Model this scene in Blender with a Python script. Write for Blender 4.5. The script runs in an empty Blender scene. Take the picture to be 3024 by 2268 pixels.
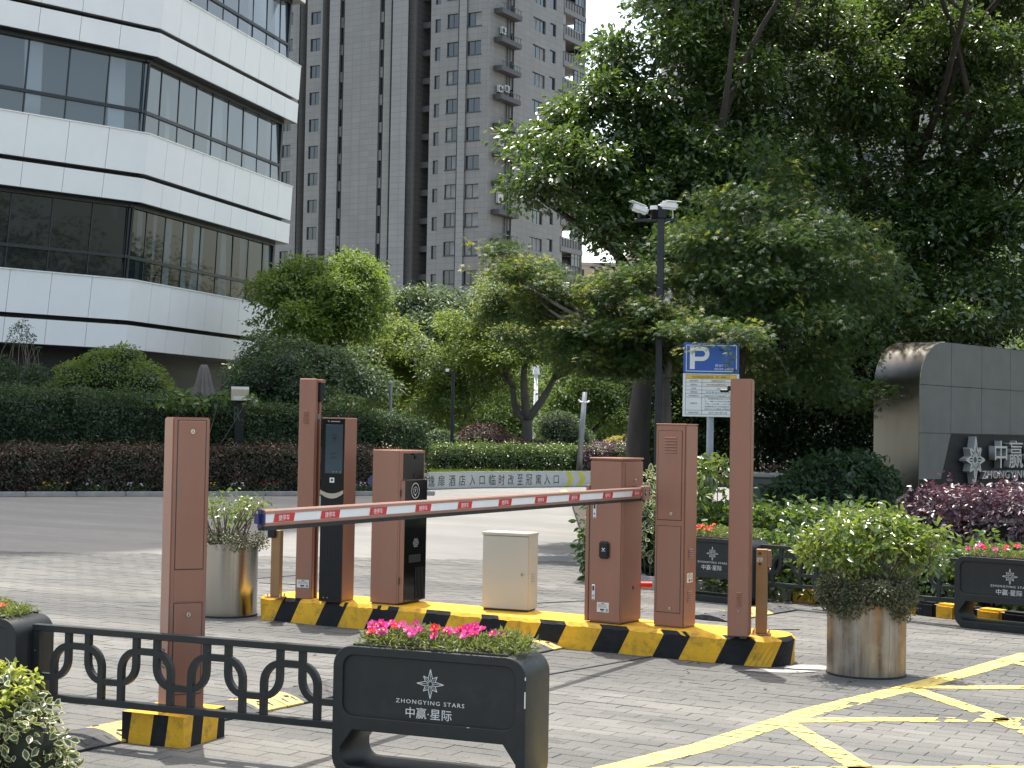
import bpy, bmesh, math, random
import numpy as np
from mathutils import Vector, Matrix
R_ = math.radians
SC = bpy.context.scene
COL = SC.collection
rng = np.random.default_rng(7)
random.seed(7)

# ------------------------------------------------------------------ camera
FPX, CAMH, PITCH, ROLL = 4600.0, 1.45, math.atan(138 / 4600.0), 0.018
fwd = Vector((0, math.cos(PITCH), math.sin(PITCH)))
up0 = Vector((1, 0, 0)).cross(fwd)
rgt = Vector((1, 0, 0)) * math.cos(ROLL) + up0 * math.sin(ROLL)
upv = rgt.cross(fwd)
cam_d = bpy.data.cameras.new("camera")
cam = bpy.data.objects.new("camera", cam_d)
COL.objects.link(cam)
cam_d.sensor_width = 36.0
cam_d.lens = 36.0 * FPX / 3024.0
cam_d.clip_start = 0.1
cam_d.clip_end = 3000
cam.matrix_world = Matrix(((rgt.x, upv.x, -fwd.x, 0), (rgt.y, upv.y, -fwd.y, 0), (rgt.z, upv.z, -fwd.z, CAMH), (0, 0, 0, 1)))
SC.camera = cam

# ------------------------------------------------------------------ sky, sun, exposure
SUN_EL = R_(72)
SH = Vector((0.22, -0.975, 0)).normalized()          # the way shadows fall on the ground
sun_dir = Vector((-SH.x * math.cos(SUN_EL), -SH.y * math.cos(SUN_EL), math.sin(SUN_EL)))
world = bpy.data.worlds.new("World")
SC.world = world
world.use_nodes = True
wn = world.node_tree
for n in list(wn.nodes):
    wn.nodes.remove(n)
sky = wn.nodes.new("ShaderNodeTexSky")
sky.sky_type = 'NISHITA'
sky.sun_disc = False
sky.sun_elevation = SUN_EL
sky.sun_rotation = math.atan2(sun_dir.x, sun_dir.y)
sky.air_density = 1.0
sky.dust_density = 3.0
sky.ozone_density = 0.0
bg = wn.nodes.new("ShaderNodeBackground")
bg.inputs[1].default_value = 0.15
wo = wn.nodes.new("ShaderNodeOutputWorld")
tint = wn.nodes.new("ShaderNodeMix")               # city haze takes some blue out of the whole sky
tint.data_type = 'RGBA'
tint.blend_type = 'MULTIPLY'
tint.inputs[0].default_value = 1.0
tint.inputs[7].default_value = (1.07, 1.0, .87, 1)
wn.links.new(sky.outputs[0], tint.inputs[6])
wn.links.new(tint.outputs[2], bg.inputs[0])
wn.links.new(bg.outputs[0], wo.inputs[0])
sl = bpy.data.lights.new("sun", 'SUN')
sl.energy = 2.7
sl.angle = R_(0.5)
sl.color = (1.0, 0.96, 0.90)
so = bpy.data.objects.new("sun", sl)
COL.objects.link(so)
so.rotation_euler = sun_dir.to_track_quat('Z', 'Y').to_euler()
so.location = (0, 0, 60)
SC.view_settings.view_transform = 'Standard'
SC.view_settings.look = 'None'
SC.view_settings.gamma = 1.0
SC.view_settings.exposure = 1.52
SC.view_settings.use_curve_mapping = False
SC.cycles.max_bounces = 8
SC.cycles.transparent_max_bounces = 8
SC.cycles.caustics_reflective = False
SC.cycles.caustics_refractive = False
SC.cycles.use_denoising = True

# ------------------------------------------------------------------ measuring helpers: a point measured on the photo -> a place in the world
def ray(x, y):
    return fwd + rgt * ((x - 1512) / FPX) - upv * ((y - 1134) / FPX)
def P(x, y, z=0.0):
    d = ray(x, y)
    t = (z - CAMH) / d.z
    return Vector((0, 0, CAMH)) + d * t
def D(x, y, dep):
    d = ray(x, y)
    return Vector((0, 0, CAMH)) + d * (dep / d.y)

# ------------------------------------------------------------------ materials
def new_mat(name):
    m = bpy.data.materials.new(name)
    m.use_nodes = True
    nt = m.node_tree
    for n in list(nt.nodes):
        nt.nodes.remove(n)
    out = nt.nodes.new("ShaderNodeOutputMaterial")
    return m, nt, out
def N(nt, t, **kw):
    n = nt.nodes.new(t)
    for k, v in kw.items():
        if isinstance(k, str) and k.startswith("i_"):
            n.inputs[int(k[2:])].default_value = v
        else:
            setattr(n, k, v)
    return n
def c4(c):
    return (c[0], c[1], c[2], 1.0)
def mixc(nt, fac, a, b, bt='MIX'):
    n = nt.nodes.new("ShaderNodeMix")
    n.data_type = 'RGBA'
    n.blend_type = bt
    for s, v in ((0, fac), (6, a), (7, b)):
        if hasattr(v, "links") or hasattr(v, "is_linked"):
            nt.links.new(v, n.inputs[s])
        else:
            n.inputs[s].default_value = v if s == 0 else c4(v)
    return n.outputs[2]
def noise(nt, vec, scale, detail=4, rough=.6):
    n = N(nt, "ShaderNodeTexNoise")
    n.inputs["Scale"].default_value = scale
    n.inputs["Detail"].default_value = detail
    n.inputs["Roughness"].default_value = rough
    if vec is not None:
        nt.links.new(vec, n.inputs["Vector"])
    return n.outputs[0]
def ramp(nt, fac, a, b):
    n = N(nt, "ShaderNodeMapRange")
    n.inputs[1].default_value = a
    n.inputs[2].default_value = b
    nt.links.new(fac, n.inputs[0])
    return n.outputs[0]
def scalevec(nt, vec, s):
    n = N(nt, "ShaderNodeMapping")
    n.inputs["Scale"].default_value = s
    nt.links.new(vec, n.inputs["Vector"])
    return n.outputs[0]
def pm(name, col, rough=.5, metal=0., var=.12, scale=6., bump=0., bscale=60., spec=.5, dirt=None, dirt_amt=.0, stretch=None, coat=0., fine=0.):
    m, nt, out = new_mat(name)
    p = N(nt, "ShaderNodeBsdfPrincipled")
    tc = N(nt, "ShaderNodeTexCoord")
    v = tc.outputs["Object"]
    if stretch:
        v = scalevec(nt, v, stretch)
    nz = noise(nt, v, scale)
    c = mixc(nt, ramp(nt, nz, .3, .7), tuple(max(0, x * (1 - var)) for x in col), tuple(min(1, x * (1 + var)) for x in col))
    if fine:
        nf = noise(nt, tc.outputs["Object"], 260, 2)
        c = mixc(nt, ramp(nt, nf, .35, .65), c, tuple(min(1, x * (1 + fine)) for x in col), 'MIX') if False else mixc(nt, fine, c, mixc(nt, ramp(nt, nf, .3, .7), tuple(x * .55 for x in col), tuple(min(1, x * 1.5) for x in col)))
    if dirt:
        nd = noise(nt, v, scale * 2.3, 6, .7)
        c = mixc(nt, mulv(nt, ramp(nt, nd, .5, .75), dirt_amt), c, dirt)
    nt.links.new(c, p.inputs["Base Color"])
    p.inputs["Roughness"].default_value = rough
    p.inputs["Metallic"].default_value = metal
    p.inputs["Specular IOR Level"].default_value = spec
    p.inputs["Coat Weight"].default_value = coat
    if rough > .12:
        nr = noise(nt, v, scale * 1.7)
        mr = N(nt, "ShaderNodeMapRange")
        mr.inputs[3].default_value = max(.03, rough - .1)
        mr.inputs[4].default_value = min(1, rough + .12)
        nt.links.new(nr, mr.inputs[0])
        nt.links.new(mr.outputs[0], p.inputs["Roughness"])
    if bump:
        b = N(nt, "ShaderNodeBump")
        b.inputs["Strength"].default_value = bump
        b.inputs["Distance"].default_value = .01
        nt.links.new(noise(nt, tc.outputs["Object"], bscale, 5), b.inputs["Height"])
        nt.links.new(b.outputs[0], p.inputs["Normal"])
    nt.links.new(p.outputs[0], out.inputs[0])
    return m
def mulv(nt, a, k):
    n = N(nt, "ShaderNodeMath", operation='MULTIPLY')
    nt.links.new(a, n.inputs[0])
    if isinstance(k, (int, float)):
        n.inputs[1].default_value = k
    else:
        nt.links.new(k, n.inputs[1])
    return n.outputs[0]
def leafmat(name, cols, trans=.35, rough=.42, tcol=None, clump=.6, spec=.5):
    """leaf: colour differs from leaf to leaf and from spray to spray; thin, lets light through"""
    m, nt, out = new_mat(name)
    g = N(nt, "ShaderNodeNewGeometry")
    cr = N(nt, "ShaderNodeValToRGB")
    els = cr.color_ramp.elements
    while len(els) < len(cols):
        els.new(.5)
    for i, c in enumerate(cols):
        els[i].position = i / (len(cols) - 1)
        els[i].color = c4(c)
    a = N(nt, "ShaderNodeMath", operation='MULTIPLY')
    a.inputs[1].default_value = .6
    nt.links.new(g.outputs["Random Per Island"], a.inputs[0])
    nz = noise(nt, g.outputs["Position"], clump, 3)
    b = N(nt, "ShaderNodeMath", operation='ADD')
    nt.links.new(a.outputs[0], b.inputs[0])
    nt.links.new(mulv(nt, ramp(nt, nz, .35, .65), .4), b.inputs[1])
    nt.links.new(b.outputs[0], cr.inputs[0])
    p = N(nt, "ShaderNodeBsdfPrincipled")
    p.inputs["Roughness"].default_value = rough
    p.inputs["Specular IOR Level"].default_value = spec
    nt.links.new(cr.outputs[0], p.inputs["Base Color"])
    t = N(nt, "ShaderNodeBsdfTranslucent")
    tc_ = mixc(nt, .75, cr.outputs[0], tcol or tuple(min(1, x * y) for x, y in zip(cols[-1], (2.1, 2.2, .8))))
    nt.links.new(tc_, t.inputs[0])
    mx = N(nt, "ShaderNodeMixShader")
    mx.inputs[0].default_value = trans
    nt.links.new(p.outputs[0], mx.inputs[1])
    nt.links.new(t.outputs[0], mx.inputs[2])
    nt.links.new(mx.outputs[0], out.inputs[0])
    return m
M = {}
M['copper'] = pm("copper paint", (.275, .128, .086), .40, .22, .09, 5, .03, 300, .5, fine=.12, stretch=(1, 1, .16), dirt=(.19, .135, .105), dirt_amt=.6)
M['copper_reflect_yel'] = pm("bronze paint", (.27, .155, .07), .38, .4, .1, 5)
M['copper_in'] = pm("copper inner", (.16, .08, .06), .5, .2, .1, 5)
M['dark_slot'] = pm("slot lining", (.03, .026, .024), .6)
M['cream'] = pm("cream enamel", (.46, .43, .36), .45, 0, .04, 3, .04, 200, dirt=(.4, .36, .3), dirt_amt=.25)
M['yellow'] = pm("yellow road paint", (.70, .38, .010), .55, 0, .16, 5, .3, 45, dirt=(.12, .085, .035), dirt_amt=.9)
M['black'] = pm("black road paint", (.009, .010, .012), .65, 0, .25, 7, .25, 45, spec=.25, dirt=(.04, .038, .035), dirt_amt=.4)
M['line'] = pm("yellow line paint", (.70, .52, .13), .65, 0, .18, 3, .2, 80, dirt=(.36, .27, .12), dirt_amt=.6)
M['kerbgrey'] = pm("kerb granite", (.30, .29, .28), .8, 0, .2, 5, .3, 50)
M['fence'] = pm("grey fence enamel", (.011, .0145, .015), .5, 0, .12, 4, .05, 120, spec=.4, dirt=(.05, .05, .048), dirt_amt=.3)
M['silver'] = pm("silver letter", (.62, .64, .65), .35, .3, .06, 8)
M['steel_dull'] = pm("dull brushed steel", (.21, .2, .18), .30, 1., .12, 2.2, stretch=(1, 1, .2))
M['steel'] = pm("brushed steel", (.33, .32, .30), .2, 1., .1, 2.2, stretch=(1, 1, .12))
M['letter_dull'] = pm("dull letter metal", (.40, .41, .40), .4, .3, .08, 8)
M['steel_stain'] = None
M['lock'] = pm("lock metal", (.55, .5, .45), .25, 1.)
M['lockhole'] = pm("lock slot", (.02, .02, .02), .5)
M['label'] = pm("paper label", (.66, .63, .56), .6, 0, .06, 20)
M['ink'] = pm("ink", (.03, .03, .035), .6)
M['blackglass'] = pm("black glass", (.004, .005, .006), .08, 0, .02, 3, spec=.22)
M['blackplastic'] = pm("black plastic", (.008, .010, .012), .38, 0, .1, 6, spec=.3)
M['screen'] = pm("display glass", (.018, .045, .062), .1, 0, .25, 1.2)
M['screenmark'] = pm("display mark", (.012, .024, .032), .12)
M['boomwhite'] = pm("reflective white", (.72, .73, .73), .4, 0, .04, 10)
M['boomred'] = pm("reflective red", (.52, .012, .018), .4, 0, .06, 10)
M['boomal'] = pm("boom copper", (.33, .19, .15), .38, .35, .06, 6)
M['navy'] = pm("navy plastic", (.018, .025, .10), .35)
M['rubber'] = pm("black rubber", (.016, .016, .016), .75, 0, .3, 9, .3, 60)
M['hump_black'] = pm("hump rubber", (.035, .036, .037), .7, 0, .3, 8, .4, 90, dirt=(.15, .145, .135), dirt_amt=.8)
M['hump_yellow'] = pm("hump yellow", (.50, .35, .10), .65, 0, .15, 8, .3, 90, dirt=(.4, .3, .14), dirt_amt=.6)
M['signblue'] = pm("sign blue", (.012, .085, .36), .4, 0, .05, 4)
M['signwhite'] = pm("sign white", (.66, .67, .66), .45, 0, .03, 5)
M['signyellow'] = pm("sign yellow", (.62, .40, .06), .5)
M['galv'] = pm("galvanised pole", (.22, .235, .25), .45, .4, .15, 5)
M['blackpole'] = pm("black pole", (.008, .011, .018), .5)
M['camwhite'] = pm("camera shell", (.70, .70, .68), .35, 0, .04, 8)
M['stone'] = pm("sign stone", (.100, .104, .090), .6, 0, .14, 3, .08, 80, fine=.15)
M['plate'] = pm("dark plate", (.008, .009, .011), .5, spec=.15)
M['panelwhite'] = pm("white panel", (.86, .845, .81), .5, 0, .035, .8, fine=.05)
M['backing'] = pm("joint backing", (.26, .26, .26), .8)
M['bandslot'] = pm("band slot", (.012, .013, .015), .5)
M['mullion'] = pm("dark mullion", (.022, .026, .03), .35, .3)
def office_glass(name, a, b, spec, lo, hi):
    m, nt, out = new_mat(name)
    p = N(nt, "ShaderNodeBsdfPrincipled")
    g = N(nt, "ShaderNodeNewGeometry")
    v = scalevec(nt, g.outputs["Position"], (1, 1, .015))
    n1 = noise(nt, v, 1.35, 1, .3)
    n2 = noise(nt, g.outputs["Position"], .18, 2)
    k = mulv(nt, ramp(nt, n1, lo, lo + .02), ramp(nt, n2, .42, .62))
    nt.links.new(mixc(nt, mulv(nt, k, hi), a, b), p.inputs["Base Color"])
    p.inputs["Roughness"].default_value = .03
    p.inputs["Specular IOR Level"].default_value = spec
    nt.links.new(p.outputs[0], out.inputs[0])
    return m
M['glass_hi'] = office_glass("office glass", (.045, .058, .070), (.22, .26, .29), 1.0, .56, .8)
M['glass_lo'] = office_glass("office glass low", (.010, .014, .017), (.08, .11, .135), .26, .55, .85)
M['glass_ground'] = pm("ground floor glass", (.008, .010, .012), .06, 0, .3, .35, spec=.2)
M['winframe'] = pm("window frame", (.032, .035, .04), .4, .2)
M['winglass'] = pm("window glass", (.028, .034, .042), .06, 0, .5, .25, spec=.9)
M['curtain'] = pm("pale curtain", (.22, .225, .22), .7, 0, .2, 1.5)
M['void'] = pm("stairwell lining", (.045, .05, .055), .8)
M['concrete'] = pm("concrete", (.33, .32, .30), .85, 0, .15, 2, .2, 30)
M['tan'] = pm("tan render", (.44, .33, .25), .8, 0, .1, .15)
M['acwhite'] = pm("air conditioner shell", (.55, .55, .53), .5)
M['bark'] = pm("dark bark", (.045, .038, .032), .9, 0, .35, 6, .6, 25, stretch=(1, 1, .25))
M['bark_grey'] = pm("grey bark", (.10, .09, .078), .9, 0, .3, 6, .6, 25, stretch=(1, 1, .25))
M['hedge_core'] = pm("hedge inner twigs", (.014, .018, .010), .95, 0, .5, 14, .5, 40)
M['twig'] = pm("shrub twig", (.16, .125, .095), .85, 0, .3, 10)
M['soil'] = pm("soil", (.045, .034, .025), .95, 0, .4, 8, .6, 20)
M['canvas'] = pm("taupe canvas", (.22, .19, .165), .85, 0, .12, 3)
M['lampwhite'] = pm("lamp head", (.75, .76, .76), .35)
M['redcap'] = pm("red plastic", (.55, .02, .015), .4)
M['greenpaint'] = pm("green letter", (.03, .065, .028), .5)
M['banner'] = pm("banner film", (.43, .45, .455), .5, 0, .06, 1.0)
M['chevron'] = pm("chevron yellow", (.50, .47, .03), .5)
M['tar'] = pm("joint sealant", (.05, .05, .05), .7)
# copper cylinder steel with rust streaks
def steel_stained():
    m, nt, out = new_mat("stained steel")
    p = N(nt, "ShaderNodeBsdfPrincipled")
    tc = N(nt, "ShaderNodeTexCoord")
    v = scalevec(nt, tc.outputs["Object"], (1, 1, .06))
    n1 = noise(nt, v, 16, 5, .65)
    n2 = noise(nt, v, 7, 3)
    n3 = noise(nt, tc.outputs["Object"], 9, 4)
    c = mixc(nt, ramp(nt, n1, .35, .7), (.33, .305, .27), (.12, .085, .055))
    c = mixc(nt, mulv(nt, ramp(nt, n2, .52, .68), .75), c, (.30, .15, .05))
    c = mixc(nt, mulv(nt, ramp(nt, n3, .5, .7), .25), c, (.5, .48, .44))
    nt.links.new(c, p.inputs["Base Color"])
    p.inputs["Metallic"].default_value = .75
    mr = N(nt, "ShaderNodeMapRange")
    mr.inputs[3].default_value = .28
    mr.inputs[4].default_value = .6
    nt.links.new(n1, mr.inputs[0])
    nt.links.new(mr.outputs[0], p.inputs["Roughness"])
    nt.links.new(p.outputs[0], out.inputs[0])
    return m
M['steel_stain'] = steel_stained()
ISL_A = R_(-29.0)
UX = Vector((math.cos(ISL_A), math.sin(ISL_A), 0))
UY = Vector((-math.sin(ISL_A), math.cos(ISL_A), 0))
def paver_mat(name, src):
    m, nt, out = new_mat(name)
    p = N(nt, "ShaderNodeBsdfPrincipled")
    g = N(nt, "ShaderNodeNewGeometry")
    mp = N(nt, "ShaderNodeMapping")
    mp.inputs["Rotation"].default_value = (0, 0, -ISL_A)
    nt.links.new(g.outputs["Position"], mp.inputs["Vector"])
    loc = mp.outputs[0]
    streak = noise(nt, scalevec(nt, loc, (.25, 1.1, 1)), 1.6, 5, .6)
    patch = noise(nt, loc, .55, 3)
    fine_ = noise(nt, loc, 90, 3)
    if src == 'object':
        oi = N(nt, "ShaderNodeObjectInfo")
        rnd = oi.outputs["Random"]
    elif src == 'island':
        rnd = g.outputs["Random Per Island"]
    else:
        bt = N(nt, "ShaderNodeTexBrick")
        bt.inputs["Color1"].default_value = (0, 0, 0, 1)
        bt.inputs["Color2"].default_value = (1, 1, 1, 1)
        bt.inputs["Mortar"].default_value = (.0, .0, .0, 1)
        bt.inputs["Scale"].default_value = 1
        bt.inputs["Mortar Size"].default_value = .003
        bt.inputs["Brick Width"].default_value = .2
        bt.inputs["Row Height"].default_value = .1
        nt.links.new(loc, bt.inputs["Vector"])
        rnd = bt.outputs["Color"]
    lane = noise(nt, scalevec(nt, loc, (.07, .75, 1)), 1.0, 4, .6)
    c = mixc(nt, rnd, (.054, .055, .053), (.150, .148, .137))
    c = mixc(nt, ramp(nt, streak, .36, .64), mixc(nt, .5, c, (.064, .067, .066)), mixc(nt, .55, c, (.185, .180, .158)))
    c = mixc(nt, mulv(nt, ramp(nt, lane, .46, .60), .68), c, (.042, .044, .044))
    c = mixc(nt, mulv(nt, ramp(nt, patch, .5, .66), .45), c, (.040, .042, .042))
    c = mixc(nt, .28, c, mixc(nt, ramp(nt, fine_, .3, .7), (.06, .062, .06), (.25, .245, .225)))
    spot = noise(nt, loc, 3.1, 3, .5)
    c = mixc(nt, mulv(nt, ramp(nt, spot, .66, .72), .5), c, (.035, .036, .036))
    if src == 'brick':
        c = mixc(nt, .36, c, (.30, .295, .278))  # same paving farther off; middle-distance glare mixed in as a paler colour
    nt.links.new(c, p.inputs["Base Color"])
    p.inputs["Roughness"].default_value = .85
    p.inputs["Specular IOR Level"].default_value = .35
    b = N(nt, "ShaderNodeBump")
    b.inputs["Strength"].default_value = .25
    b.inputs["Distance"].default_value = .003
    nt.links.new(fine_, b.inputs["Height"])
    nt.links.new(b.outputs[0], p.inputs["Normal"])
    nt.links.new(p.outputs[0], out.inputs[0])
    return m
M['paver'] = paver_mat("paver", 'object')
M['paver_field'] = paver_mat("paver field", 'island')
M['paving_far'] = paver_mat("far paving", 'brick')
def tower_mat(name, a, b, mort):
    m, nt, out = new_mat(name)
    p = N(nt, "ShaderNodeBsdfPrincipled")
    uv = N(nt, "ShaderNodeUVMap")
    bt = N(nt, "ShaderNodeTexBrick")
    bt.offset = 0.0
    bt.inputs["Color1"].default_value = c4(a)
    bt.inputs["Color2"].default_value = c4(b)
    bt.inputs["Mortar"].default_value = c4(mort)
    bt.inputs["Scale"].default_value = 1
    bt.inputs["Mortar Size"].default_value = .035
    bt.inputs["Brick Width"].default_value = 1.15
    bt.inputs["Row Height"].default_value = .62
    nt.links.new(uv.outputs[0], bt.inputs["Vector"])
    nz = noise(nt, uv.outputs[0], .25, 4)
    streak = noise(nt, scalevec(nt, uv.outputs[0], (1.2, .05, 1)), 1.0, 4)
    c = mixc(nt, mulv(nt, ramp(nt, nz, .4, .7), .35), bt.outputs[0], tuple(x * .72 for x in a))
    c = mixc(nt, mulv(nt, ramp(nt, streak, .5, .75), .25), c, tuple(min(1, x * 1.35) for x in b))
    nt.links.new(c, p.inputs["Base Color"])
    p.inputs["Roughness"].default_value = .6
    nt.links.new(p.outputs[0], out.inputs[0])
    return m
M['granite'] = tower_mat("tower granite", (.195, .193, .184), (.222, .219, .208), (.160, .160, .153))
M['granite_lt'] = tower_mat("tower granite light", (.225, .226, .22), (.25, .25, .243), (.175, .176, .172))
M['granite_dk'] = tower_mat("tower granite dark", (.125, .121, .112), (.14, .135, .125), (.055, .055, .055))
# leaves
M['lf_big'] = leafmat("big tree leaf", [(.018, .038, .014), (.030, .060, .019), (.048, .090, .024), (.08, .13, .032)], 0.32, 0.3, (.20, .32, .04), .9, .75)
M['lf_maple'] = leafmat("maple leaf", [(.015, .036, .014), (.026, .056, .019), (.040, .078, .024), (.060, .10, .03)], 0.26, 0.5, (.16, .27, .045), 1.1, spec=0.3)
M['lf_mid'] = leafmat("mid tree leaf", [(.044, .084, .018), (.072, .125, .022), (.115, .18, .03), (.17, .22, .038)], 0.5, 0.5, (.26, .36, .055), .5)
M['lf_yel'] = leafmat("young leaf", [(.06, .09, .02), (.10, .13, .025), (.15, .17, .03), (.2, .19, .035)], .45, .5, (.42, .46, .07), .7)
M['lf_grey'] = leafmat("grey green leaf", [(.035, .066, .034), (.055, .095, .045), (.08, .125, .055)], 0.34, 0.5, (.2, .28, .09), .5)
M['lf_wood'] = leafmat("wood leaf", [(.034, .066, .018), (.055, .10, .023), (.08, .13, .028)], 0.48, 0.55, (.2, .3, .05), .25)
M['lf_hedge'] = leafmat("hedge leaf", [(.018, .040, .018), (.030, .062, .024), (.048, .088, .03)], 0.24, 0.5, (.12, .2, .04), .8, .3)
M['lf_shade'] = leafmat("shaded leaf", [(.010, .022, .010), (.017, .036, .014), (.028, .052, .018)], .2, .6, (.1, .16, .03), .8, .12)  # leaf green darkened: the shade under the canopy is put into the colour
M['lf_red'] = leafmat("red hedge leaf", [(.024, .046, .020), (.040, .050, .024), (.070, .044, .030), (.095, .050, .036)], 0.22, .42, (.2, .1, .05), 2.0)
M['lf_green'] = leafmat("bright shrub leaf", [(.032, .062, .016), (.05, .092, .02), (.075, .13, .028)], .32, .3, (.24, .36, .05), 2.0, .6)
M['lf_plant'] = leafmat("glossy planter leaf", [(.042, .082, .015), (.07, .125, .02), (.12, .17, .03), (.17, .22, .045)], 0.34, 0.26, (.36, .46, .06), 3.0, .8)
M['lf_cover'] = leafmat("trailing leaf", [(.035, .055, .024), (.065, .088, .034), (.12, .11, .065), (.22, .18, .13)], 0.25, 0.4, (.2, .2, .07), 8.0)
M['lf_purple'] = leafmat("purple leaf", [(.060, .040, .050), (.105, .070, .084), (.165, .115, .135)], 0.22, 0.34, (.2, .05, .08), 2.0, .6)
M['lf_redmound'] = leafmat("maroon leaf", [(.03, .018, .014), (.055, .026, .02), (.075, .035, .026)], .25, .5, (.16, .06, .04), 1.0)
M['lf_yelshrub'] = leafmat("golden leaf", [(.22, .2, .03), (.34, .29, .05), (.42, .36, .08)], .4, .5, (.6, .5, .08), 1.0)
M['lf_var'] = leafmat("variegated green", [(.022, .045, .02), (.036, .066, .027), (.055, .092, .035)], .25, .3, (.2, .3, .06), 4.0, .6)
M['lf_varedge'] = leafmat("variegated edge", [(.42, .42, .22), (.52, .5, .27)], .3, .35, (.6, .6, .25), 4.0, .6)
M['lf_varyoung'] = leafmat("variegated young", [(.22, .28, .03), (.32, .36, .05)], .4, .35, (.6, .65, .08), 4.0, .6)
M['lf_moss'] = leafmat("flower foliage", [(.07, .11, .025), (.12, .16, .04), (.2, .22, .07)], .35, .45, (.34, .4, .08), 12.0)
M['lf_grass'] = leafmat("grass blade", [(.07, .13, .018), (.11, .18, .024), (.16, .23, .035)], .4, .5, (.36, .48, .05), 1.0)
def petal(name, c):
    return leafmat(name, [tuple(x * .75 for x in c), c], .35, .5, tuple(min(1, x * 1.2) for x in c), 10.)
M['pt_mag'] = petal("magenta petal", (.72, .03, .30))
M['pt_pink'] = petal("pink petal", (.78, .10, .42))
M['pt_red'] = petal("red petal", (.72, .02, .06))
M['pt_orange'] = petal("orange petal", (.80, .16, .06))
M['pt_yellow'] = petal("yellow petal", (.70, .5, .03))
M['pt_white'] = petal("white petal", (.62, .6, .66))
M['pt_dred'] = petal("dark red petal", (.35, .03, .05))
M['pt_eye'] = pm("flower eye", (.7, .55, .1), .6)

# ------------------------------------------------------------------ object helpers
TF = {}
def thing(name, label, cat, loc=(0, 0, 0), rz=0.0, group=None):
    o = bpy.data.objects.new(name, None)
    COL.objects.link(o)
    o.empty_display_size = .1
    o.location = loc
    o.rotation_euler = (0, 0, rz)
    tag(o, label, cat, group)
    TF[o.name] = (Vector(loc), rz)
    return o
def tag(o, label=None, cat=None, group=None, kind=None):
    if label: o['label'] = label
    if cat: o['category'] = cat
    if group: o['group'] = group
    if kind: o['kind'] = kind
    return o
def link(name, me, mats, parent=None, loc=(0, 0, 0), rot=(0, 0, 0), smooth=False):
    if mats is not None:
        if not isinstance(mats, (list, tuple)):
            mats = [mats]
        if not me.materials:
            for m in mats:
                me.materials.append(M[m] if isinstance(m, str) else m)
    o = bpy.data.objects.new(name, me)
    COL.objects.link(o)
    o.location = loc
    o.rotation_euler = rot
    if parent is not None:
        o.parent = parent
    if smooth and len(me.polygons):
        me.polygons.foreach_set("use_smooth", [True] * len(me.polygons))
    return o
def obj(name, bm, mats, parent=None, loc=(0, 0, 0), rot=(0, 0, 0), smooth=False, angle=None):
    me = bpy.data.meshes.new(name)
    bm.to_mesh(me)
    bm.free()
    o = link(name, me, mats, parent, loc, rot, smooth)
    if angle is not None:
        me.polygons.foreach_set("use_smooth", [True] * len(me.polygons))
        me.set_sharp_from_angle(angle=angle)
    return o
def pyobj(name, verts, faces, mats, parent=None, loc=(0, 0, 0), rot=(0, 0, 0), mi=None, smooth=False):
    me = bpy.data.meshes.new(name)
    me.from_pydata([tuple(v) for v in verts], [], faces)
    o = link(name, me, mats, parent, loc, rot, smooth)
    if mi is not None:
        me.polygons.foreach_set("material_index", mi)
    return o
def copy_tree(o, parent=None):
    c = o.copy()
    COL.objects.link(c)
    c.parent = parent
    for ch in [x for x in o.children]:
        copy_tree(ch, c)
    return c
def box(bm, x0, x1, y0, y1, z0, z1, bev=0., mi=0, seg=1):
    vs = [bm.verts.new(p) for p in ((x0, y0, z0), (x1, y0, z0), (x1, y1, z0), (x0, y1, z0), (x0, y0, z1), (x1, y0, z1), (x1, y1, z1), (x0, y1, z1))]
    fs = [bm.faces.new([vs[i] for i in f]) for f in ((0, 3, 2, 1), (4, 5, 6, 7), (0, 1, 5, 4), (1, 2, 6, 5), (2, 3, 7, 6), (3, 0, 4, 7))]
    for f in fs:
        f.material_index = mi
    if bev:
        es = set()
        for f in fs:
            es.update(f.edges)
        bmesh.ops.bevel(bm, geom=list(es), offset=bev, segments=seg, affect='EDGES', clamp_overlap=True)
    return bm
def BX(x0, x1, y0, y1, z0, z1, bev=0., seg=1):
    return box(bmesh.new(), x0, x1, y0, y1, z0, z1, bev, 0, seg)
def cyl(bm, p0, p1, r0, r1=None, n=16, cap=True, mi=0):
    p0, p1 = Vector(p0), Vector(p1)
    r1 = r0 if r1 is None else r1
    ax = (p1 - p0).normalized()
    a = ax.orthogonal().normalized()
    b = ax.cross(a)
    A = [bm.verts.new(p0 + (a * math.cos(t) + b * math.sin(t)) * r0) for t in [2 * math.pi * i / n for i in range(n)]]
    B = [bm.verts.new(p1 + (a * math.cos(t) + b * math.sin(t)) * r1) for t in [2 * math.pi * i / n for i in range(n)]]
    for i in range(n):
        f = bm.faces.new((A[i], A[(i + 1) % n], B[(i + 1) % n], B[i]))
        f.material_index = mi
    if cap:
        bm.faces.new(A[::-1]).material_index = mi
        bm.faces.new(B).material_index = mi
    return bm
def CY(p0, p1, r0, r1=None, n=16):
    return cyl(bmesh.new(), p0, p1, r0, r1, n)
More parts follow.
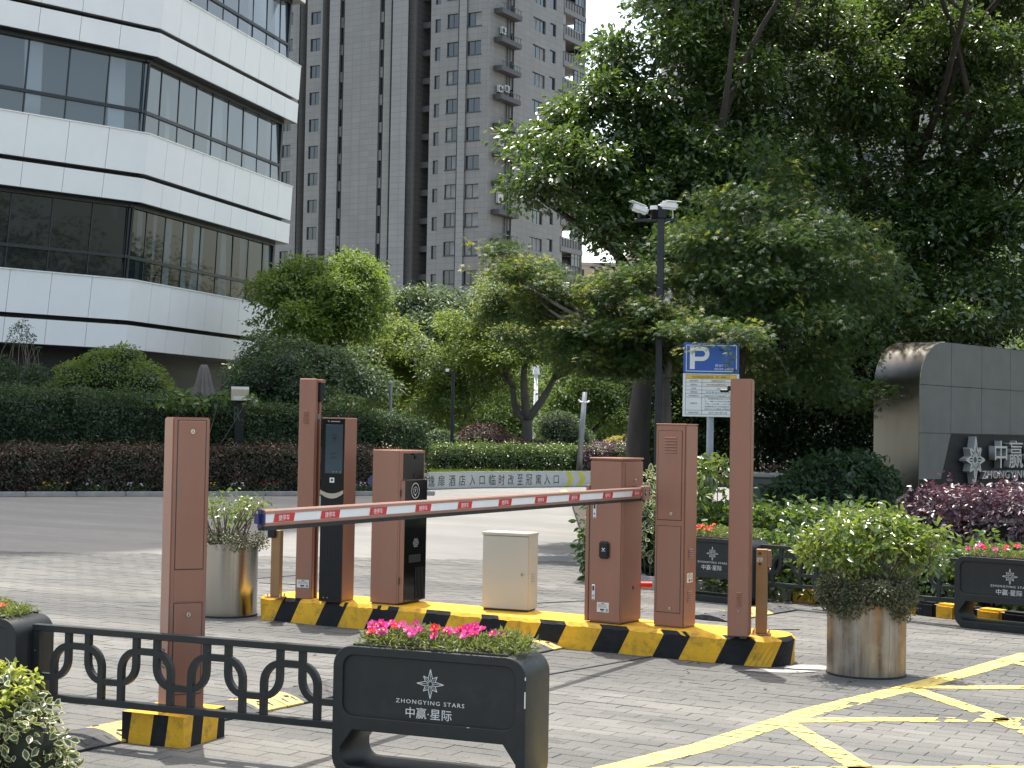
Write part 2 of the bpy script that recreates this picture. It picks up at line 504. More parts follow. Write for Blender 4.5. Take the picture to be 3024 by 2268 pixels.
def tube(bm, pts, radii, n=7, cap=True):
    prev = None
    pts = [Vector(p) for p in pts]
    ref = None
    for i, p in enumerate(pts):
        d = (pts[min(i + 1, len(pts) - 1)] - pts[max(i - 1, 0)]).normalized()
        if ref is None:
            ref = d.orthogonal().normalized()
        a = (ref - d * ref.dot(d)).normalized()
        ref = a
        b = d.cross(a)
        ring = [bm.verts.new(p + (a * math.cos(2 * math.pi * k / n) + b * math.sin(2 * math.pi * k / n)) * radii[i]) for k in range(n)]
        if prev:
            for k in range(n):
                bm.faces.new((prev[k], prev[(k + 1) % n], ring[(k + 1) % n], ring[k]))
        elif cap:
            bm.faces.new(ring[::-1])
        prev = ring
    if cap:
        bm.faces.new(prev)
    return bm
def prism_xz(bm, poly, y0, y1, mi=0):
    """polygon in the x-z plane pushed along y"""
    A = [bm.verts.new((x, y0, z)) for x, z in poly]
    B = [bm.verts.new((x, y1, z)) for x, z in poly]
    n = len(poly)
    for i in range(n):
        bm.faces.new((A[i], A[(i + 1) % n], B[(i + 1) % n], B[i])).material_index = mi
    bm.faces.new(A).material_index = mi
    bm.faces.new(B[::-1]).material_index = mi
    bmesh.ops.recalc_face_normals(bm, faces=bm.faces)
    return bm
def rrect(x0, x1, z0, z1, r, n=6):
    if not isinstance(r, (tuple, list)):
        r = (r,) * 4
    pts = []
    for (cx, cz, a0, rr, sx, sz) in ((x1, z1, 0, r[0], -1, -1), (x0, z1, 90, r[1], 1, -1), (x0, z0, 180, r[2], 1, 1), (x1, z0, 270, r[3], -1, 1)):
        if rr <= 0:
            pts.append((cx, cz))
            continue
        for k in range(n + 1):
            t = R_(a0 + 90 * k / n)
            pts.append((cx + sx * rr + rr * math.cos(t), cz + sz * rr + rr * math.sin(t)))
    return pts
def frame_mesh(outer, holes, depth, bev=.003):
    """flat shape with holes given thickness (x-z outline, pushed along y from 0 to depth)"""
    cu = bpy.data.curves.new("outline", 'CURVE')
    cu.dimensions = '2D'
    cu.fill_mode = 'BOTH'
    for poly in [outer] + holes:
        s = cu.splines.new('POLY')
        s.points.add(len(poly) - 1)
        for i, (x, z) in enumerate(poly):
            s.points[i].co = (x, z, 0, 1)
        s.use_cyclic_u = True
    cu.extrude = depth / 2 - bev
    cu.bevel_depth = bev
    cu.bevel_resolution = 1
    cu.offset = -bev
    o = bpy.data.objects.new("outline", cu)
    COL.objects.link(o)
    bpy.context.view_layer.update()
    me = bpy.data.meshes.new_from_object(o.evaluated_get(bpy.context.evaluated_depsgraph_get()))
    bpy.data.objects.remove(o)
    bpy.data.curves.remove(cu)
    me.transform(Matrix.Translation((0, depth / 2, 0)) @ Matrix.Rotation(R_(90), 4, 'X'))
    me.materials.clear()
    return me
_TC = {}
def text_mesh(body, h=None, w=None, ext=.0, align='CENTER', space=1.0):
    """lettering standing in the x-z plane, facing -y, centred on x, sitting on z=0"""
    cu = bpy.data.curves.new("lettering", 'FONT')
    cu.body = body
    cu.align_x = align
    cu.extrude = ext
    cu.space_character = space
    cu.resolution_u = 2
    o = bpy.data.objects.new("lettering", cu)
    COL.objects.link(o)
    bpy.context.view_layer.update()
    me = bpy.data.meshes.new_from_object(o.evaluated_get(bpy.context.evaluated_depsgraph_get()))
    bpy.data.objects.remove(o)
    bpy.data.curves.remove(cu)
    co = np.empty(len(me.vertices) * 3)
    me.vertices.foreach_get("co", co)
    co = co.reshape(-1, 3)
    mn, mx = co.min(0), co.max(0)
    sz = (h / (mx[1] - mn[1])) if h else (w / (mx[0] - mn[0]))
    sx = (w / (mx[0] - mn[0])) if w else sz
    out = np.empty_like(co)
    cx = (mn[0] + mx[0]) / 2 if align == 'CENTER' else mn[0]
    out[:, 0] = (co[:, 0] - cx) * sx
    out[:, 2] = (co[:, 1] - mn[1]) * sz
    out[:, 1] = -co[:, 2]
    me.vertices.foreach_set("co", out.ravel())
    me.materials.clear()
    return me
def lettering(name, body, mat, parent, loc, h=None, w=None, ext=0., rz=0., align='CENTER', space=1.0):
    return link(name, text_mesh(body, h, w, ext, align, space), mat, parent, loc, (0, 0, rz))
def sweep_xz(bm, pts, wid, dep):
    """square bar following a path in the x-z plane, centred on y=0"""
    prev = None
    for i, p in enumerate(pts):
        a = pts[max(i - 1, 0)]
        b = pts[min(i + 1, len(pts) - 1)]
        dx, dz = b[0] - a[0], b[1] - a[1]
        l = math.hypot(dx, dz)
        nx, nz = -dz / l * wid / 2, dx / l * wid / 2
        ring = [bm.verts.new(q) for q in ((p[0] + nx, -dep / 2, p[1] + nz), (p[0] - nx, -dep / 2, p[1] - nz), (p[0] - nx, dep / 2, p[1] - nz), (p[0] + nx, dep / 2, p[1] + nz))]
        if prev:
            for k in range(4):
                bm.faces.new((prev[k], prev[(k + 1) % 4], ring[(k + 1) % 4], ring[k]))
        else:
            bm.faces.new(ring[::-1])
        prev = ring
    bm.faces.new(prev)
    return bm

# ------------------------------------------------------------------ leaves
def T_simple(w=.45):
    return np.array([(0, 0, 0), (-w / 2, .45, .07), (0, 1, -.06), (w / 2, .45, .07)], float), [(0, 2, 1), (0, 3, 2)], None
def T_oval(w=.5):
    return np.array([(0, 0, 0), (-w * .42, .3, .06), (-w * .46, .62, .07), (0, 1, -.1), (w * .46, .62, .07), (w * .42, .3, .06)], float), [(0, 3, 2, 1), (0, 5, 4, 3)], None
def T_palm():
    vs, fs = [], []
    for a, l in ((-78, .62), (-38, .88), (0, 1.0), (38, .88), (78, .62)):
        t = R_(a)
        i = len(vs)
        for x, y, z in ((0, 0, 0), (-.11, .5, .03), (0, 1, -.08), (.11, .5, .03)):
            x, y = x * l, y * l
            vs.append((x * math.cos(t) + y * math.sin(t), -x * math.sin(t) + y * math.cos(t) + .15, z))
        fs.append((i, i + 3, i + 2, i + 1))
    return np.array(vs), fs, None
def T_var(w=.5):
    o = [(0, 0, 0), (-w * .40, .28, .05), (-w * .5, .62, .08), (0, 1.0, -.06), (w * .5, .62, .08), (w * .40, .28, .05)]
    i = [(0, .08, -.01), (-w * .28, .32, .035), (-w * .34, .6, .055), (0, .86, -.05), (w * .34, .6, .055), (w * .28, .32, .035)]
    fs = [(k, (k + 1) % 6, 6 + (k + 1) % 6, 6 + k) for k in range(6)] + [(6, 7, 8, 9), (6, 9, 10, 11)]
    return np.array(o + i), fs, [1] * 6 + [0] * 2
def T_blade():
    return np.array([(-.04, 0, 0), (.04, 0, 0), (.025, .6, .05), (0, 1, .2), (-.025, .6, .05)], float), [(0, 1, 2, 3, 4)], None
def nrm(a):
    return a / np.maximum(np.linalg.norm(a, axis=1, keepdims=True), 1e-9)
def leaf_arrays(pts, nor, axis, size, tmpl):
    tv, tf, tm = tmpl
    n, k = len(pts), len(tv)
    Y = nrm(axis)
    Z = nor - Y * (nor * Y).sum(1, keepdims=True)
    Z = nrm(Z)
    X = np.cross(Y, Z)
    s = size.reshape(-1, 1, 1)
    V = pts[:, None, :] + s * (tv[None, :, 0:1] * X[:, None, :] + tv[None, :, 1:2] * Y[:, None, :] + tv[None, :, 2:3] * Z[:, None, :])
    return V.reshape(-1, 3), tf, tm, n, k
def mesh_from(name, parts):
    """parts: list of (V, tf, tm, n, k, mat offset) -> one mesh"""
    verts, loops, starts, tots, mis = [], [], [], [], []
    vo = lo = 0
    for V, tf, tm, n, k, mo in parts:
        verts.append(V)
        per = np.concatenate([np.array(f) for f in tf])
        lens = np.array([len(f) for f in tf])
        L = (np.arange(n)[:, None] * k + per[None, :] + vo).ravel()
        loops.append(L)
        t = np.tile(lens, n)
        st = np.concatenate([[0], np.cumsum(t)[:-1]]) + lo
        starts.append(st)
        tots.append(t)
        mi = np.tile(np.array(tm) if tm else np.zeros(len(tf), int), n) + mo
        mis.append(mi)
        vo += len(V)
        lo += len(L)
    verts = np.concatenate(verts).astype(np.float32)
    loops = np.concatenate(loops).astype(np.int32)
    starts = np.concatenate(starts).astype(np.int32)
    me = bpy.data.meshes.new(name)
    me.vertices.add(len(verts))
    me.vertices.foreach_set("co", verts.ravel())
    me.loops.add(len(loops))
    me.loops.foreach_set("vertex_index", loops)
    me.polygons.add(len(starts))
    me.polygons.foreach_set("loop_start", starts)
    me.polygons.foreach_set("material_index", np.concatenate(mis).astype(np.int32))
    me.update(calc_edges=True)
    me.validate()
    return me
def rdir(n):
    return nrm(rng.normal(size=(n, 3)))
def sprays(centers, outs, per, rad, flat, size, up=.9, out_w=.5, jit=.45, droop=0.):
    """leaves in flat sprays about the given centres"""
    m = len(centers)
    pl = nrm(np.array([[0, 0, up]]) + outs * out_w + rng.normal(size=(m, 3)) * .18)
    a = nrm(np.cross(pl, rdir(m)))
    b = np.cross(pl, a)
    ang = rng.uniform(0, 2 * np.pi, (m, per))
    rr = np.sqrt(rng.uniform(0, 1, (m, per))) * (rad[:, None] if isinstance(rad, np.ndarray) else rad)
    off = (a[:, None, :] * np.cos(ang)[..., None] + b[:, None, :] * np.sin(ang)[..., None])
    pts = centers[:, None, :] + off * rr[..., None] + pl[:, None, :] * (rng.normal(size=(m, per)) * flat)[..., None]
    pts[..., 2] -= droop * rr ** 2
    axis = off + rng.normal(size=off.shape) * .5 + outs[:, None, :] * .35
    axis[..., 2] -= .25
    nor = pl[:, None, :] + rng.normal(size=off.shape) * jit
    sz = size * rng.uniform(.65, 1.2, m * per)
    return pts.reshape(-1, 3), nor.reshape(-1, 3), axis.reshape(-1, 3), sz
def ell_clumps(ells, n, lo=.55, upbias=.15):
    """spray centres through the outer part of a set of ellipsoids (x,y,z,rx,ry,rz)"""
    E = np.array(ells, float)
    wgt = (E[:, 3] * E[:, 4] + E[:, 4] * E[:, 5] + E[:, 3] * E[:, 5]) ** 1.0
    idx = rng.choice(len(E), n, p=wgt / wgt.sum())
    d = rdir(n)
    d[:, 2] += upbias
    d = nrm(d)
    r = lo + (1 - lo) * rng.uniform(0, 1, n) ** .6
    c = E[idx, :3] + d * E[idx, 3:6] * r[:, None]
    return c, d, idx
def limb_path(p0, p1, wob=.08, n=6, sag=.0):
    p0, p1 = Vector(p0), Vector(p1)
    L = (p1 - p0).length
    pts = []
    o1 = Vector(rng.normal(size=3)) * wob * L
    for i in range(n + 1):
        t = i / n
        p = p0.lerp(p1, t) + o1 * math.sin(math.pi * t) * .6 + Vector((0, 0, 1)) * (sag * L * math.sin(math.pi * t))
        pts.append(p)
    return pts
def break_ells(ells, k=4, main=.70):
    out = []
    for e in ells:
        x, y, z, a, b, c = e
        out.append((x, y, z, a * main, b * main, c * main))
        for i in range(k):
            d = rng.normal(size=3)
            d /= np.linalg.norm(d)
            d[2] = d[2] * .7 + .15
            f = random.uniform(.22, .50)
            q = random.uniform(.78, 1.22)
            out.append((x + d[0] * a * q, y + d[1] * b * q, z + d[2] * c * q, a * f, b * f, c * f * .8))
    return out
def tree(name, label, cat, base, ells, leafm, lsize, nclump, per, rad, flat, tmpl, trunk_r=.15, fork=None, bark='bark', group=None, lo=.5, twigs=60, up=.9, out_w=.5, jit=.45, young=None, young_frac=.0, upbias=.15, droop=0., leans=None, mains=3, brk=7):
    base = Vector(base)
    t = thing(name, label, cat, base, 0, group)
    bl = np.array(base)
    bm = bmesh.new()
    E = np.array(ells, float)
    top = fork if fork is not None else float((E[:, 2] - E[:, 5]).min()) + .2
    fk = Vector((base.x, base.y, top)) if leans is None else Vector((base.x + leans[0], base.y + leans[1], top))
    rel = lambda ps: [p - base for p in ps]
    tube(bm, rel(limb_path(base - Vector((0, 0, .1)), fk, .04, 7)), list(np.linspace(trunk_r * 1.3, trunk_r * .85, 8)), 10)
    # a few main limbs, each feeding the crown bodies nearest to it
    order = sorted(range(len(ells)), key=lambda i: math.atan2(ells[i][2] - fk.z + 1.0, ells[i][0] - fk.x))
    groups = [g for g in np.array_split(order, mains) if len(g)]
    node_of = {}
    for g in groups:
        cen = sum((Vector(ells[i][:3]) for i in g), Vector()) / len(g)
        nd = fk.lerp(cen, random.uniform(.4, .6)) + Vector((0, random.uniform(-.3, .3), random.uniform(-.1, .3)))
        tube(bm, rel(limb_path(fk, nd, .14, 7, .02)), list(np.linspace(trunk_r * .72, trunk_r * .45, 8)), 8)
        for i in g:
            node_of[int(i)] = nd
            tube(bm, rel(limb_path(nd, Vector(ells[i][:3]), .13, 7, .03)), list(np.linspace(trunk_r * .38, trunk_r * .12, 8)), 6)
    full = break_ells(ells, brk)
    c, d, idx = ell_clumps(full, nclump, lo, upbias)
    for k in rng.choice(nclump, min(twigs, nclump), replace=False):
        i = int(idx[k]) // (brk + 1)
        p0 = Vector(ells[i][:3]).lerp(node_of[i], random.uniform(0, .4))
        r0 = trunk_r * .13
        tube(bm, rel(limb_path(p0, Vector(c[k]), .12, 4, .03)), list(np.linspace(r0, r0 * .25, 5)), 4)
    obj("trunk", bm, bark, t, smooth=True)
    rads = rad * rng.uniform(.6, 1.35, nclump)
    pts, nor, ax, sz = sprays(c, d, per, rads, flat, lsize, up, out_w, jit, droop)
    if young:
        hi = np.repeat((rng.uniform(size=nclump) < young_frac * (.4 + 1.2 * (d[:, 2] > .2))) & (d[:, 2] > -.2), per)
        A = leaf_arrays(pts[~hi] - bl, nor[~hi], ax[~hi], sz[~hi], tmpl)
        B = leaf_arrays(pts[hi] - bl, nor[hi], ax[hi], sz[hi], tmpl)
        me = mesh_from("crown", [A + (0,), B + (1,)])
        link("crown", me, [leafm, young], t)
    else:
        me = mesh_from("crown", [leaf_arrays(pts - bl, nor, ax, sz, tmpl) + (0,)])
        link("crown", me, leafm, t)
    return t
def mound(name, label, cat, base, ells, leafm, lsize, n, tmpl, group=None, lo=.82, jit=.6, per=7, rad=.07, stems=0, core=True, kind=None, flat=.02, up=.5, out_w=.9):
    """a shrub: leaves over rounded bodies, a twiggy core inside"""
    base = Vector(base)
    t = thing(name, label, cat, base, 0, group)
    bl = np.array(base)
    if core or stems:
        bm = bmesh.new()
        if core:
            for e in ells:
                mt = Matrix.Translation(Vector(e[:3]) - base) @ Matrix.Diagonal((e[3] * .74, e[4] * .74, e[5] * .74, 1))
                bmesh.ops.create_icosphere(bm, subdivisions=2, radius=1, matrix=mt)
        for i in range(stems):
            e = ells[i % len(ells)]
            tip = Vector(e[:3]) + Vector((random.uniform(-1, 1) * e[3] * .7, random.uniform(-1, 1) * e[4] * .7, random.uniform(-.3, .6) * e[5]))
            b0 = base + Vector((random.uniform(-.06, .06), random.uniform(-.06, .06), -.03))
            tube(bm, [p - base for p in limb_path(b0, tip, .12, 5)], list(np.linspace(.009, .004, 6)), 5)
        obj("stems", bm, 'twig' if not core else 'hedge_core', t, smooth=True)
    c, d, idx = ell_clumps(ells, max(1, n // per), lo, .25)
    pts, nor, ax, sz = sprays(c, d, per, rad, flat, lsize, up, out_w, jit)
    link("foliage", mesh_from("foliage", [leaf_arrays(pts - bl, nor, ax, sz, tmpl) + (0,)]), leafm, t)
    return t
def hedge(name, label, path, width, height, leafm, lsize, density, tmpl, cat="hedge", group=None, z0=0., top_wave=.06, per=6, rad=.08, ends=True, hfun=None, z_face=0.0):
    """clipped hedge along a ground path; leaves over its faces and top, dark twig core inside"""
    path = [Vector((p[0], p[1], 0)) for p in path]
    base = path[0] + Vector((0, 0, z0))
    t = thing(name, label, cat, base)
    bl = np.array(base)
    bm = bmesh.new()
    C, O = [], []
    tot = 0
    for a, b in zip(path, path[1:]):
        L = (b - a).length
        u = (b - a).normalized()
        v = Vector((-u.y, u.x, 0))
        w = width / 2
        ins = min(.22, width * .25)
        h0 = height if hfun is None else hfun(tot)
        h1 = height if hfun is None else hfun(tot + L)
        corners = []
        for q, hh in ((a, h0), (b, h1)):
            for s in (-1, 1):
                corners.append(q + v * s * (w - ins) - base + Vector((0, 0, z0)))
                corners.append(q + v * s * (w - ins) - base + Vector((0, 0, z0 + hh - ins)))
        vs = [bm.verts.new(c) for c in corners]
        for f in ((0, 1, 5, 4), (2, 6, 7, 3), (1, 3, 7, 5), (0, 2, 3, 1), (4, 5, 7, 6), (0, 4, 6, 2)):
            bm.faces.new([vs[i] for i in f])
        un, vn = np.array(u), np.array(v)
        an = np.array(a)
        def emit(n, fn):
            n = max(1, int(n))
            s = rng.uniform(0, 1, n)
            r = rng.uniform(0, 1, n)
            fn(n, s, r)
        def hh(s):
            return (h0 + (h1 - h0) * s)
        def face(sign):
            def f(n, s, r):
                z = z0 + z_face + (hh(s) - z_face) * r
                bul = rng.normal(size=n) * .03 + top_wave * np.sin(s * L * 3.1 + z * 4)
                C.append(an + un * (s * L)[:, None] + vn * (sign * (w + bul))[:, None] + np.array([0, 0, 1]) * z[:, None])
                O.append(np.tile(vn * sign, (n, 1)) + np.array([0, 0, .25]))
            return f
        def topf(n, s, r):
            z = z0 + hh(s) + rng.normal(size=n) * .035 + .12 * (rng.uniform(size=n) > .94) + top_wave * np.sin(s * L * 2.3 + 1.3) * np.cos(r * 5)
            C.append(an + un * (s * L)[:, None] + vn * ((r * 2 - 1) * w)[:, None] + np.array([0, 0, 1]) * z[:, None])
            O.append(np.tile(np.array([0, 0, 1.]), (n, 1)))
        density *= 1.45
        emit(density * L * height / per, face(-1))
        emit(density * L * height / per * .5, face(1))
        emit(density * L * width / per, topf)
        if ends:
            for q, sg in ((a, -1), (b, 1)):
                n = max(1, int(density * width * height / per))
                C.append(np.array(q) + un * sg * (rng.normal(size=n) * .04)[:, None] + vn * (rng.uniform(-w, w, n))[:, None] + np.array([0, 0, 1]) * (z0 + rng.uniform(0, 1, n) * (h0 if sg < 0 else h1))[:, None])
                O.append(np.tile(un * sg, (n, 1)))
        density /= 1.45
        tot += L
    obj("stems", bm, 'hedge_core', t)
    C = np.concatenate(C)
    O = nrm(np.concatenate(O))
    pts, nor, ax, sz = sprays(C, O, per, rad, .03, lsize, .35, .9, .55)
    link("foliage", mesh_from("foliage", [leaf_arrays(pts - bl, nor, ax, sz, tmpl) + (0,)]), leafm, t)
    return t
# ================================================================== GROUND
def quad(name, pts, mat, kind='structure', parent=None):
    o = pyobj(name, pts, [tuple(range(len(pts)))], mat, parent)
    if kind: o['kind'] = kind
    return o
quad("ground", [(-400, -60, -.012), (400, -60, -.012), (400, 900, -.012), (-400, 900, -.012)], 'paving_far')
pav = bpy.data.objects.new("pavement", bpy.data.meshes.new("pavement"))
COL.objects.link(pav)
pav.data.from_pydata([tuple(UX * s + UY * t + Vector((0, 0, -.008))) for s, t in ((-16, 1), (5, 1), (5, 20), (-16, 20))], [], [(0, 1, 2, 3)])
pav.data.materials.append(M['paving_far'])
pav['kind'] = 'structure'
PL, PW, GAP = .2, .1, .0035
def st(p):
    return p.x * UX.x + p.y * UX.y, p.x * UY.x + p.y * UY.y
def paver_origin(i, j):
    return (i * PL + (PL / 2 if j % 2 else 0), j * PW)
def paver_top(i, j):
    h = (i * 73856093) ^ (j * 19349663)
    return ((h % 1000) / 1000.0 - .5) * .0024
cells = []
for j in range(18, 190):
    for i in range(-70, 30):
        s0, t0 = paver_origin(i, j)
        c = UX * (s0 + PL / 2) + UY * (t0 + PW / 2)
        if c.y < 5.6 or c.y > 17.5:
            continue
        if abs(c.x) > c.y * .345 + .5:
            continue
        if c.y > 14.2 - .62 * (c.x - 2.0) + .6 and c.x > 1.2:
            continue
        cells.append((i, j, c))
def px(p):
    q = Vector(p) - Vector((0, 0, CAMH))
    z = q.dot(fwd)
    return 1512 + FPX * q.dot(rgt) / z, 1134 - FPX * q.dot(upv) / z
inview = []
for k, (i, j, c) in enumerate(cells):
    x, y = px(c)
    if 0 < x < 3024 and y < 2268 and not (990 < x < 1600):
        inview.append((c.y, k))
inview.sort()
single = set(k for _, k in inview[:300])
pm_ = BX(0, PL - GAP, 0, PW - GAP, -.03, 0, .0022)
pme = bpy.data.meshes.new("paver")
pm_.to_mesh(pme)
pm_.free()
pme.materials.append(M['paver'])
fv, ff = [], []
for k, (i, j, c) in enumerate(cells):
    s0, t0 = paver_origin(i, j)
    z = paver_top(i, j)
    if k in single:
        o = bpy.data.objects.new("paver", pme)
        COL.objects.link(o)
        o.parent = pav
        p = UX * s0 + UY * t0
        o.location = (p.x, p.y, z)
        o.rotation_euler = (random.uniform(-.004, .004), random.uniform(-.004, .004), ISL_A)
    else:
        b = len(fv)
        dz = [random.uniform(-.0006, .0006) for _ in range(4)]
        for (a, e), q in zip(((0, 0), (PL - GAP, 0), (PL - GAP, PW - GAP), (0, PW - GAP)), dz):
            p = UX * (s0 + a) + UY * (t0 + e)
            fv.append((p.x, p.y, z + q))
        for (a, e) in ((0, 0), (PL - GAP, 0), (PL - GAP, PW - GAP), (0, PW - GAP)):
            p = UX * (s0 + a) + UY * (t0 + e)
            fv.append((p.x, p.y, -.02))
        ff += [(b, b + 1, b + 2, b + 3), (b, b + 4, b + 5, b + 1), (b + 1, b + 5, b + 6, b + 2), (b + 2, b + 6, b + 7, b + 3), (b + 3, b + 7, b + 4, b)]
o = pyobj("paver_field", fv, ff, 'paver_field', pav)
o['kind'] = 'stuff'

# ---- painted lines lie on the paver tops, paver by paver, chipped where worn
def clip(poly, a, b):
    """keep the part of a polygon on the left of a->b"""
    out = []
    ex, ey = b[0] - a[0], b[1] - a[1]
    sd = lambda p: ex * (p[1] - a[1]) - ey * (p[0] - a[0])
    for p, q in zip(poly, poly[1:] + poly[:1]):
        sp, sq = sd(p), sd(q)
        if sp >= 0: out.append(p)
        if sp * sq < 0:
            t = sp / (sp - sq)
            out.append((p[0] + (q[0] - p[0]) * t, p[1] + (q[1] - p[1]) * t))
    return out
from mathutils import noise as mnoise
mv, mf, done = [], [], {}
def paint(p0, p1, w, wear0, wear1, lift):
    a, b = Vector(st(p0)), Vector(st(p1))
    d = (b - a).normalized()
    n = Vector((-d.y, d.x)) * (w / 2)
    strip = [tuple(a - n), tuple(b - n), tuple(b + n), tuple(a + n)]
    t0, t1 = min(p[1] for p in strip), max(p[1] for p in strip)
    s0, s1 = min(p[0] for p in strip), max(p[0] for p in strip)
    L = (b - a).length
    for j in range(int(t0 / PW) - 1, int(t1 / PW) + 2):
        for i in range(int(s0 / PL) - 2, int(s1 / PL) + 2):
            x0, y0 = paver_origin(i, j)
            x1, y1 = x0 + PL - GAP, y0 + PW - GAP
            # break each paver into a few patches so that paint can chip
            for k in range(8):
                ca, cb = x0 + (x1 - x0) * k / 8, x0 + (x1 - x0) * (k + 1) / 8
                f = (Vector(((ca + cb) / 2, (y0 + y1) / 2)) - a).dot(d) / L
                wear = wear0 + (wear1 - wear0) * max(0, min(1, f))
                key = (i, j)
                if key not in done: done[key] = random.random()
                wp = UX * (ca + cb) * .5 + UY * (y0 + y1) * .5
                nz_ = .5 + .55 * mnoise.noise(Vector((wp.x * 2.3, wp.y * 2.3, 1.7))) + .25 * mnoise.noise(Vector((wp.x * 9, wp.y * 9, 4.1)))
                if nz_ + (random.random() - .5) * .12 + (done[key] - .5) * .2 < wear: continue
                ya, yb = y0 + random.uniform(0, .012) * (wear > .1), y1 - random.uniform(0, .012) * (wear > .1)
                poly = [(ca, ya), (cb, ya), (cb, yb), (ca, yb)]
                for q in range(4):
                    poly = clip(poly, strip[q], strip[(q + 1) % 4])
                    if len(poly) < 3: break
                if len(poly) < 3: continue
                z = paver_top(i, j) + .0022 + lift
                base = len(mv)
                for s_, t_ in poly:
                    p = UX * s_ + UY * t_
                    mv.append((p.x, p.y, z))
                mf.append(tuple(range(base, base + len(poly))))
eA = [P(1690, 2300), P(2080, 2205), P(2403, 2100), P(2690, 2030), P(2870, 1983), P(3100, 1915)]
for a, b, w0, w1 in zip(eA, eA[1:], (.1, .1, .34, .1, .1), (.1, .36, .1, .1, .1)):
    paint(a, b, .142, w0, w1, 0)
nA, nB, nC = P(2318, 2128), P(2695, 2034), P(3010, 1950)
paint(P(2290, 2130), P(2600, 2126), .115, .02, .3, .0012)
paint(P(2600, 2126), P(3060, 2128), .115, .3, .62, .0012)
paint(P(2318, 2135), P(2430, 2200), .12, .15, .42, .0012)
paint(P(2430, 2200), P(2640, 2330), .12, .42, .12, .0012)
paint(P(2690, 2030), P(3080, 2031), .11, .02, .05, .0012)
paint(P(2690, 2034), P(2900, 2104), .12, .03, .2, .0012)
paint(P(2900, 2104), P(3080, 2180), .12, .3, .55, .0012)
paint(P(3010, 1958), P(3120, 1985), .12, .05, .1, .0012)
paint(P(1900, 2276), P(3060, 2272), .12, .15, .3, .0012)
rm = pyobj("road_markings", mv, mf, 'line')
rm['kind'] = 'structure'
# far arrow paint beyond the barrier
am = pyobj("road_arrow", [P(1652, 1449, .003), P(1668, 1446, .003), P(1678, 1452, .003), P(1690, 1458, .003), P(1664, 1456, .003)], [(0, 1, 2, 3, 4)], 'line')
am['kind'] = 'structure'
# sealed cable cuts in the paving
def cut(a, b, w=.018):
    d = (b - a).normalized()
    n = Vector((-d.y, d.x, 0)) * w / 2
    return [a - n, b - n, b + n, a + n]
for a, b in ((P(1600, 1996), P(1922, 1940)), (P(762, 1709), P(872, 1700)), (P(765, 1722), P(872, 1727)), (P(1420, 1790), P(1735, 1775)), (P(2040, 1862), P(2360, 1860)), (P(2400, 1800), P(2870, 1862))):
    q = [Vector((v.x, v.y, .0062)) for v in cut(a, b)]
    q += [Vector((v.x, v.y, -.004)) for v in q]
    o = pyobj("pavement_joint", q, [(0, 1, 2, 3), (0, 4, 5, 1), (1, 5, 6, 2), (2, 6, 7, 3), (3, 7, 4, 0)], 'tar')
    o['kind'] = 'structure'
# patch of pale mortar round the island foot
def mortar(name, c, r, n=22):
    pts = []
    for k in range(n):
        t = 2 * math.pi * k / n
        rr = 1 + random.uniform(-.12, .12)
        pts.append((c[0] + math.cos(t) * r[0] * rr, c[1] + math.sin(t) * r[1] * rr, .0045))
    o = pyobj(name, pts, [tuple(range(n))], 'concrete')
    o['kind'] = 'structure'

# ================================================================== KERBS
def kerb_line(name, pts, w, h, stone, mats, z0=-.02):
    """kerb of single stones; every stone is a piece of its own"""
    root = bpy.data.objects.new(name, bpy.data.meshes.new(name))
    COL.objects.link(root)
    root['kind'] = 'structure'
    rv, rf = [], []
    cache = {}
    k = 0
    for a, b in zip(pts, pts[1:]):
        a, b = Vector((a.x, a.y, 0)), Vector((b.x, b.y, 0))
        d = b - a
        L = d.length
        u = d.normalized()
        v = Vector((-u.y, u.x, 0))
        i0 = len(rv)
        for p in (a, b, b + v * w * .9, a + v * w * .9):
            rv.append((p.x, p.y, z0 + .01))
        for p in (a + v * .02, b + v * .02, b + v * w * .9, a + v * w * .9):
            rv.append((p.x, p.y, h - .015))
        rf += [(i0 + 4, i0 + 5, i0 + 6, i0 + 7), (i0 + 3, i0 + 7, i0 + 6, i0 + 2)]
        n = max(1, round(L / stone))
        s = L / n
        for i in range(n):
            m = mats[k % len(mats)]
            key = (round(s, 3), m)
            if key not in cache:
                bm = BX(.003, s - .003, 0, w, z0, h, min(.02, h * .2), 2)
                me = bpy.data.meshes.new("kerb_stone")
                bm.to_mesh(me)
                bm.free()
                me.materials.append(M[m])
                cache[key] = me
            o = bpy.data.objects.new("kerb_stone", cache[key])
            COL.objects.link(o)
            o.parent = root
            o.location = a + u * (s * i)
            o.rotation_euler = (0, 0, math.atan2(u.y, u.x))
            k += 1
    root.data.from_pydata(rv, [], rf)
    root.data.materials.append(M['kerbgrey'])
    return root
KA = P(2046, 1752); KB = P(2350, 1776); KC = P(2700, 1815); KD = P(2880, 1838)
KE = KD + (KD - KC).normalized() * 3
kerb_line("kerb", [KB + (KB - KC).normalized() * .05, KC, KD, KE], .14, .115, .235, ['yellow', 'black'])
kerb_line("kerb", [P(1880, 1690) + Vector((-.2, .7, 0)), KA + (KA - KB).normalized() * .6, KB + (KB - KC).normalized() * .06], .14, .115, .75, ['kerbgrey'])
HU = Vector((.891, .454, 0)); HV = Vector((-HU.y, HU.x, 0)); H0 = Vector((-10.2, 30.1, 0))
kerb_line("kerb", [H0 - HU * 5, H0 + HU * 9.6], .15, .085, 1.0, ['kerbgrey'])
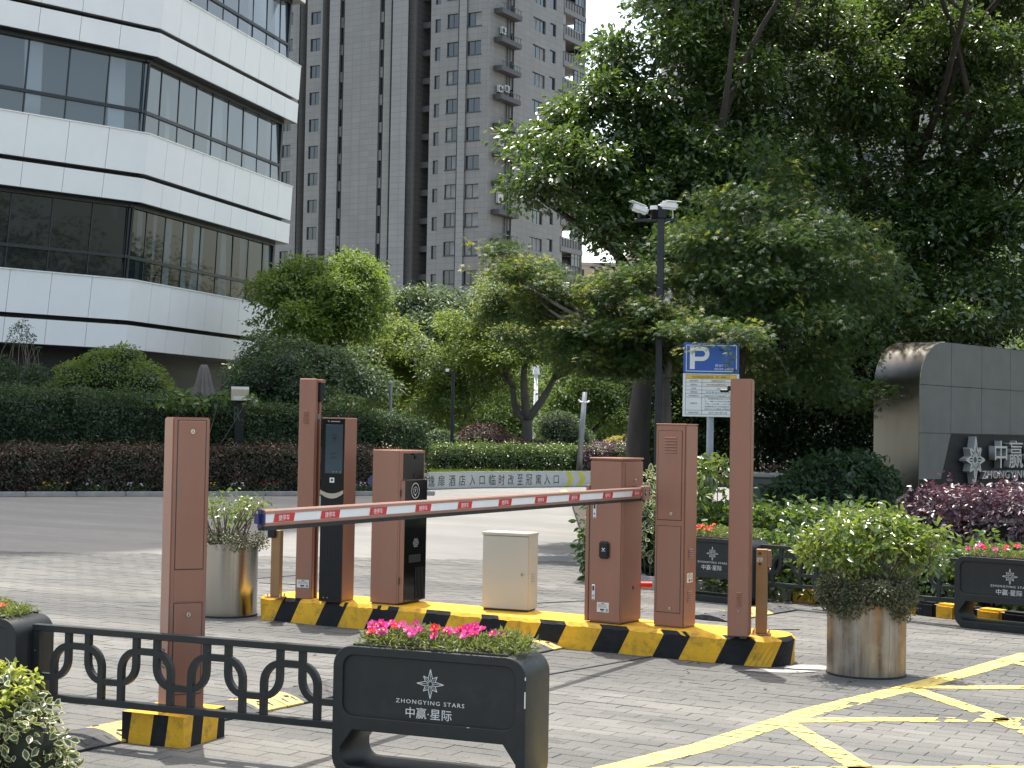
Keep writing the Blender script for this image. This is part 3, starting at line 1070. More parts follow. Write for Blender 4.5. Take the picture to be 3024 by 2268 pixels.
# soil beds
def bed(pts, z, mat='soil', name="planting_bed"):
    n = len(pts)
    v = [(p[0], p[1], z) for p in pts] + [(p[0], p[1], -.02) for p in pts]
    f = [tuple(range(n))] + [(i, i + n, (i + 1) % n + n, (i + 1) % n) for i in range(n)]
    o = pyobj(name, v, f, mat)
    o['kind'] = 'structure'
    return o
kd = (KC - KB).normalized(); kn = Vector((-kd.y, kd.x, 0))
bed([(P(1880, 1690) + Vector((-.1, .8, 0)))[:2], (KA - kd * .55 + Vector((.05, .13, 0)))[:2], (KB + kn * .12)[:2], (KC + kn * .13)[:2], (KD + kn * .13)[:2], (KE + kn * .13)[:2], (14, 16), (14, 34), (1.2, 30), (.9, 17)], .075)
h0 = H0 + HV * .12
bed([(h0 - HU * 5)[:2], (h0 + HU * 9.2)[:2], (h0 + HU * 10.3 + HV * 2.6)[:2], (h0 + HU * 10.4 + HV * 5)[:2], (h0 - HU * 5 + HV * 4.5)[:2]], .06)

# ================================================================== FACADE HELPERS
def wall_holes(name, p0, axis, nrm_, s1, z0, z1, holes, mat, parent, base, depth=.18, mi_rev=1, mats=None):
    """flat wall with rectangular openings (s0,s1,z0,z1) and their reveals"""
    xs = sorted(set([0, s1] + [h[0] for h in holes] + [h[1] for h in holes]))
    zs = sorted(set([z0, z1] + [h[2] for h in holes] + [h[3] for h in holes]))
    vid, V, F, UV = {}, [], [], []
    def vert(s, z, off=0.):
        k = (round(s, 4), round(z, 4), off)
        if k not in vid:
            p = p0 + axis * s - nrm_ * off
            V.append((p.x - base.x, p.y - base.y, z - base.z))
            UV.append((s, z))
            vid[k] = len(V) - 1
        return vid[k]
    for a, b in zip(xs, xs[1:]):
        for c, d in zip(zs, zs[1:]):
            m, n = (a + b) / 2, (c + d) / 2
            if any(h[0] < m < h[1] and h[2] < n < h[3] for h in holes):
                continue
            F.append((vert(a, c), vert(b, c), vert(b, d), vert(a, d)))
    for h in holes:
        a, b, c, d = h[:4]
        for (x0, y0), (x1, y1) in (((a, c), (b, c)), ((b, c), (b, d)), ((b, d), (a, d)), ((a, d), (a, c))):
            F.append((vert(x0, y0), vert(x1, y1), vert(x1, y1, depth), vert(x0, y0, depth)))
    me = bpy.data.meshes.new(name)
    me.from_pydata(V, [], F)
    uv = me.uv_layers.new(name="UVMap")
    for l in me.loops:
        uv.data[l.index].uv = UV[l.vertex_index]
    return link(name, me, mat, parent)
_WC = {}
def window(parent, base, p0, axis, nrm_, s, z, w, h, mull=(.5,), depth=.14, glass='winglass', curtain=None, sill=False, name="window"):
    key = (round(w, 2), round(h, 2), mull, glass, curtain, sill)
    if key not in _WC:
        bm = bmesh.new()
        f = .055
        for a, b, c, d in ((0, w, 0, f), (0, w, h - f, h), (0, f, f, h - f), (w - f, w, f, h - f)):
            box(bm, a, b, 0, .06, c, d)
        for m in mull:
            box(bm, w * m - f / 2, w * m + f / 2, 0, .05, f, h - f)
        if sill:
            box(bm, -.08, w + .08, -.2, .0, -.12, -.02)
        me = bpy.data.meshes.new(name)
        bm.to_mesh(me)
        bm.free()
        me.materials.append(M['winframe'])
        g = bpy.data.meshes.new("pane")
        g.from_pydata([(f * .5, .035, f * .5), (w - f * .5, .035, f * .5), (w - f * .5, .035, h - f * .5), (f * .5, .035, h - f * .5)], [], [(0, 1, 2, 3)])
        g.materials.append(M[glass])
        cm = None
        if curtain:
            c0, c1 = curtain
            cm = bpy.data.meshes.new("curtain")
            n = 10
            vs, fs = [], []
            for i in range(n + 1):
                x = w * (c0 + (c1 - c0) * i / n)
                y = .030 + .004 * (i % 2)
                vs += [(x, y, f), (x, y, h - f)]
                if i: fs.append((2 * i - 2, 2 * i, 2 * i + 1, 2 * i - 1))
            cm.from_pydata(vs, [], fs)
            cm.materials.append(M['curtain'])
        _WC[key] = (me, g, cm)
    me, g, cm = _WC[key]
    p = p0 + axis * s - nrm_ * depth
    o = bpy.data.objects.new(name, me)
    COL.objects.link(o)
    o.parent = parent
    o.location = (p.x - base.x, p.y - base.y, z - base.z)
    o.rotation_euler = (0, 0, math.atan2(axis.y, axis.x))
    po = bpy.data.objects.new("pane", g)
    COL.objects.link(po)
    po.parent = o
    if cm:
        co = bpy.data.objects.new("curtain", cm)
        COL.objects.link(co)
        co.parent = o
    return o

# ================================================================== WHITE OFFICE BUILDING
OK0 = Vector((-10.72, 43.0, 0))
LD = Vector((-.72, -.694, 0)).normalized()      # left face, going left from the bend
RD = Vector((.307, .952, 0)).normalized()       # right face, going away from the bend
LN = Vector((.694, -.72, 0)).normalized()
RN = Vector((.952, -.307, 0)).normalized()
RLEN, LLEN = 9.6, 8.1
off_b = OK0.copy()
office = thing("office_building", "white banded office building with dark glass strips between slanted stone bands", "office building", off_b)
def kink(z):
    return OK0 + Vector((.088 * (min(z, 17) - 3.5), 0, 0)) + Vector((0, 0, z))
def oend(z):
    return OK0 + RD * RLEN + Vector((.047 * (min(z, 17) - 3.5), 0, 0)) + Vector((0, 0, z))
def fpt(face, f, z, off=0.):
    """face 'L': f metres left of the bend; 'R': fraction 0..1 along the right face"""
    if face == 'L':
        return kink(z) + LD * f + LN * off
    return kink(z).lerp(oend(z), f) + RN * off
LB = [0, 1.22, 2.40, 3.58, 4.76, 5.94, 7.12, LLEN]
RB = [i / 9 for i in range(10)]
def slab(name, face, a, b, z0, z1, o0, o1, mat, parent=office, tilt=None, lean=None):
    ps = []
    for off in (o0, o1):
        for f, z in ((a, z0), (b, z0), (b, z1), (a, z1)):
            p = fpt(face, f, z, off + (lean[0] * (z - lean[1]) if lean else 0))
            if tilt and off == o1:
                p = p + (LN if face == 'L' else RN) * (tilt[0] * (z - (z0 + z1) / 2) + tilt[1] * (1 if f == a else -1))
            ps.append(p - off_b)
    fs = [(0, 3, 2, 1), (4, 5, 6, 7), (0, 1, 5, 4), (1, 2, 6, 5), (2, 3, 7, 6), (3, 0, 4, 7)]
    if face == 'L':
        fs = [f[::-1] for f in fs]
    return pyobj(name, ps, fs, mat, parent)
FL = 4.07
G = .008
for k in range(4):
    b = 3.52 + FL * k
    vis = k < 3
    for face, bays, flen in (('L', LB, 1.0), ('R', RB, RLEN)):
        g = G / (1 if face == 'L' else RLEN)
        slab("backing_wall", face, 0, bays[-1], b + .01, b + .65, -1.6, -.05, 'backing')
        slab("backing_wall", face, 0, bays[-1], b + .805, b + 1.86, -1.6, -.05, 'backing')
        slab("slot_lining", face, 0, bays[-1], b + .651, b + .804, -.6, -.32, 'bandslot')
        if vis or face == 'R':
            for a, c in zip(bays, bays[1:]):
                a2 = a + (g if a > 0 else 0)
                c2 = c - g if c < bays[-1] else c
                slab("panel", face, a2, c2, b, b + .66, -.05, 0, 'panelwhite', tilt=(random.uniform(-.003, .003), random.uniform(-.002, .002)))
                slab("panel", face, a2, c2, b + .79, b + 1.90, -.05, 0, 'panelwhite', tilt=(random.uniform(-.003, .003), random.uniform(-.002, .002)))
        slab("coping", face, 0, bays[-1], b + 1.903, b + 1.935, -.5, .025, 'panelwhite')
        slab("soffit", face, 0, bays[-1], b - .02, b - .004, -1.5, -.015, 'mullion')
    if k < 3:
        z0, z1 = b + 1.936, b + FL - .02
        zt = z0 + .64
        ln = (-.035 if k == 0 else -.05, (z0 + z1) / 2)
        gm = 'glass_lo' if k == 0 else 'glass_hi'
        for face, bays in (('L', LB), ('R', RB)):
            end = bays[-1] if face == 'L' else .958
            mw = .018 if face == 'L' else .018 / RLEN
            slab("window_backing", face, 0, end, z0, z1, -1.9, -.62, 'bandslot')
            for i, (a, c) in enumerate(zip(bays, bays[1:])):
                c2 = min(c, end)
                for r0, r1 in ((z0 + .03, zt - .035), (zt + .035, z1 - .05)):
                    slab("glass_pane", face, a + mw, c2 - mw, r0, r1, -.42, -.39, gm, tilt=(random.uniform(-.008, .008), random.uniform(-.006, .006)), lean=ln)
                if a > 0:
                    slab("mullion", face, a - mw * 1.05, a + mw * 1.05, z0, z1, -.45, -.372, 'mullion', lean=ln)
            slab("transom", face, 0, end, zt - .045, zt + .045, -.46, -.335, 'mullion', lean=ln)
            slab("window_sill", face, 0, end, z0 - .001, z0 + .035, -.46, -.35, 'mullion')
            slab("window_head", face, 0, end, z1 - .10, z1 + .01, -.46, -.33, 'mullion')
        slab("corner_mullion", 'L', -.03, .03, z0, z1, -.48, -.35, 'mullion', lean=ln)
        slab("end_mullion", 'R', .952, .966, z0, z1, -.60, -.33, 'mullion')
# ground floor, set back under the first band
for face, n in (('L', 7), ('R', 8)):
    top = LLEN if face == 'L' else .96
    for i in range(n):
        a, c = top * i / n, top * (i + 1) / n
        e = .03 if face == 'L' else .004
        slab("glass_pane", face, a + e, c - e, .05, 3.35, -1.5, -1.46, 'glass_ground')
        slab("mullion", face, c - e, c + e, .05, 3.4, -1.56, -1.42, 'mullion')
    slab("ground_wall", face, 0, top, 0, 3.5, -2.2, -1.75, 'bandslot')
# the storeys above the picture, and the rest of the block behind
core = [OK0 + LD * LLEN, OK0, OK0 + RD * RLEN, OK0 + RD * RLEN + Vector((-14, 4.5, 0)), OK0 + LD * LLEN + Vector((-10, 8, 0))]
cen = sum(core, Vector()) / 5
def ring(sh, z):
    return [Vector(((p.x - cen.x) * sh + cen.x, (p.y - cen.y) * sh + cen.y, z)) for p in core]
cv, cf = [], []
def band(sh, z0, z1, dx=0):
    i = len(cv)
    cv.extend([tuple(p + Vector((dx, 0, 0)) - off_b) for p in ring(sh, z0)] + [tuple(p + Vector((dx, 0, 0)) - off_b) for p in ring(sh, z1)])
    cf.extend([(i + a, i + (a + 1) % 5, i + 5 + (a + 1) % 5, i + 5 + a) for a in range(5)] + [(i + 4, i + 3, i + 2, i + 1, i), (i + 5, i + 6, i + 7, i + 8, i + 9)])
UPZ = 3.52 + FL * 4
band(.80, 0, 80.0)
pyobj("inner_core", cv, cf, 'mullion', office)
cv, cf = [], []
for k in range(4, 19):
    z = 3.52 + FL * k
    band(1.0, z, z + 1.9, 1.1)
pyobj("upper_band", cv, cf, 'panelwhite', office)
cv, cf = [], []
for k in range(4, 19):
    z = 3.52 + FL * k
    band(.97, z - FL + 1.905, z - .005, 1.1)
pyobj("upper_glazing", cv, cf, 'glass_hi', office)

# ================================================================== GREY APARTMENT TOWER
TC = Vector((-2.89, 158, 0))
TL = Vector((-.868, .496, 0)).normalized(); TLN = Vector((-.496, -.868, 0)).normalized()
TR = Vector((.496, .868, 0)).normalized(); TRN = Vector((.868, -.496, 0)).normalized()
tower = thing("apartment_tower", "tall grey granite apartment tower with rows of dark windows", "apartment tower", TC)
def s_on(px_, p0, axis):
    kx = (px_ - 1512) / FPX
    # p0.x + a.x s = kx (p0.y + a.y s)  (roll is small up here)
    return (kx * p0.y - p0.x) / (axis.x - kx * axis.y)
def z_at(pxx, pyy, s, p0, axis):
    q = p0 + axis * s
    return D(pxx, pyy, q.y).z
ZT = 92.0
def strip(pxa, pxb, off, mat, rows=(), axis=None, p0=None, nn=None, depth=.2):
    """part of the left (or right) face between two picture columns, pushed out by off; rows: windows"""
    ax, o0, n_ = axis or TL, p0 or TC, nn or TLN
    q0 = o0 + n_ * off
    s0, s1 = s_on(pxa, q0, ax), s_on(pxb, q0, ax)
    lo, hi = min(s0, s1), max(s0, s1)
    holes, wins = [], []
    for r in rows:
        a, b = s_on(r['x'][0], q0, ax) , s_on(r['x'][1], q0, ax)
        a, b = min(a, b), max(a, b)
        mx = (r['x'][0] + r['x'][1]) / 2
        zt = z_at(mx, r['y'], (a + b) / 2, q0, ax)
        pitch = r.get('pitch', 2.96)
        for i in range(-12, 16):
            t = zt + i * pitch
            if t > ZT - 3 or t - r['h'] < 1: continue
            holes.append((a - lo, b - lo, t - r['h'], t))
            wins.append((a - lo, t - r['h'], b - a, r['h'], r, i))
    p00 = q0 + ax * lo
    if ax is TL:                 # seen from outside the left face runs the other way
        p00, ax, Lw = q0 + ax * hi, -TL, hi - lo
        holes = [(Lw - b_, Lw - a_, c_, d_) for a_, b_, c_, d_ in holes]
        wins = [(Lw - s_ - w_, z_, w_, h_, r_, i_) for s_, z_, w_, h_, r_, i_ in wins]
    wall_holes("wall", p00, ax, n_, hi - lo, 0, ZT, holes, mat, tower, TC, depth)
    for s, z, w, h, r, i in wins:
        yy = px(p00 + ax * s + Vector((0, 0, z)))[1]
        if yy < -250 or yy > 1000 or r.get('plain'):
            continue
        cur = None
        if r.get('curt') and random.random() < .65:
            cur = random.choice([(.5, .97), (.06, .45), (.55, .8), (.06, .94)])
        window(tower, TC, p00, ax, n_, s, z, w, h, r.get('m', (.5,)), depth * .8, curtain=cur, sill=r.get('sill', False))
    return q0, lo, hi
def side(pxc, o0, o1, mat):
    """return wall between two offsets at one picture column"""
    a = TC + TLN * o0
    a = a + TL * s_on(pxc, a, TL)
    b = TC + TLN * o1
    sb = a + TLN * (o1 - o0)
    v = [(p.x - TC.x, p.y - TC.y, z) for p in (a, sb) for z in (0, ZT)]
    me = bpy.data.meshes.new("wall")
    me.from_pydata(v, [], [(0, 2, 3, 1)])
    uv = me.uv_layers.new(name="UVMap")
    for l, q in zip(me.loops, ((0, 0), (abs(o1 - o0), 0), (abs(o1 - o0), ZT), (0, ZT))):
        uv.data[l.index].uv = q
    link("wall", me, mat, tower)
row = lambda x0, x1, y, h, **k: dict(x=(x0, x1), y=y, h=h, **k)
strip(1428, 1252, 0, 'granite', [row(1265, 1281, 223, 1.42, m=()), row(1301, 1334, 208, 1.42, curt=True, sill=True), row(1361, 1402, 204, 1.42, curt=True, sill=True)])
strip(1358, 1336, .16, 'granite_lt')
side(1358, -.0, .16, 'granite_lt'); side(1336, 0, .16, 'granite_lt')
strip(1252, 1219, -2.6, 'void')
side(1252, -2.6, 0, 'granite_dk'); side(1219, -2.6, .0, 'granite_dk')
strip(1219, 1184, -.6, 'granite'); side(1219, -.6, 0.0, 'granite')
strip(1184, 1138, .5, 'granite_lt'); side(1184, -.6, .5, 'granite')
strip(1138, 1114, .2, 'granite'); side(1138, .2, .5, 'granite')
strip(1114, 1100, 0.0, 'granite', [row(1101.5, 1112.5, 228, 1.85, m=())], depth=.3)
strip(1100, 995, .2, 'granite')
side(1114, 0.0, .2, 'granite'); side(1100, 0.0, .2, 'granite')
strip(995, 981, 0.0, 'granite', [row(982.5, 993.5, 162, 1.85, m=())], depth=.3)
side(995, 0.0, .2, 'granite')
strip(981, 950, .35, 'granite_lt'); side(981, 0.0, .35, 'granite_lt'); side(950, -.9, .35, 'granite')
strip(950, 933, -.9, 'granite', [row(936, 947, 200, 1.7, m=())], depth=.4)
strip(933, 884, -.5, 'granite', [row(895, 924, 272, 1.40, m=(.5,))]); side(933, -.9, -.5, 'granite')
strip(884, 861, -1.7, 'granite'); side(884, -1.7, -.5, 'granite')
strip(861, 780, -1.2, 'granite', [row(816, 842, 428, 1.40, m=(.5,))]); side(861, -1.7, -1.2, 'granite')
# stair slabs across the dark shaft
q0 = TC + TLN * -1.0
sa, sb = sorted((s_on(1219.5, q0, TL), s_on(1251.5, q0, TL)))
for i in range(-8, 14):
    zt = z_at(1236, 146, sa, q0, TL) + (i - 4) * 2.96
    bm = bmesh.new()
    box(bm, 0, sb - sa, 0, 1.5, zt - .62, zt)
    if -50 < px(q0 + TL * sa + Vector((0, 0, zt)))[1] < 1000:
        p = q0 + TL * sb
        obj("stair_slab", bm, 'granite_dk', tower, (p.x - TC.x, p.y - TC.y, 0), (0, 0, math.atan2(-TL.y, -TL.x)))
    else:
        bm.free()
p = TC + TLN * -.5
p = p + TL * s_on(1208, p, TL)
obj("drain_pipe", CY((p.x - TC.x, p.y - TC.y, 0), (p.x - TC.x, p.y - TC.y, ZT), .09, n=8), 'granite', tower)
# right face
strip(1428, 1500, 0, 'granite', [row(1488, 1497, 265, 1.4, m=())], axis=TR, p0=TC, nn=TRN)
strip(1500, 1646, .15, 'granite', [row(1556, 1593, 217, 1.42, m=(.34, .67), curt=True), row(1607, 1624, 228, 1.36, m=())], axis=TR, p0=TC, nn=TRN)
q1 = TC
s_end0, s_end1 = s_on(1646, q1, TR), s_on(1712, q1, TR)
strip(1646, 1712, -3.2, 'granite_dk', [row(1660, 1690, 230, 2.0, m=(.5,))], axis=TR, p0=TC, nn=TRN) if False else None
aR = math.atan2(TR.y, TR.x)
W = s_end1 - s_end0
base_p = q1 + TR * s_end0
zref = z_at(1675, 255, s_end0, q1, TR)
for i in range(-10, 12):
    zt = zref + i * 2.96
    yy = px(base_p + Vector((0, 0, zt)))[1]
    if not -150 < yy < 950: continue
    lp = (base_p.x - TC.x, base_p.y - TC.y, zt)
    obj("balcony_slab", BX(0, W, -.1, 4.0, -.55, 0), 'granite', tower, lp, (0, 0, aR))
    bm = bmesh.new()
    for k in range(9):
        x = .1 + (W - .2) * k / 8
        box(bm, x - .025, x + .025, 0, .05, 0, 1.0)
    box(bm, 0, W, -.02, .06, 1.0, 1.06)
    obj("balcony_railing", bm, 'winframe', tower, lp, (0, 0, aR))
    bm = bmesh.new()
    for k in range(4):
        x = W * .52 + (W * .46) * k / 3
        box(bm, x - .05, x + .05, 0, .08, 1.06, 2.41)
    box(bm, W * .5, W, 0, .08, 1.9, 1.98)
    for k in range(4):
        y = .2 + 3.6 * k / 3
        box(bm, W - .1, W, y, y + .09, 0, 2.41)
    box(bm, W - .1, W, 0, 4, 1.0, 1.08)
    obj("balcony_window_frame", bm, 'winframe', tower, lp, (0, 0, aR))
    obj("balcony_parapet", BX(.02, W - .12, .06, .18, 0, .98), 'granite', tower, lp, (0, 0, aR))
    if i % 3 != 1:
        obj("balcony_glazing", BX(W * .54, W - .1, .03, .05, 1.06, 2.40), 'winglass', tower, lp, (0, 0, aR))
    if i % 2:
        obj("balcony_side_glazing", BX(W - .07, W - .05, .2, 3.8, .0, 2.40), 'winglass', tower, lp, (0, 0, aR))
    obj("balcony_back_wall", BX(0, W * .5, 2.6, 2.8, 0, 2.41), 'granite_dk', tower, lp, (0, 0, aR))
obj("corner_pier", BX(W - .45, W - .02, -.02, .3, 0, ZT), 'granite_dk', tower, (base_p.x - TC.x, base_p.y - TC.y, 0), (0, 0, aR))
# body behind the faces
sL = s_on(780, TC, TL)
bp = [TC - TLN * 3.7 + TR * .0, TC + TL * sL - TLN * 4, TC + TL * sL - TLN * 18, TC + TR * (s_end0 - .02) - TRN * 12, TC + TR * (s_end0 - .02) - TRN * 3.7]
bp = [TC + TL * .3 - TLN * 3.8, TC + TL * (sL - 1) - TLN * 4.2, TC + TL * (sL - 1) - TLN * 17, TC + TL * .3 - TLN * 17]
v = [(p.x - TC.x, p.y - TC.y, z) for z in (0, ZT) for p in bp]
pyobj("rear_block", v, [(3, 2, 1, 0), (4, 5, 6, 7)] + [(i, (i + 1) % 4, 4 + (i + 1) % 4, 4 + i) for i in range(4)], 'concrete', tower)
v = [(p.x - TC.x, p.y - TC.y, z) for z in (0, ZT) for p in (TC + TR * 4.1 - TRN * .5, TC + TR * (s_end0 - .01) - TRN * .5, TC + TR * (s_end0 - .01) - TRN * 12, TC + TR * 4.1 - TRN * 12)]
pyobj("rear_block", v, [(3, 2, 1, 0), (4, 5, 6, 7)] + [(i, (i + 1) % 4, 4 + (i + 1) % 4, 4 + i) for i in range(4)], 'concrete', tower)
# ledges for air conditioners near the corner
lx0, lx1 = s_on(1440, TC, TR), s_on(1499, TC, TR)
zl = z_at(1465, 120, lx0, TC, TR)
ledge_z = []
for i in range(-6, 11):
    zt = zl + (i - 5) * 2.96
    lp = TC + TR * lx0
    yy = px(lp + Vector((0, 0, zt)))[1]
    if not -150 < yy < 900: continue
    ledge_z.append((yy, zt))
    w = lx1 - lx0
    bm = bmesh.new()
    box(bm, 0, w, -1.0, 0, -.12, 0)
    box(bm, 0, w, -1.0, -.92, 0, .38)
    box(bm, 0, .08, -.92, 0, 0, .38)
    obj("ledge", bm, 'granite_dk', tower, (lp.x - TC.x, lp.y - TC.y, zt), (0, 0, aR))
    bm = bmesh.new()
    box(bm, 0, w, -1.0, -.95, .85, .9)
    for k in range(7):
        x = w * (k + .5) / 7
        box(bm, x - .02, x + .02, -.99, -.95, .38, .85)
    obj("ledge_railing", bm, 'winframe', tower, (lp.x - TC.x, lp.y - TC.y, zt), (0, 0, aR))
bm = bmesh.new()
for k, x in enumerate((1478, 1486)):
    p = TC + TR * s_on(x, TC, TR) + TRN * .12
    cyl(bm, (p.x - TC.x, p.y - TC.y, 0), (p.x - TC.x, p.y - TC.y, ZT), .06, n=6)
obj("drain_pipe", bm, 'winframe', tower)
# air conditioners stand on the ledges
ac_lab = ["single pale air conditioner unit on the topmost tower ledge in view", "left one of the side-by-side air conditioners on a tower ledge", "right one of the side-by-side air conditioners on a tower ledge",
          "pale air conditioner on the tower ledge above the leaning tree branch", "air conditioner half behind big tree leaves on a tower ledge", "larger beige air conditioner beside the tower corner, lowest of the row"]
def ac_unit(i, pxx, pyy, lab, w=.85):
    s = s_on(pxx, TC, TR)
    p = TC + TR * s + TRN * .22
    z = D(pxx, pyy, p.y).z
    zs = z - .42
    t = thing("air_conditioner", lab, "air conditioner", (p.x, p.y, zs + .015), aR, "air conditioners on the grey tower")
    obj("casing", BX(-w / 2, w / 2, -.16, .16, .02, .75 if w < 1 else 1.2, .02), 'acwhite', t)
    bm = bmesh.new()
    cyl(bm, (-.1, -.165, .40), (-.1, -.185, .40), .26, n=14)
    obj("fan_grille", bm, 'blackplastic', t)
    bm = bmesh.new()
    box(bm, -w / 2 + .05, -w / 2 + .12, -.14, .14, -.015, .02)
    box(bm, w / 2 - .12, w / 2 - .05, -.14, .14, -.015, .02)
    obj("foot", bm, 'winframe', t)
for i, (a, b, w) in enumerate(((1461, 90, .85), (1455, 262, .85), (1474, 262, .85), (1460, 420, .85), (1470, 525, .85), (1460, 590, 1.05))):
    ac_unit(i, a, b, ac_lab[i], w)

# ================================================================== BUILDINGS FAR BEHIND
def far_block(name, label, p0, ang, w, d, h, mat, wins, roofbits=(), gl='winglass'):
    ax = Vector((math.cos(ang), math.sin(ang), 0)); n_ = Vector((ax.y, -ax.x, 0))
    b0 = Vector(p0)
    t = thing(name, label, "building", b0)
    holes = [(a, b, c, e) for a, b, c, e in wins]
    wall_holes("wall", b0, ax, n_, w, 0, h, holes, mat, t, b0, .2)
    for a, b, c, e in wins:
        window(t, b0, b0, ax, n_, a, c, b - a, e - c, (.5,), .15, gl)
    bk = [b0 + ax * .01 - n_ * .4, b0 + ax * (w - .01) - n_ * .4, b0 + ax * (w - .01) - n_ * d, b0 + ax * .01 - n_ * d]
    v = [(p.x - b0.x, p.y - b0.y, z) for z in (0, h - .05) for p in bk]
    pyobj("rear_block", v, [(3, 2, 1, 0), (4, 5, 6, 7)] + [(i, (i + 1) % 4, 4 + (i + 1) % 4, 4 + i) for i in range(4)], mat, t)
    v = []
    for s_, o_ in ((0, 0), (0, .42), (w, 0), (w, .42)):
        p = ax * s_ - n_ * o_
        v += [(p.x, p.y, 0), (p.x, p.y, h)]
    pyobj("end_wall", v, [(0, 2, 3, 1), (4, 5, 7, 6), (1, 3, 7, 5)], mat, t)
    for (x0, x1, y0, y1, z0, z1, m) in roofbits:
        obj("roof_structure", BX(x0, x1, y0, y1, z0, z1), m, t, (0, 0, h), (0, 0, ang))
    return t, ax, n_
zt = D(1740, 778, 260).z
A0 = D(1690, 900, 260)
wn_ = []
for f in range(9):
    z = zt - 3.0 * f - 1.0
    for s0, s1 in ((.6, 1.9), (3.6, 5.0), (8.2, 11.8), (15.0, 16.5), (18.0, 21.0)):
        wn_.append((s0, s1, z - 1.5, z))
far_block("apartment_block", "tan apartment block with small windows seen through the sky gap", (A0.x, 260, 0), 0, 24, 12, zt, 'tan', wn_, ((-.2, 24.2, -.2, .6, -.3, .15, 'concrete'),))
A1 = D(1850, 800, 285)
z2 = D(1850, 755, 285).z
t_, ax_, n__ = far_block("apartment_block", "pinkish roof-top building with open roof frames behind the camera pole", (A1.x, 285, 0), 0, 22, 12, z2, 'tan', [(2, 3.6, z2 - 4, z2 - 2.4), (6, 7.6, z2 - 4, z2 - 2.4)],
          ((1.0, 1.8, 0, 3, 0, 3.0, 'tan'), (5.4, 6.0, 0, 3, 0, 2.6, 'concrete'), (9.2, 9.9, 0, 3, 0, 2.6, 'concrete'), (13, 13.6, 0, 3, 0, 2.6, 'concrete'), (1.0, 16, 0, 3, 2.6, 3.4, 'concrete')))
A2 = D(2034, 600, 118)
wn_ = []
for f in range(18):
    z = D(2840, 95, 118).z + 3.0 * (f - 11)
    if z < 3: continue
    for s0, s1 in ((2, 4), (7, 9), (13, 14.5), (D(2806, 95, 118).x - A2.x, D(2868, 95, 118).x - A2.x), (26.5, 28.5)):
        wn_.append((s0, s1, z - 1.4, z))
far_block("apartment_tower", "pale grey high-rise showing between leaves of the big tree", (A2.x, 118, 0), R_(4), 34, 14, 60, 'concrete', wn_)
# ================================================================== TRAFFIC ISLAND
IZ = .18
F0 = P(761, 1829); F1 = P(2263, 1972)
iu = Vector((F1.x - F0.x, F1.y - F0.y, 0)).normalized(); iv = Vector((-iu.y, iu.x, 0))
IL = (P(2352, 1955) - F0).dot(iu) + .01
IW = .46
IANG = math.atan2(iu.y, iu.x)
isl = thing("traffic_island", "long yellow and black striped concrete island carrying the ticket machines", "traffic island", (F0.x, F0.y, 0), IANG)
def isl_outline(rl, rr, inset):
    pts = []
    def arc(cx, cy, r, a0, a1, n=8):
        for k in range(n + 1):
            t = R_(a0 + (a1 - a0) * k / n)
            pts.append((cx + r * math.cos(t), cy + r * math.sin(t)))
    x0, x1, y0, y1 = inset, IL - inset, inset, IW - inset
    arc(x0 + rl, y0 + rl, rl, 180, 270)
    arc(x1 - rr, y0 + rr, rr, 270, 360)
    arc(x1 - rr, y1 - rr, rr, 0, 90)
    arc(x0 + rl, y1 - rl, rl, 90, 180)
    return pts
lo_o, hi_o = isl_outline(.04, .19, 0), isl_outline(.04, .19, .018)
def poly_at(pts):
    cum = [0]
    q = pts + [pts[0]]
    for a, b in zip(q, q[1:]):
        cum.append(cum[-1] + math.hypot(b[0] - a[0], b[1] - a[1]))
    return q, cum
qlo, clo = poly_at(lo_o)
qhi, chi = poly_at(hi_o)
def along(q, cum, s):
    s = s % cum[-1]
    for i in range(len(q) - 1):
        if cum[i] <= s <= cum[i + 1]:
            t = (s - cum[i]) / max(1e-9, cum[i + 1] - cum[i])
            return (q[i][0] + (q[i + 1][0] - q[i][0]) * t, q[i][1] + (q[i + 1][1] - q[i][1]) * t)
i0 = 8                                       # outline vertex where the straight front begins
def s_top(pxx):
    p = P(pxx, 1768 + .0783 * (pxx - 800), IZ) - F0
    return p.dot(iu) - .04 + clo[i0]
tops = [803, 856, 933, 1001, 1083, 1159, 1244, 1319, 1414, 1493, 1594, 1671, 1779, 1862, 1965, 2045, 2155, 2242]
cuts = [s_top(a) for a in tops]
cuts += [cuts[-1] + .175, cuts[-1] + .36]
while cuts[-1] < clo[-1] - .25:
    cuts += [cuts[-1] + .2, cuts[-1] + .4]
tot_s = clo[-1]
V, Fc, mi = [], [], []
bounds = [(0, cuts[0], 0)] + [(a, b, 1 if k % 2 == 0 else 0) for k, (a, b) in enumerate(zip(cuts, cuts[1:]))] + [(cuts[-1], tot_s, 0)]
SHIFT = .085
rat = chi[-1] / clo[-1]
for a, b, col in bounds:
    n = max(2, int((b - a) / .03))
    for k in range(n):
        f = [a + (b - a) * q / n for q in (k, k + 1)]
        lv = []
        for lev, z in ((0, -.01), (1, .155), (2, IZ)):
            for s in f:
                if lev == 0: x, y = along(qlo, clo, max(0, s - SHIFT))
                elif lev == 1: x, y = along(qlo, clo, s)
                else: x, y = along(qhi, chi, s * rat)
                zz = z + (.003 * math.sin(s * 37) + .002 * math.sin(s * 91 + 1) if lev == 1 else 0)
                lv.append((x, y, zz))
        i = len(V)
        V += lv
        Fc += [(i, i + 1, i + 3, i + 2), (i + 2, i + 3, i + 5, i + 4)]
        mi += [col, col if random.random() < .86 else 0]
pyobj("concrete_body", V, Fc, ['yellow', 'black'], isl, mi=mi)
pyobj("top_surface", [(x, y, IZ) for x, y in hi_o], [tuple(range(len(hi_o)))], 'yellow', isl)
mortar("mortar_patch", tuple(P(2300, 1983))[:2], (.22, .06))
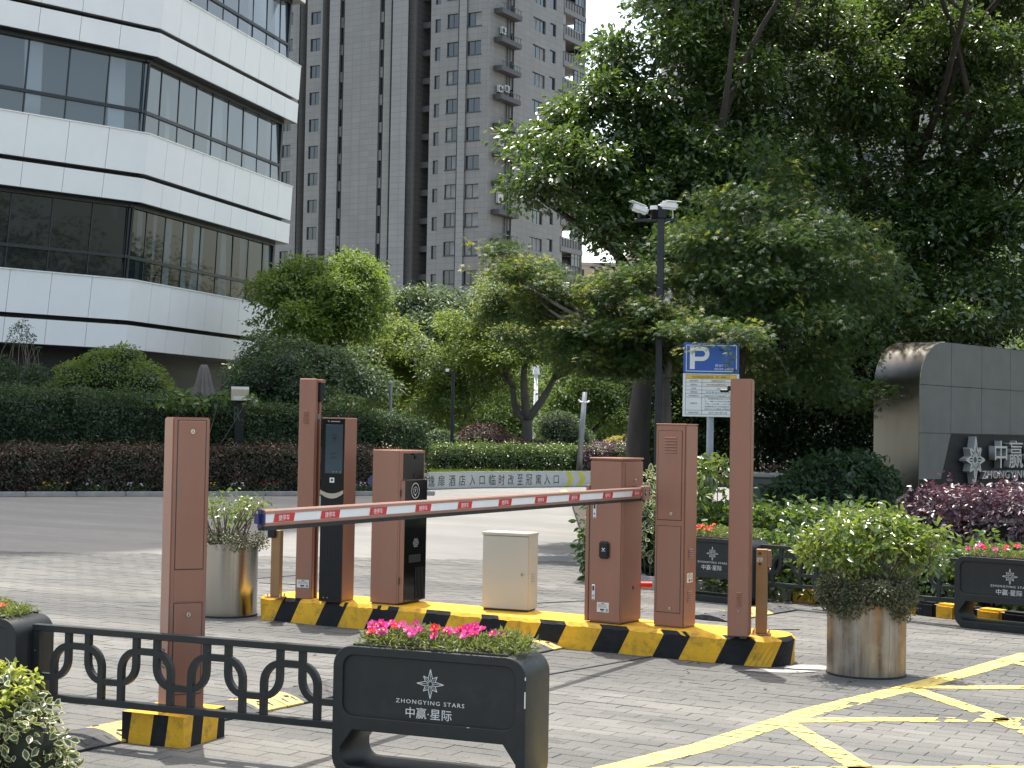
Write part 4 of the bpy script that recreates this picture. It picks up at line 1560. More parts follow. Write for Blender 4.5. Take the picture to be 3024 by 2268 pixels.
mortar("mortar_patch", tuple(P(2390, 1972))[:2], (.16, .10))

def corner_origin(c, a, w, d, which):
    ux = Vector((math.cos(a), math.sin(a), 0)); uy = Vector((-math.sin(a), math.cos(a), 0))
    sx = {'fl': 1, 'fr': -1}[which]
    return Vector((c.x, c.y, 0)) + ux * sx * w / 2 + uy * d / 2
def lock(parent, x, y, z, r=.011, facing='front'):
    bm = bmesh.new()
    if facing == 'front':
        cyl(bm, (x, y, z), (x, y - .004, z), r, n=14)
        cyl(bm, (x, y - .004, z), (x, y - .007, z), r * .7, n=14)
        box(bm, x - .0015, x + .0015, y - .0085, y - .0065, z - r * .5, z + r * .5, mi=1)
    else:
        cyl(bm, (x, y, z), (x + .004, y, z), r, n=14)
        cyl(bm, (x + .004, y, z), (x + .007, y, z), r * .7, n=14)
        box(bm, x + .0065, x + .0085, y - .0015, y + .0015, z - r * .5, z + r * .5, mi=1)
    return obj("lock", bm, ['lock', 'lockhole'], parent)
def louvre(parent, x0, x1, y, z0, n, pitch, facing='front', mat='copper', name="vent_louvre"):
    for k in range(n):
        z = z0 + k * pitch
        bm = bmesh.new()
        h = pitch * .55
        if facing == 'front':
            vs = [(x0, y, z), (x1, y, z), (x1, y - .006, z + h * .45), (x0, y - .006, z + h * .45), (x0, y, z + h * 1.25), (x1, y, z + h * 1.25)]
        else:
            vs = [(y, x0, z), (y, x1, z), (y + .006, x1, z + h * .45), (y + .006, x0, z + h * .45), (y, x0, z + h * 1.25), (y, x1, z + h * 1.25)]
        w = [bm.verts.new(v) for v in vs]
        for f in ((0, 1, 2, 3), (3, 2, 5, 4), (0, 3, 4), (1, 5, 2), (0, 4, 5, 1)):
            bm.faces.new([w[i] for i in f])
        bmesh.ops.recalc_face_normals(bm, faces=bm.faces)
        obj(name, bm, mat, parent)
def sticker(parent, x, y, z, w, h, facing='front', name="label_sticker"):
    """small printed label: lines of text and a dark stamp"""
    bm = bmesh.new()
    def r(a, b, c, d, o, m):
        if facing == 'front': box(bm, x + a, x + b, y - o, y, z + c, z + d, mi=m)
        else: box(bm, y, y + o, x + a, x + b, z + c, z + d, mi=m)
    r(0, w, 0, h, .0012, 0)
    r(w * .38, w * .62, h * .86, h * .93, .0018, 1)
    for k in range(3):
        r(w * .08, w * random.uniform(.8, .95), h * (.76 - .13 * k), h * (.79 - .13 * k), .0018, 1)
    r(w * .28, w * .62, h * .18, h * .34, .0018, 1)
    r(w * .34, w * .55, h * .08, h * .14, .0018, 1)
    r(w * .76, w * .92, h * .1, h * .36, .0018, 1)
    r(w * .8, w * .88, h * .17, h * .29, .0022, 0)
    return obj(name, bm, ['label', 'ink'], parent)
def door_panel(parent, x0, x1, y, z0, z1, mat='copper', name="door", gap=.004):
    """flush door with a dark joint round it"""
    d = obj(name, BX(x0 + gap, x1 - gap, y - .003, y + .004, z0 + gap, z1 - gap, .0015), mat, parent)
    bm = bmesh.new()
    for a, b, c, e in ((x0, x1, z0, z0 + gap), (x0, x1, z1 - gap, z1), (x0, x0 + gap, z0 + gap, z1 - gap), (x1 - gap, x1, z0 + gap, z1 - gap)):
        box(bm, a, b, y - .0006, y + .002, c, e)
    obj("door_joint", bm, 'dark_slot', d)
    return d

# ---- left camera post on its own block
blk_c = P(540.5, 2212)
ba = R_(-23)
bu = Vector((math.cos(ba), math.sin(ba), 0)); bv = Vector((-math.sin(ba), math.cos(ba), 0))
BW, BD, BH = .335, .33, .14
blk = thing("concrete_block", "small striped yellow and black concrete block under the near copper post", "concrete block", Vector((blk_c.x, blk_c.y, 0)) - bu * BW / 2 + bv * BD / 2, ba)
V, Fc, mi = [], [], []
def blkside(pts0, pts1, fr, cols, lean=.06):
    for (a, b), c in zip(zip(fr, fr[1:]), cols):
        i = len(V)
        for t, z in ((a, -.01), (b, -.01), (b, BH), (a, BH)):
            tt = t + (lean if z > 0 and 0 < t < 1 else 0)
            p = Vector(pts0).lerp(Vector(pts1), tt)
            V.append((p.x, p.y, z))
        Fc.append((i, i + 1, i + 2, i + 3))
        mi.append(c)
w2, d2 = BW / 2, BD / 2
blkside((-w2, -d2, 0), (w2, -d2, 0), [0, .1, .46, .70, 1.0], [1, 0, 1, 0])
blkside((w2, -d2, 0), (w2, d2, 0), [0, .17, .42, .80, 1.0], [0, 1, 0, 1])
blkside((w2, d2, 0), (-w2, d2, 0), [0, .3, .6, 1.0], [0, 1, 0])
blkside((-w2, d2, 0), (-w2, -d2, 0), [0, .3, .7, 1.0], [0, 1, 0])
i = len(V)
V += [(-w2, -d2, BH), (w2, -d2, BH), (w2, d2, BH), (-w2, d2, BH)]
Fc.append((i, i + 1, i + 2, i + 3)); mi.append(0)
pyobj("concrete_body", V, Fc, ['yellow', 'black'], blk, mi=mi)
pa = R_(26)
pc = Vector((D(533, 2090, 7.25).x, 7.25, BH))
PWd, PDp, PH = .172, .165, 1.345
post = thing("camera_post", "near tall copper post with two locks on a striped block behind the fence", "camera post", pc, pa)
obj("housing", BX(-PWd / 2, PWd / 2, -PDp / 2, PDp / 2, 0, PH, .006, 2), 'copper', post)
fy = -PDp / 2
door_panel(post, -.066, .070, fy, .645, PH - .012, name="upper_door")
lock(post, .004, fy - .003, PH - .065)
obj("middle_panel", BX(-.066, .070, fy - .0025, fy + .002, .50, .643, .001), 'copper', post)
door_panel(post, -.066, .070, fy, .075, .495, name="lower_door")
lock(post, .004, fy - .003, .44)
louvre(post, -.02, .02, -PWd / 2, 0, 0, .01)
for k in range(6):
    obj("vent_slot", BX(-PWd / 2 - .0015, -PWd / 2 + .001, -.025, .025, .19 + k * .016, .197 + k * .016), 'dark_slot', post)
obj("base_plate", BX(-.1, .1, -.095, .095, 0, .008, .002), 'copper', post)

# ---- island machines
def island_thing(name, label, cat, cpx, a, w, d, which, group=None):
    c = P(cpx[0], cpx[1], IZ)
    o = corner_origin(c, a, w, d, which)
    return thing(name, label, cat, (o.x, o.y, IZ), a, group)
# tall slim post at the far end of the island: two plates with a dark slot between
a = R_(-13); w, d, h = .128, .115, 1.63
t = island_thing("camera_post", "tall copper post with dark side slot and paper label at the island's far end", "camera post", (871, 1767), a, w, d, 'fl')
obj("front_housing", BX(-w / 2, w / 2, -d / 2, -d / 2 + .05, 0, h, .004), 'copper', t)
obj("back_housing", BX(-w / 2, w / 2 + .006, d / 2 - .03, d / 2, 0, h - .06, .004), 'copper', t)
obj("inner_channel", BX(-w / 2 + .004, w / 2 - .02, -d / 2 + .05, d / 2 - .03, 0, h - .03), 'dark_slot', t)
obj("rain_cap", BX(-w / 2, w / 2 + .03, -d / 2 + .052, d / 2 + .01, h - .028, h - .004, .003), 'copper', t)
obj("camera_window", BX(w / 2 - .03, w / 2 + .028, -d / 2 + .055, d / 2 - .005, h - .17, h - .03, .01), 'blackplastic', t)
obj("slot_bracket", BX(w / 2 - .02, w / 2 + .004, -d / 2 + .052, d / 2 - .031, h - .30, h - .26), 'galv', t)
louvre(t, -.028, .012, -d / 2, h - .335, 7, .0145)
lock(t, -.005, -d / 2, .16, .005)
sticker(t, -.052, -d / 2, .082, .095, .058)
# payment screen kiosk
a = R_(-18); w, d, h = .185, .225, 1.342
t = island_thing("payment_kiosk", "copper payment kiosk with a black screen front and silver curved trim", "kiosk", (938.5, 1775.6), a, w, d, 'fl')
obj("housing", BX(-w / 2, w / 2, -d / 2 + .012, d / 2, 0, h, .004), 'copper', t)
obj("front_trim", BX(-w / 2 + .001, w / 2 - .001, -d / 2 + .002, -d / 2 + .012, h - .006, h - .001), 'copper', t)
fy = -d / 2
obj("front_glass", BX(-w / 2 + .003, w / 2 - .002, fy, fy + .012, .775, h - .007, .002), 'blackglass', t)
sc = obj("screen", BX(-.058, .080, fy - .0015, fy + .002, .935, h - .050, .001), 'screen', t)
bm = bmesh.new()
cyl(bm, (.012, fy - .0018, h - .135), (.012, fy - .003, h - .135), .020, n=18)
prism_xz(bm, [(.012 - .017, h - .146), (.012 + .017, h - .146), (.012, h - .178)], fy - .003, fy - .0018)
for k in range(3):
    box(bm, -.02 + k * .018, -.006 + k * .018, fy - .003, fy - .0018, h - .268, h - .252)
    box(bm, -.016 + k * .018, -.002 + k * .018, fy - .003, fy - .0018, h - .300, h - .284)
obj("display_mark", bm, 'screenmark', sc)
bm = bmesh.new()
box(bm, .006, .014, fy - .003, fy - .0018, .944, .950); box(bm, .03, .038, fy - .003, fy - .0018, .944, .950); box(bm, .06, .068, fy - .003, fy - .0018, .944, .950)
obj("status_light", bm, 'galv', sc)
bm = bmesh.new()
prism_xz(bm, [(-.045, h - .022), (-.026, h - .022), (-.0355, h - .034)], fy - .001, fy + .001)
box(bm, -.018, .055, fy - .001, fy + .001, h - .031, h - .024)
obj("maker_mark", bm, 'galv', t)
bm = bmesh.new()
box(bm, -.018, .018, fy - .002, fy + .001, .868, .904)
box(bm, -.0085, .0085, fy - .0026, fy - .0019, .878, .896, mi=1)
obj("scan_window", bm, ['silver', 'ink'], t)
# lower ribbed black door and smile-shaped silver strip
bm = bmesh.new()
nn_ = 14
for k in range(nn_):
    x0 = -w / 2 + .003 + (w - .005) * k / nn_
    x1 = -w / 2 + .003 + (w - .005) * (k + 1) / nn_
    box(bm, x0 + .0012, x1 - .0012, fy + .003, fy + .012, .008, .76)
box(bm, -w / 2 + .003, w / 2 - .002, fy + .006, fy + .012, .004, .775)
obj("lower_door", bm, 'blackplastic', t)
pts_u, pts_l = [], []
for k in range(15):
    x = -w / 2 + .002 + (w - .003) * k / 14
    s = (2 * k / 14 - 1) ** 2
    pts_u.append((x, .789 + .026 * s)); pts_l.append((x, .752 + .036 * s))
obj("curved_trim", prism_xz(bmesh.new(), pts_u + pts_l[::-1], fy - .006, fy + .006), 'steel', t)
obj("side_plate", BX(w / 2 - .001, w / 2 + .0015, -.03, .10, .735, .80), 'copper', t)
for x in (-.05, -.02):
    obj("screw", CY((x, fy + .003, .03), (x, fy, .03), .0035, n=8), 'lock', t)
# ticket kiosk with black glass side
a = R_(-27); w, d, h = .238, .345, 1.115
t = island_thing("ticket_kiosk", "squat copper ticket kiosk with glossy black front bearing a ring and P mark", "kiosk", (1175, 1788), a, w, d, 'fr')
obj("housing", BX(-w / 2, w / 2 - .014, -d / 2, d / 2, .008, h, .004), 'copper', t)
obj("plinth", BX(-w / 2 + .01, w / 2 - .02, -d / 2 + .01, d / 2 - .01, 0, .01), 'dark_slot', t)
fx = w / 2
obj("door_frame", BX(fx - .014, fx, -d / 2 + .002, d / 2 - .002, .012, h - .004, .002), 'copper', t)
obj("upper_recess", BX(fx - .012, fx + .002, -d / 2 + .035, d / 2 - .012, h - .215, h - .020, .004), 'blackglass', t)
bm = bmesh.new(); box(bm, fx + .001, fx + .02, -.01, .13, h - .035, h - .026); box(bm, fx + .001, fx + .008, .02, .06, h - .065, h - .04)
obj("camera_hood", bm, 'blackplastic', t)
obj("camera_lens", CY((fx + .001, .03, h - .185), (fx + .006, .03, h - .185), .016, n=14), 'blackplastic', t)
g = obj("glass_door", BX(fx + .001, fx + .026, -d / 2 + .03, d / 2, .02, h - .218, .003), 'blackglass', t)
obj("door_edge", BX(fx + .001, fx + .0255, -d / 2 + .005, -d / 2 + .0295, .02, h - .222, .002), 'copper', t)
gx = fx + .0262
def ringmesh(y, z, r0, r1, x, n=36):
    V = []
    for k in range(n):
        tt = 2 * math.pi * k / n
        for r in (r0, r1):
            V.append((x, y + r * math.cos(tt), z + r * math.sin(tt)))
    return V, [(2 * k, 2 * k + 1, (2 * k + 3) % (2 * n), (2 * k + 2) % (2 * n)) for k in range(n)]
V, Fc = ringmesh(.0, .82, .052, .057, gx)
v2, f2 = ringmesh(.0, .82, .026, .029, gx)
Fc += [tuple(i + len(V) for i in f) for f in f2]; V += v2
v2 = [(gx, -.012, .795), (gx, .012, .795), (gx, .0, .778)]
Fc.append(tuple(len(V) + i for i in range(3))); V += v2
pyobj("ring_mark", V, Fc, 'silver', g)
me = text_mesh("P", h=.026)
link("letter", me, 'silver', g, (gx, 0, .807), (0, 0, R_(90)))
bm = bmesh.new()
for r_, n in ((0, 3), (1, 4), (2, 5), (3, 4), (4, 3)):
    for k in range(n):
        y = (k - (n - 1) / 2) * .018 + .02
        z = .44 + (r_ - 2) * .013
        prism = [(y - .004, z - .005), (y + .001, z - .005), (y + .004, z + .005), (y - .001, z + .005)]
        vs = [bm.verts.new((gx, yy, zz)) for yy, zz in prism]
        bm.faces.new(vs)
obj("speaker_hole", bm, 'silver', g)
bm = bmesh.new()
for k in range(7):
    y = .02 + k * .02
    box(bm, gx - .001, gx + .004, y - .004, y + .004, .03, .26)
obj("rib", bm, 'blackplastic', g)
obj("card_slot", BX(gx - .001, gx + .003, -.08, .09, .30, .355, .002), 'blackplastic', g)
for z in (.15, .78):
    obj("hinge", BX(fx, fx + .006, -d / 2 - .003, -d / 2 + .008, z, z + .05), 'dark_slot', t)
# cream junction box
a = R_(-22); w, d, h = .352, .185, .548
t = island_thing("junction_box", "cream metal electrical box with round keyhole standing on the striped island", "junction box", (1558, 1809), a, w, d, 'fr')
obj("housing", BX(-w / 2, w / 2, -d / 2 + .012, d / 2, .012, h, .004), 'cream', t)
obj("door", BX(-w / 2 + .003, w / 2 - .003, -d / 2, -d / 2 + .010, .016, h - .022, .003), 'cream', t)
obj("rain_lip", BX(-w / 2 - .003, w / 2 + .003, -d / 2 - .004, d / 2 + .003, h - .018, h + .004, .003), 'cream', t)
obj("plinth", BX(-w / 2 + .01, w / 2 - .01, -d / 2 + .015, d / 2 - .01, 0, .013), 'dark_slot', t)
lock(t, .128, -d / 2, .262, .011)
for k in range(5):
    bm = bmesh.new()
    box(bm, w / 2 - .001, w / 2 + .006, -.03, .045, .20 + k * .016, .207 + k * .016, .002)
    obj("vent_louvre", bm, 'cream', t)
# barrier gate
a = R_(-33); w, d, h = .255, .285, 1.102
gate = island_thing("barrier_gate", "copper barrier gate with card reader and long red and white boom", "barrier gate", (1833, 1846.4), a, w, d, 'fr')
ga = a
obj("housing", BX(-w / 2, w / 2, -d / 2, d / 2, .006, h - .012, .012, 3), 'copper', gate)
obj("lid", BX(-w / 2 - .002, w / 2 + .002, -d / 2 - .002, d / 2 + .002, h - .013, h, .003), 'copper', gate)
obj("plinth", BX(-w / 2 + .01, w / 2 - .01, -d / 2 + .01, d / 2 - .01, 0, .008), 'dark_slot', gate)
obj("hinged_door", BX(-w / 2 - .028, -w / 2 - .001, -d / 2 + .004, d / 2 - .01, .008, h - .185, .003), 'copper', gate)
fy = -d / 2
for z in (.80, .255):
    lk = obj("door_latch", BX(-.095, -.070, fy - .006, fy + .001, z - .105, z, .003), 'silver', gate)
    bm = bmesh.new()
    box(bm, -.088, -.076, fy - .0085, fy - .0055, z - .040, z - .010); box(bm, -.085, -.079, fy - .0085, fy - .0055, z - .08, z - .068); box(bm, -.09, -.075, fy - .0085, fy - .0055, z - .101, z - .096)
    obj("latch_slot", bm, 'ink', lk)
rd = obj("card_reader", BX(-.040, .036, fy - .02, fy + .001, .43, .545, .01, 3), 'blackplastic', gate)
bm = bmesh.new()
prism_xz(bm, [(-.013, .504), (-.002, .496), (.009, .504), (.009, .498), (-.002, .488), (-.013, .498)], fy - .0212, fy - .0198)
box(bm, -.016, .012, fy - .0212, fy - .0198, .481, .484)
obj("reader_mark", bm, 'silver', rd)
sticker(gate, -.055, fy, .075, .09, .065)
fx = w / 2
obj("cable_hole", CY((fx + .0015, .02, .235), (fx - .002, .02, .235), .013, n=14), 'lockhole', gate)
sd = obj("side_door", BX(fx - .001, fx + .003, -d / 2 + .03, d / 2 - .012, h - .285, h - .03, .001), 'copper', gate)
lock(gate, fx + .003, .02, h - .15, .012, 'side')
obj("upper_plate", BX(fx - .001, fx + .0015, -d / 2 + .03, d / 2 - .012, h - .40, h - .287, .001), 'copper', gate)
obj("alarm_cap", CY((fx - .03, d / 2 - .01, .245), (fx + .05, d / 2 + .05, .245), .022, n=14), 'redcap', gate)
# boom: leaves the hub on the side of the housing and crosses the near lane
HZ = 1.05
hub = P(1893, 1455, HZ)
tip = P(772, 1531, HZ)
bd = Vector((tip.x - hub.x, tip.y - hub.y, 0)); BL = bd.length; bd.normalize()
go, gz = TF[gate.name]
def to_gate(p):
    q = Vector(p) - go
    c, s = math.cos(-gz), math.sin(-gz)
    return Vector((q.x * c - q.y * s, q.x * s + q.y * c, q.z))
bang = math.atan2(bd.y, bd.x) - gz
hl = to_gate(hub)
# boom-local: +x towards the tip, visible face looks to the camera side
vis_sign = 1 if Vector((-bd.y, bd.x, 0)).dot(Vector((0, -1, 0))) > 0 else -1
bh, bt = .074, .042
prof = [(-bt / 2, -bh / 2 + .006), (-bt / 2 + .006, -bh / 2), (bt / 2 - .006, -bh / 2), (bt / 2, -bh / 2 + .006), (bt / 2, bh / 2 - .006), (bt / 2 - .006, bh / 2), (-bt / 2 + .006, bh / 2), (-bt / 2, bh / 2 - .006)]
V = [(0, y, z) for y, z in prof] + [(BL, y, z) for y, z in prof]
Fc = [tuple(range(8))[::-1], tuple(range(8, 16))] + [(i, (i + 1) % 8, 8 + (i + 1) % 8, 8 + i) for i in range(8)]
boom = pyobj("boom", V, Fc, 'boomal', gate, (hl.x, hl.y, hl.z), (0, 0, bang))
ys = vis_sign * bt / 2
yo = vis_sign * .0015
def bbox_y(bm, x0, x1, o0, o1, z0, z1, mi=0):
    a_, b_ = sorted((ys + vis_sign * o0, ys + vis_sign * o1))
    box(bm, x0, x1, a_, b_, z0, z1, mi=mi)
bm = bmesh.new(); bbox_y(bm, .02, BL, -.001, .0012, -.019, .019)
obj("white_strip", bm, 'boomwhite', boom)
for zz in (-.021, .021):
    bm = bmesh.new(); bbox_y(bm, 0, BL, -.001, .004, zz - .002, zz + .002); obj("strip_lip", bm, 'boomal', boom)
for yy in (1,):
    bm = bmesh.new(); box(bm, 0, BL, -bt * .42, bt * .42, -bh / 2 - .016, -bh / 2 + .001); obj("rubber_strip", bm, 'rubber', boom)
obj("end_cap", BX(BL - .012, BL + .034, -bt / 2 - .006, bt / 2 + .006, -bh / 2 - .004, bh / 2 + .003, .018, 4), 'navy', boom)
# red reflective tabs with white characters; the writing reads left to right in the picture
txt = text_mesh("捷停车", h=.026)
tco = np.empty(len(txt.vertices) * 3); txt.vertices.foreach_get("co", tco); tco = tco.reshape(-1, 3)
tf = [tuple(p.vertices) for p in txt.polygons]
wts = tco[:, 0].max() - tco[:, 0].min()
photo_tabs = [(800, 868), (938, 1002), (1081, 1142), (1217, 1272), (1344, 1391), (1463, 1510), (1568, 1616), (1669, 1713), (1768, 1812), (1862, 1890)]
for x0p, x1p in photo_tabs:
    def s_of(xp):
        # where the picture column crosses the boom line
        k = (xp - 1512) / FPX
        return max(.03, (k * hub.y - hub.x) / (bd.x - k * bd.y))
    sa_, sb_ = s_of((x0p + x1p) / 2) - .075, s_of((x0p + x1p) / 2) + .075
    sa_ = max(sa_, .03)
    yv = ys + vis_sign * .0026
    dx = .010
    # tip side is picture-left
    V = [(sb_, yv, -.018), (sa_, yv, -.018), (sa_ - dx, yv, .018), (sb_ - dx, yv, .018)]
    Fc = [(0, 1, 2, 3)]; mi = [0]
    k0 = len(V)
    mid = (sa_ + sb_) / 2 - .002
    sc_ = min(1.0, (sb_ - sa_) * .8 / wts)
    for c in tco:
        V.append((mid - c[0] * sc_, yv + vis_sign * .0008, -.013 + c[2]))
    Fc += [tuple(k0 + i for i in f) for f in tf]
    mi += [1] * len(tf)
    o = pyobj("red_tab", V, Fc, ['boomred', 'boomwhite'], boom, mi=mi)
hb = obj("hub_bracket", BX(-.085, .035, -bt / 2 - .016, bt / 2 + .016, -.046, .046, .004), 'boomal', gate, (hl.x, hl.y, hl.z), (0, 0, bang))
for x in (-.06, .01):
    bm = bmesh.new()
    yy = ys + vis_sign * .016
    pr = [(x - .014, 0), (x, .024), (x + .012, .004), (x, -.022)]
    prism_xz(bm, pr, min(yy, yy + vis_sign * .002), max(yy, yy + vis_sign * .002), 0)
    cyl(bm, (x - .002, yy, .002), (x - .002, yy + vis_sign * .006, .002), .006, n=8, mi=1)
    obj("bolt_hole", bm, ['lockhole', 'silver'], hb)
shaft_a, shaft_b = hl + Vector((0, 0, 0)), Vector((w / 2 - .01, min(d / 2 - .03, max(-d / 2 + .03, hl.y)), hl.z))
obj("hub_shaft", CY(shaft_a, shaft_b, .03, n=14), 'copper', gate)
# tall cabinet
a = R_(-33); w, d, h = .222, .178, 1.335
t = island_thing("control_cabinet", "tall copper cabinet with louvred upper door beside the barrier gate", "control cabinet", (2018, 1857), a, w, d, 'fr')
obj("housing", BX(-w / 2, w / 2, -d / 2, d / 2, .004, h - .006, .008, 2), 'copper', t)
obj("lid", BX(-w / 2 - .001, w / 2 + .001, -d / 2 - .001, d / 2 + .001, h - .007, h, .002), 'copper', t)
fy = -d / 2
door_panel(t, -.094, .086, fy, .70, h - .045, name="upper_door")
louvre(t, -.042, .044, fy - .003, h - .195, 6, .019)
lock(t, .012, fy - .003, .745, .010)
door_panel(t, -.094, .086, fy, .095, .665, name="lower_door")
lock(t, .012, fy - .003, .125, .010)
louvre(t, -.03, .03, w / 2, .45, 5, .014, 'side')
louvre(t, -.035, .025, w / 2, .165, 6, .0135, 'side')
sticker(t, -.05, w / 2, .295, .085, .062, 'side')
obj("base_flange", BX(-w / 2 + .004, w / 2 - .004, -d / 2 + .004, d / 2 - .004, 0, .006), 'copper_in', t)
# right-hand tall post
a = R_(-15); w, d, h = .134, .15, 1.622
t = island_thing("camera_post", "tallest plain copper post with low vents and a side camera, near the parking sign", "camera post", (2147, 1884), a, w, d, 'fl')
obj("housing", BX(-w / 2, w / 2, -d / 2, d / 2, .012, h, .006, 2), 'copper', t)
for x in (-.045, .03):
    obj("foot", BX(x - .02, x + .02, -d / 2 + .005, -d / 2 + .05, 0, .014), 'dark_slot', t)
    obj("foot", BX(x - .02, x + .02, d / 2 - .05, d / 2 - .005, 0, .014), 'dark_slot', t)
louvre(t, -.012, .02, -d / 2, .20, 7, .0135)
lock(t, .0, -d / 2, .17, .005)
bm = bmesh.new()
box(bm, -w / 2 - .028, -w / 2 + .002, -.02, .03, h - .075, h - .045, .006)
box(bm, -w / 2 - .075, -w / 2 - .02, -.012, .018, h - .085, h - .064, .006)
obj("side_camera", bm, 'blackplastic', t)
obj("camera_glare_hood", BX(-w / 2 - .03, -w / 2 - .002, -.022, .024, h - .045, h - .038), 'silver', t)
obj("side_rail", BX(w / 2 - .001, w / 2 + .006, -.05, -.03, .02, .66), 'copper', t)
# short detector posts
def detector(label, cpx, a, h, front, left):
    w, d = .072, .06
    t = island_thing("detector_post", label, "detector post", cpx, a, w, d, 'fl', "short detector posts on the island")
    obj("post_tube", BX(-w / 2, w / 2, -d / 2, d / 2, .008, h, .003), 'copper_reflect_yel', t)
    obj("base_plate", BX(-.062, .062, -.055, .055, 0, .008, .002), 'copper', t)
    for x in (-.048, .048):
        for y in (-.042, .042):
            obj("anchor_bolt", CY((x, y, .006), (x, y, .03), .006, n=6), 'lock', t)
    if front:
        obj("sensor_head", BX(w / 2 - .012, w / 2 + .022, -.026, .03, h - .115, h - .004, .003), 'copper', t)
        for z in (h - .028, h - .095):
            obj("sensor_hole", CY((-.012, -d / 2 - .001, z), (-.012, -d / 2 + .004, z), .009, n=10), 'lockhole', t)
        sticker(t, -.03, -d / 2, h - .08, .035, .026)
    if left:
        obj("sensor_head", BX(-w / 2 - .02, w / 2 - .03, -d / 2 - .03, -d / 2 + .004, h - .055, h + .03, .006), 'blackplastic', t)
    return t
detector("short copper detector post with two round holes at the island's near end", (2230, 1875), R_(-13), .545, True, False)
detector("short copper detector post with black sensor below the boom tip", (797, 1765), R_(-15), .50, False, True)
# second, opposite boom seen end-on past the ticket kiosk
c = D(1102, 1420, 13.9)
t = thing("barrier_boom", "dark blue boom end cap poking out behind the copper ticket kiosk", "barrier boom", (c.x, c.y, 0), IANG + R_(6))
obj("end_cap", BX(-.05, .03, -.03, .03, c.z - .05, c.z + .045, .02, 4), 'navy', t)
obj("boom", BX(.028, .16, -.021, .021, c.z - .037, c.z + .037, .005), 'boomal', t)
obj("support_post", BX(.07, .13, -.03, .03, 0, c.z - .036, .004), 'copper', t)

# ================================================================== SPEED HUMPS
def hump(label, p0, p1, w=.36, h=.042, mod=.5, first=0):
    p0, p1 = Vector((p0.x, p0.y, 0)), Vector((p1.x, p1.y, 0))
    u = (p1 - p0).normalized()
    L = (p1 - p0).length
    t = thing("speed_hump", label, "speed hump", (p0.x, p0.y, 0), math.atan2(u.y, u.x), "rubber speed humps across the lanes")
    n = max(1, round(L / mod)); s = L / n
    pr = [(-w / 2, .004), (-w / 2, .012), (-w * .30, h * .75), (-w * .1, h), (w * .1, h), (w * .30, h * .75), (w / 2, .012), (w / 2, .004)]
    for i in range(n):
        # every module is black with a yellow wedge or the other way round
        V, Fc, mi = [], [], []
        cols = (0, 1) if (i + first) % 2 == 0 else (1, 0)
        xs = [.004, s * (.66 if cols[0] == 0 else .34), s - .004]
        for j in range(2):
            a_, b_ = xs[j], xs[j + 1]
            i0_ = len(V)
            sk = .06
            for x, side_ in ((a_, 0), (b_, 1)):
                for k, (y, z) in enumerate(pr):
                    xx = x + (sk * (y / w) if (side_ == 1 and j == 0) or (side_ == 0 and j == 1) else 0)
                    V.append((xx, y, z))
            m = len(pr)
            for k in range(m - 1):
                Fc.append((i0_ + k, i0_ + k + 1, i0_ + m + k + 1, i0_ + m + k)); mi.append(cols[j])
            Fc.append(tuple(i0_ + k for k in range(m))[::-1]); mi.append(cols[j])
            Fc.append(tuple(i0_ + m + k for k in range(m))); mi.append(cols[j])
        o = pyobj("rubber_module", V, Fc, ['hump_black', 'hump_yellow'], t, (s * i, 0, 0), mi=mi)
        bm = bmesh.new()
        for x in (s * .22, s * .78):
            for y in (-w * .22, w * .22):
                cyl(bm, (x, y, h * .8), (x, y, h * .93), .016, n=10)
        obj("fixing_hole", bm, 'rubber', o, (0, 0, 0))
        bm = bmesh.new()
        for k in range(6):
            x = s * (.08 + .15 * k)
            vs = [bm.verts.new(v) for v in ((x, -w * .42, .018), (x + .012, -w * .42, .018), (x + .012, -w * .28, h * .82), (x, -w * .28, h * .82))]
            bm.faces.new(vs)
        bmesh.ops.translate(bm, verts=bm.verts, vec=(0, 0, .003))
        obj("tread_rib", bm, 'hump_black', o)
    return t
hump("black and yellow rubber speed hump crossing the near lane past the striped block", P(130, 2212), P(1610, 1906))
hump("black and yellow rubber speed hump behind the island before the kerb", P(2085, 1832), P(2300, 1798), mod=.55, first=0)

# ================================================================== FENCES AND PLANTER BOXES
def emblem(parent, x, z, r, y, mat='silver', ext=.001, name="star_emblem", wid=.0024):
    bm = bmesh.new()
    pts = []
    for k in range(16):
        t = R_(90 + 22.5 * k)
        rr = r if k % 4 == 0 else (r * .72 if k % 2 == 0 else r * .40)
        pts.append((x + rr * math.cos(t), z + rr * math.sin(t)))
    def bar(p, q, wd):
        dx, dz = q[0] - p[0], q[1] - p[1]
        l = math.hypot(dx, dz)
        nx, nz = -dz / l * wd / 2, dx / l * wd / 2
        prism_xz(bm, [(p[0] + nx, p[1] + nz), (p[0] - nx, p[1] - nz), (q[0] - nx, q[1] - nz), (q[0] + nx, q[1] + nz)], y - ext, y + .0004)
    for a_, b_ in zip(pts, pts[1:] + pts[:1]):
        bar(a_, b_, wid)
    for k in range(16):
        t = R_(90 + 22.5 * k)
        c_ = (x + r * .14 * math.cos(t), z + r * .14 * math.sin(t))
        bar(c_, pts[k], wid * (.9 if k % 2 else .55))
    return obj(name, bm, mat, parent)
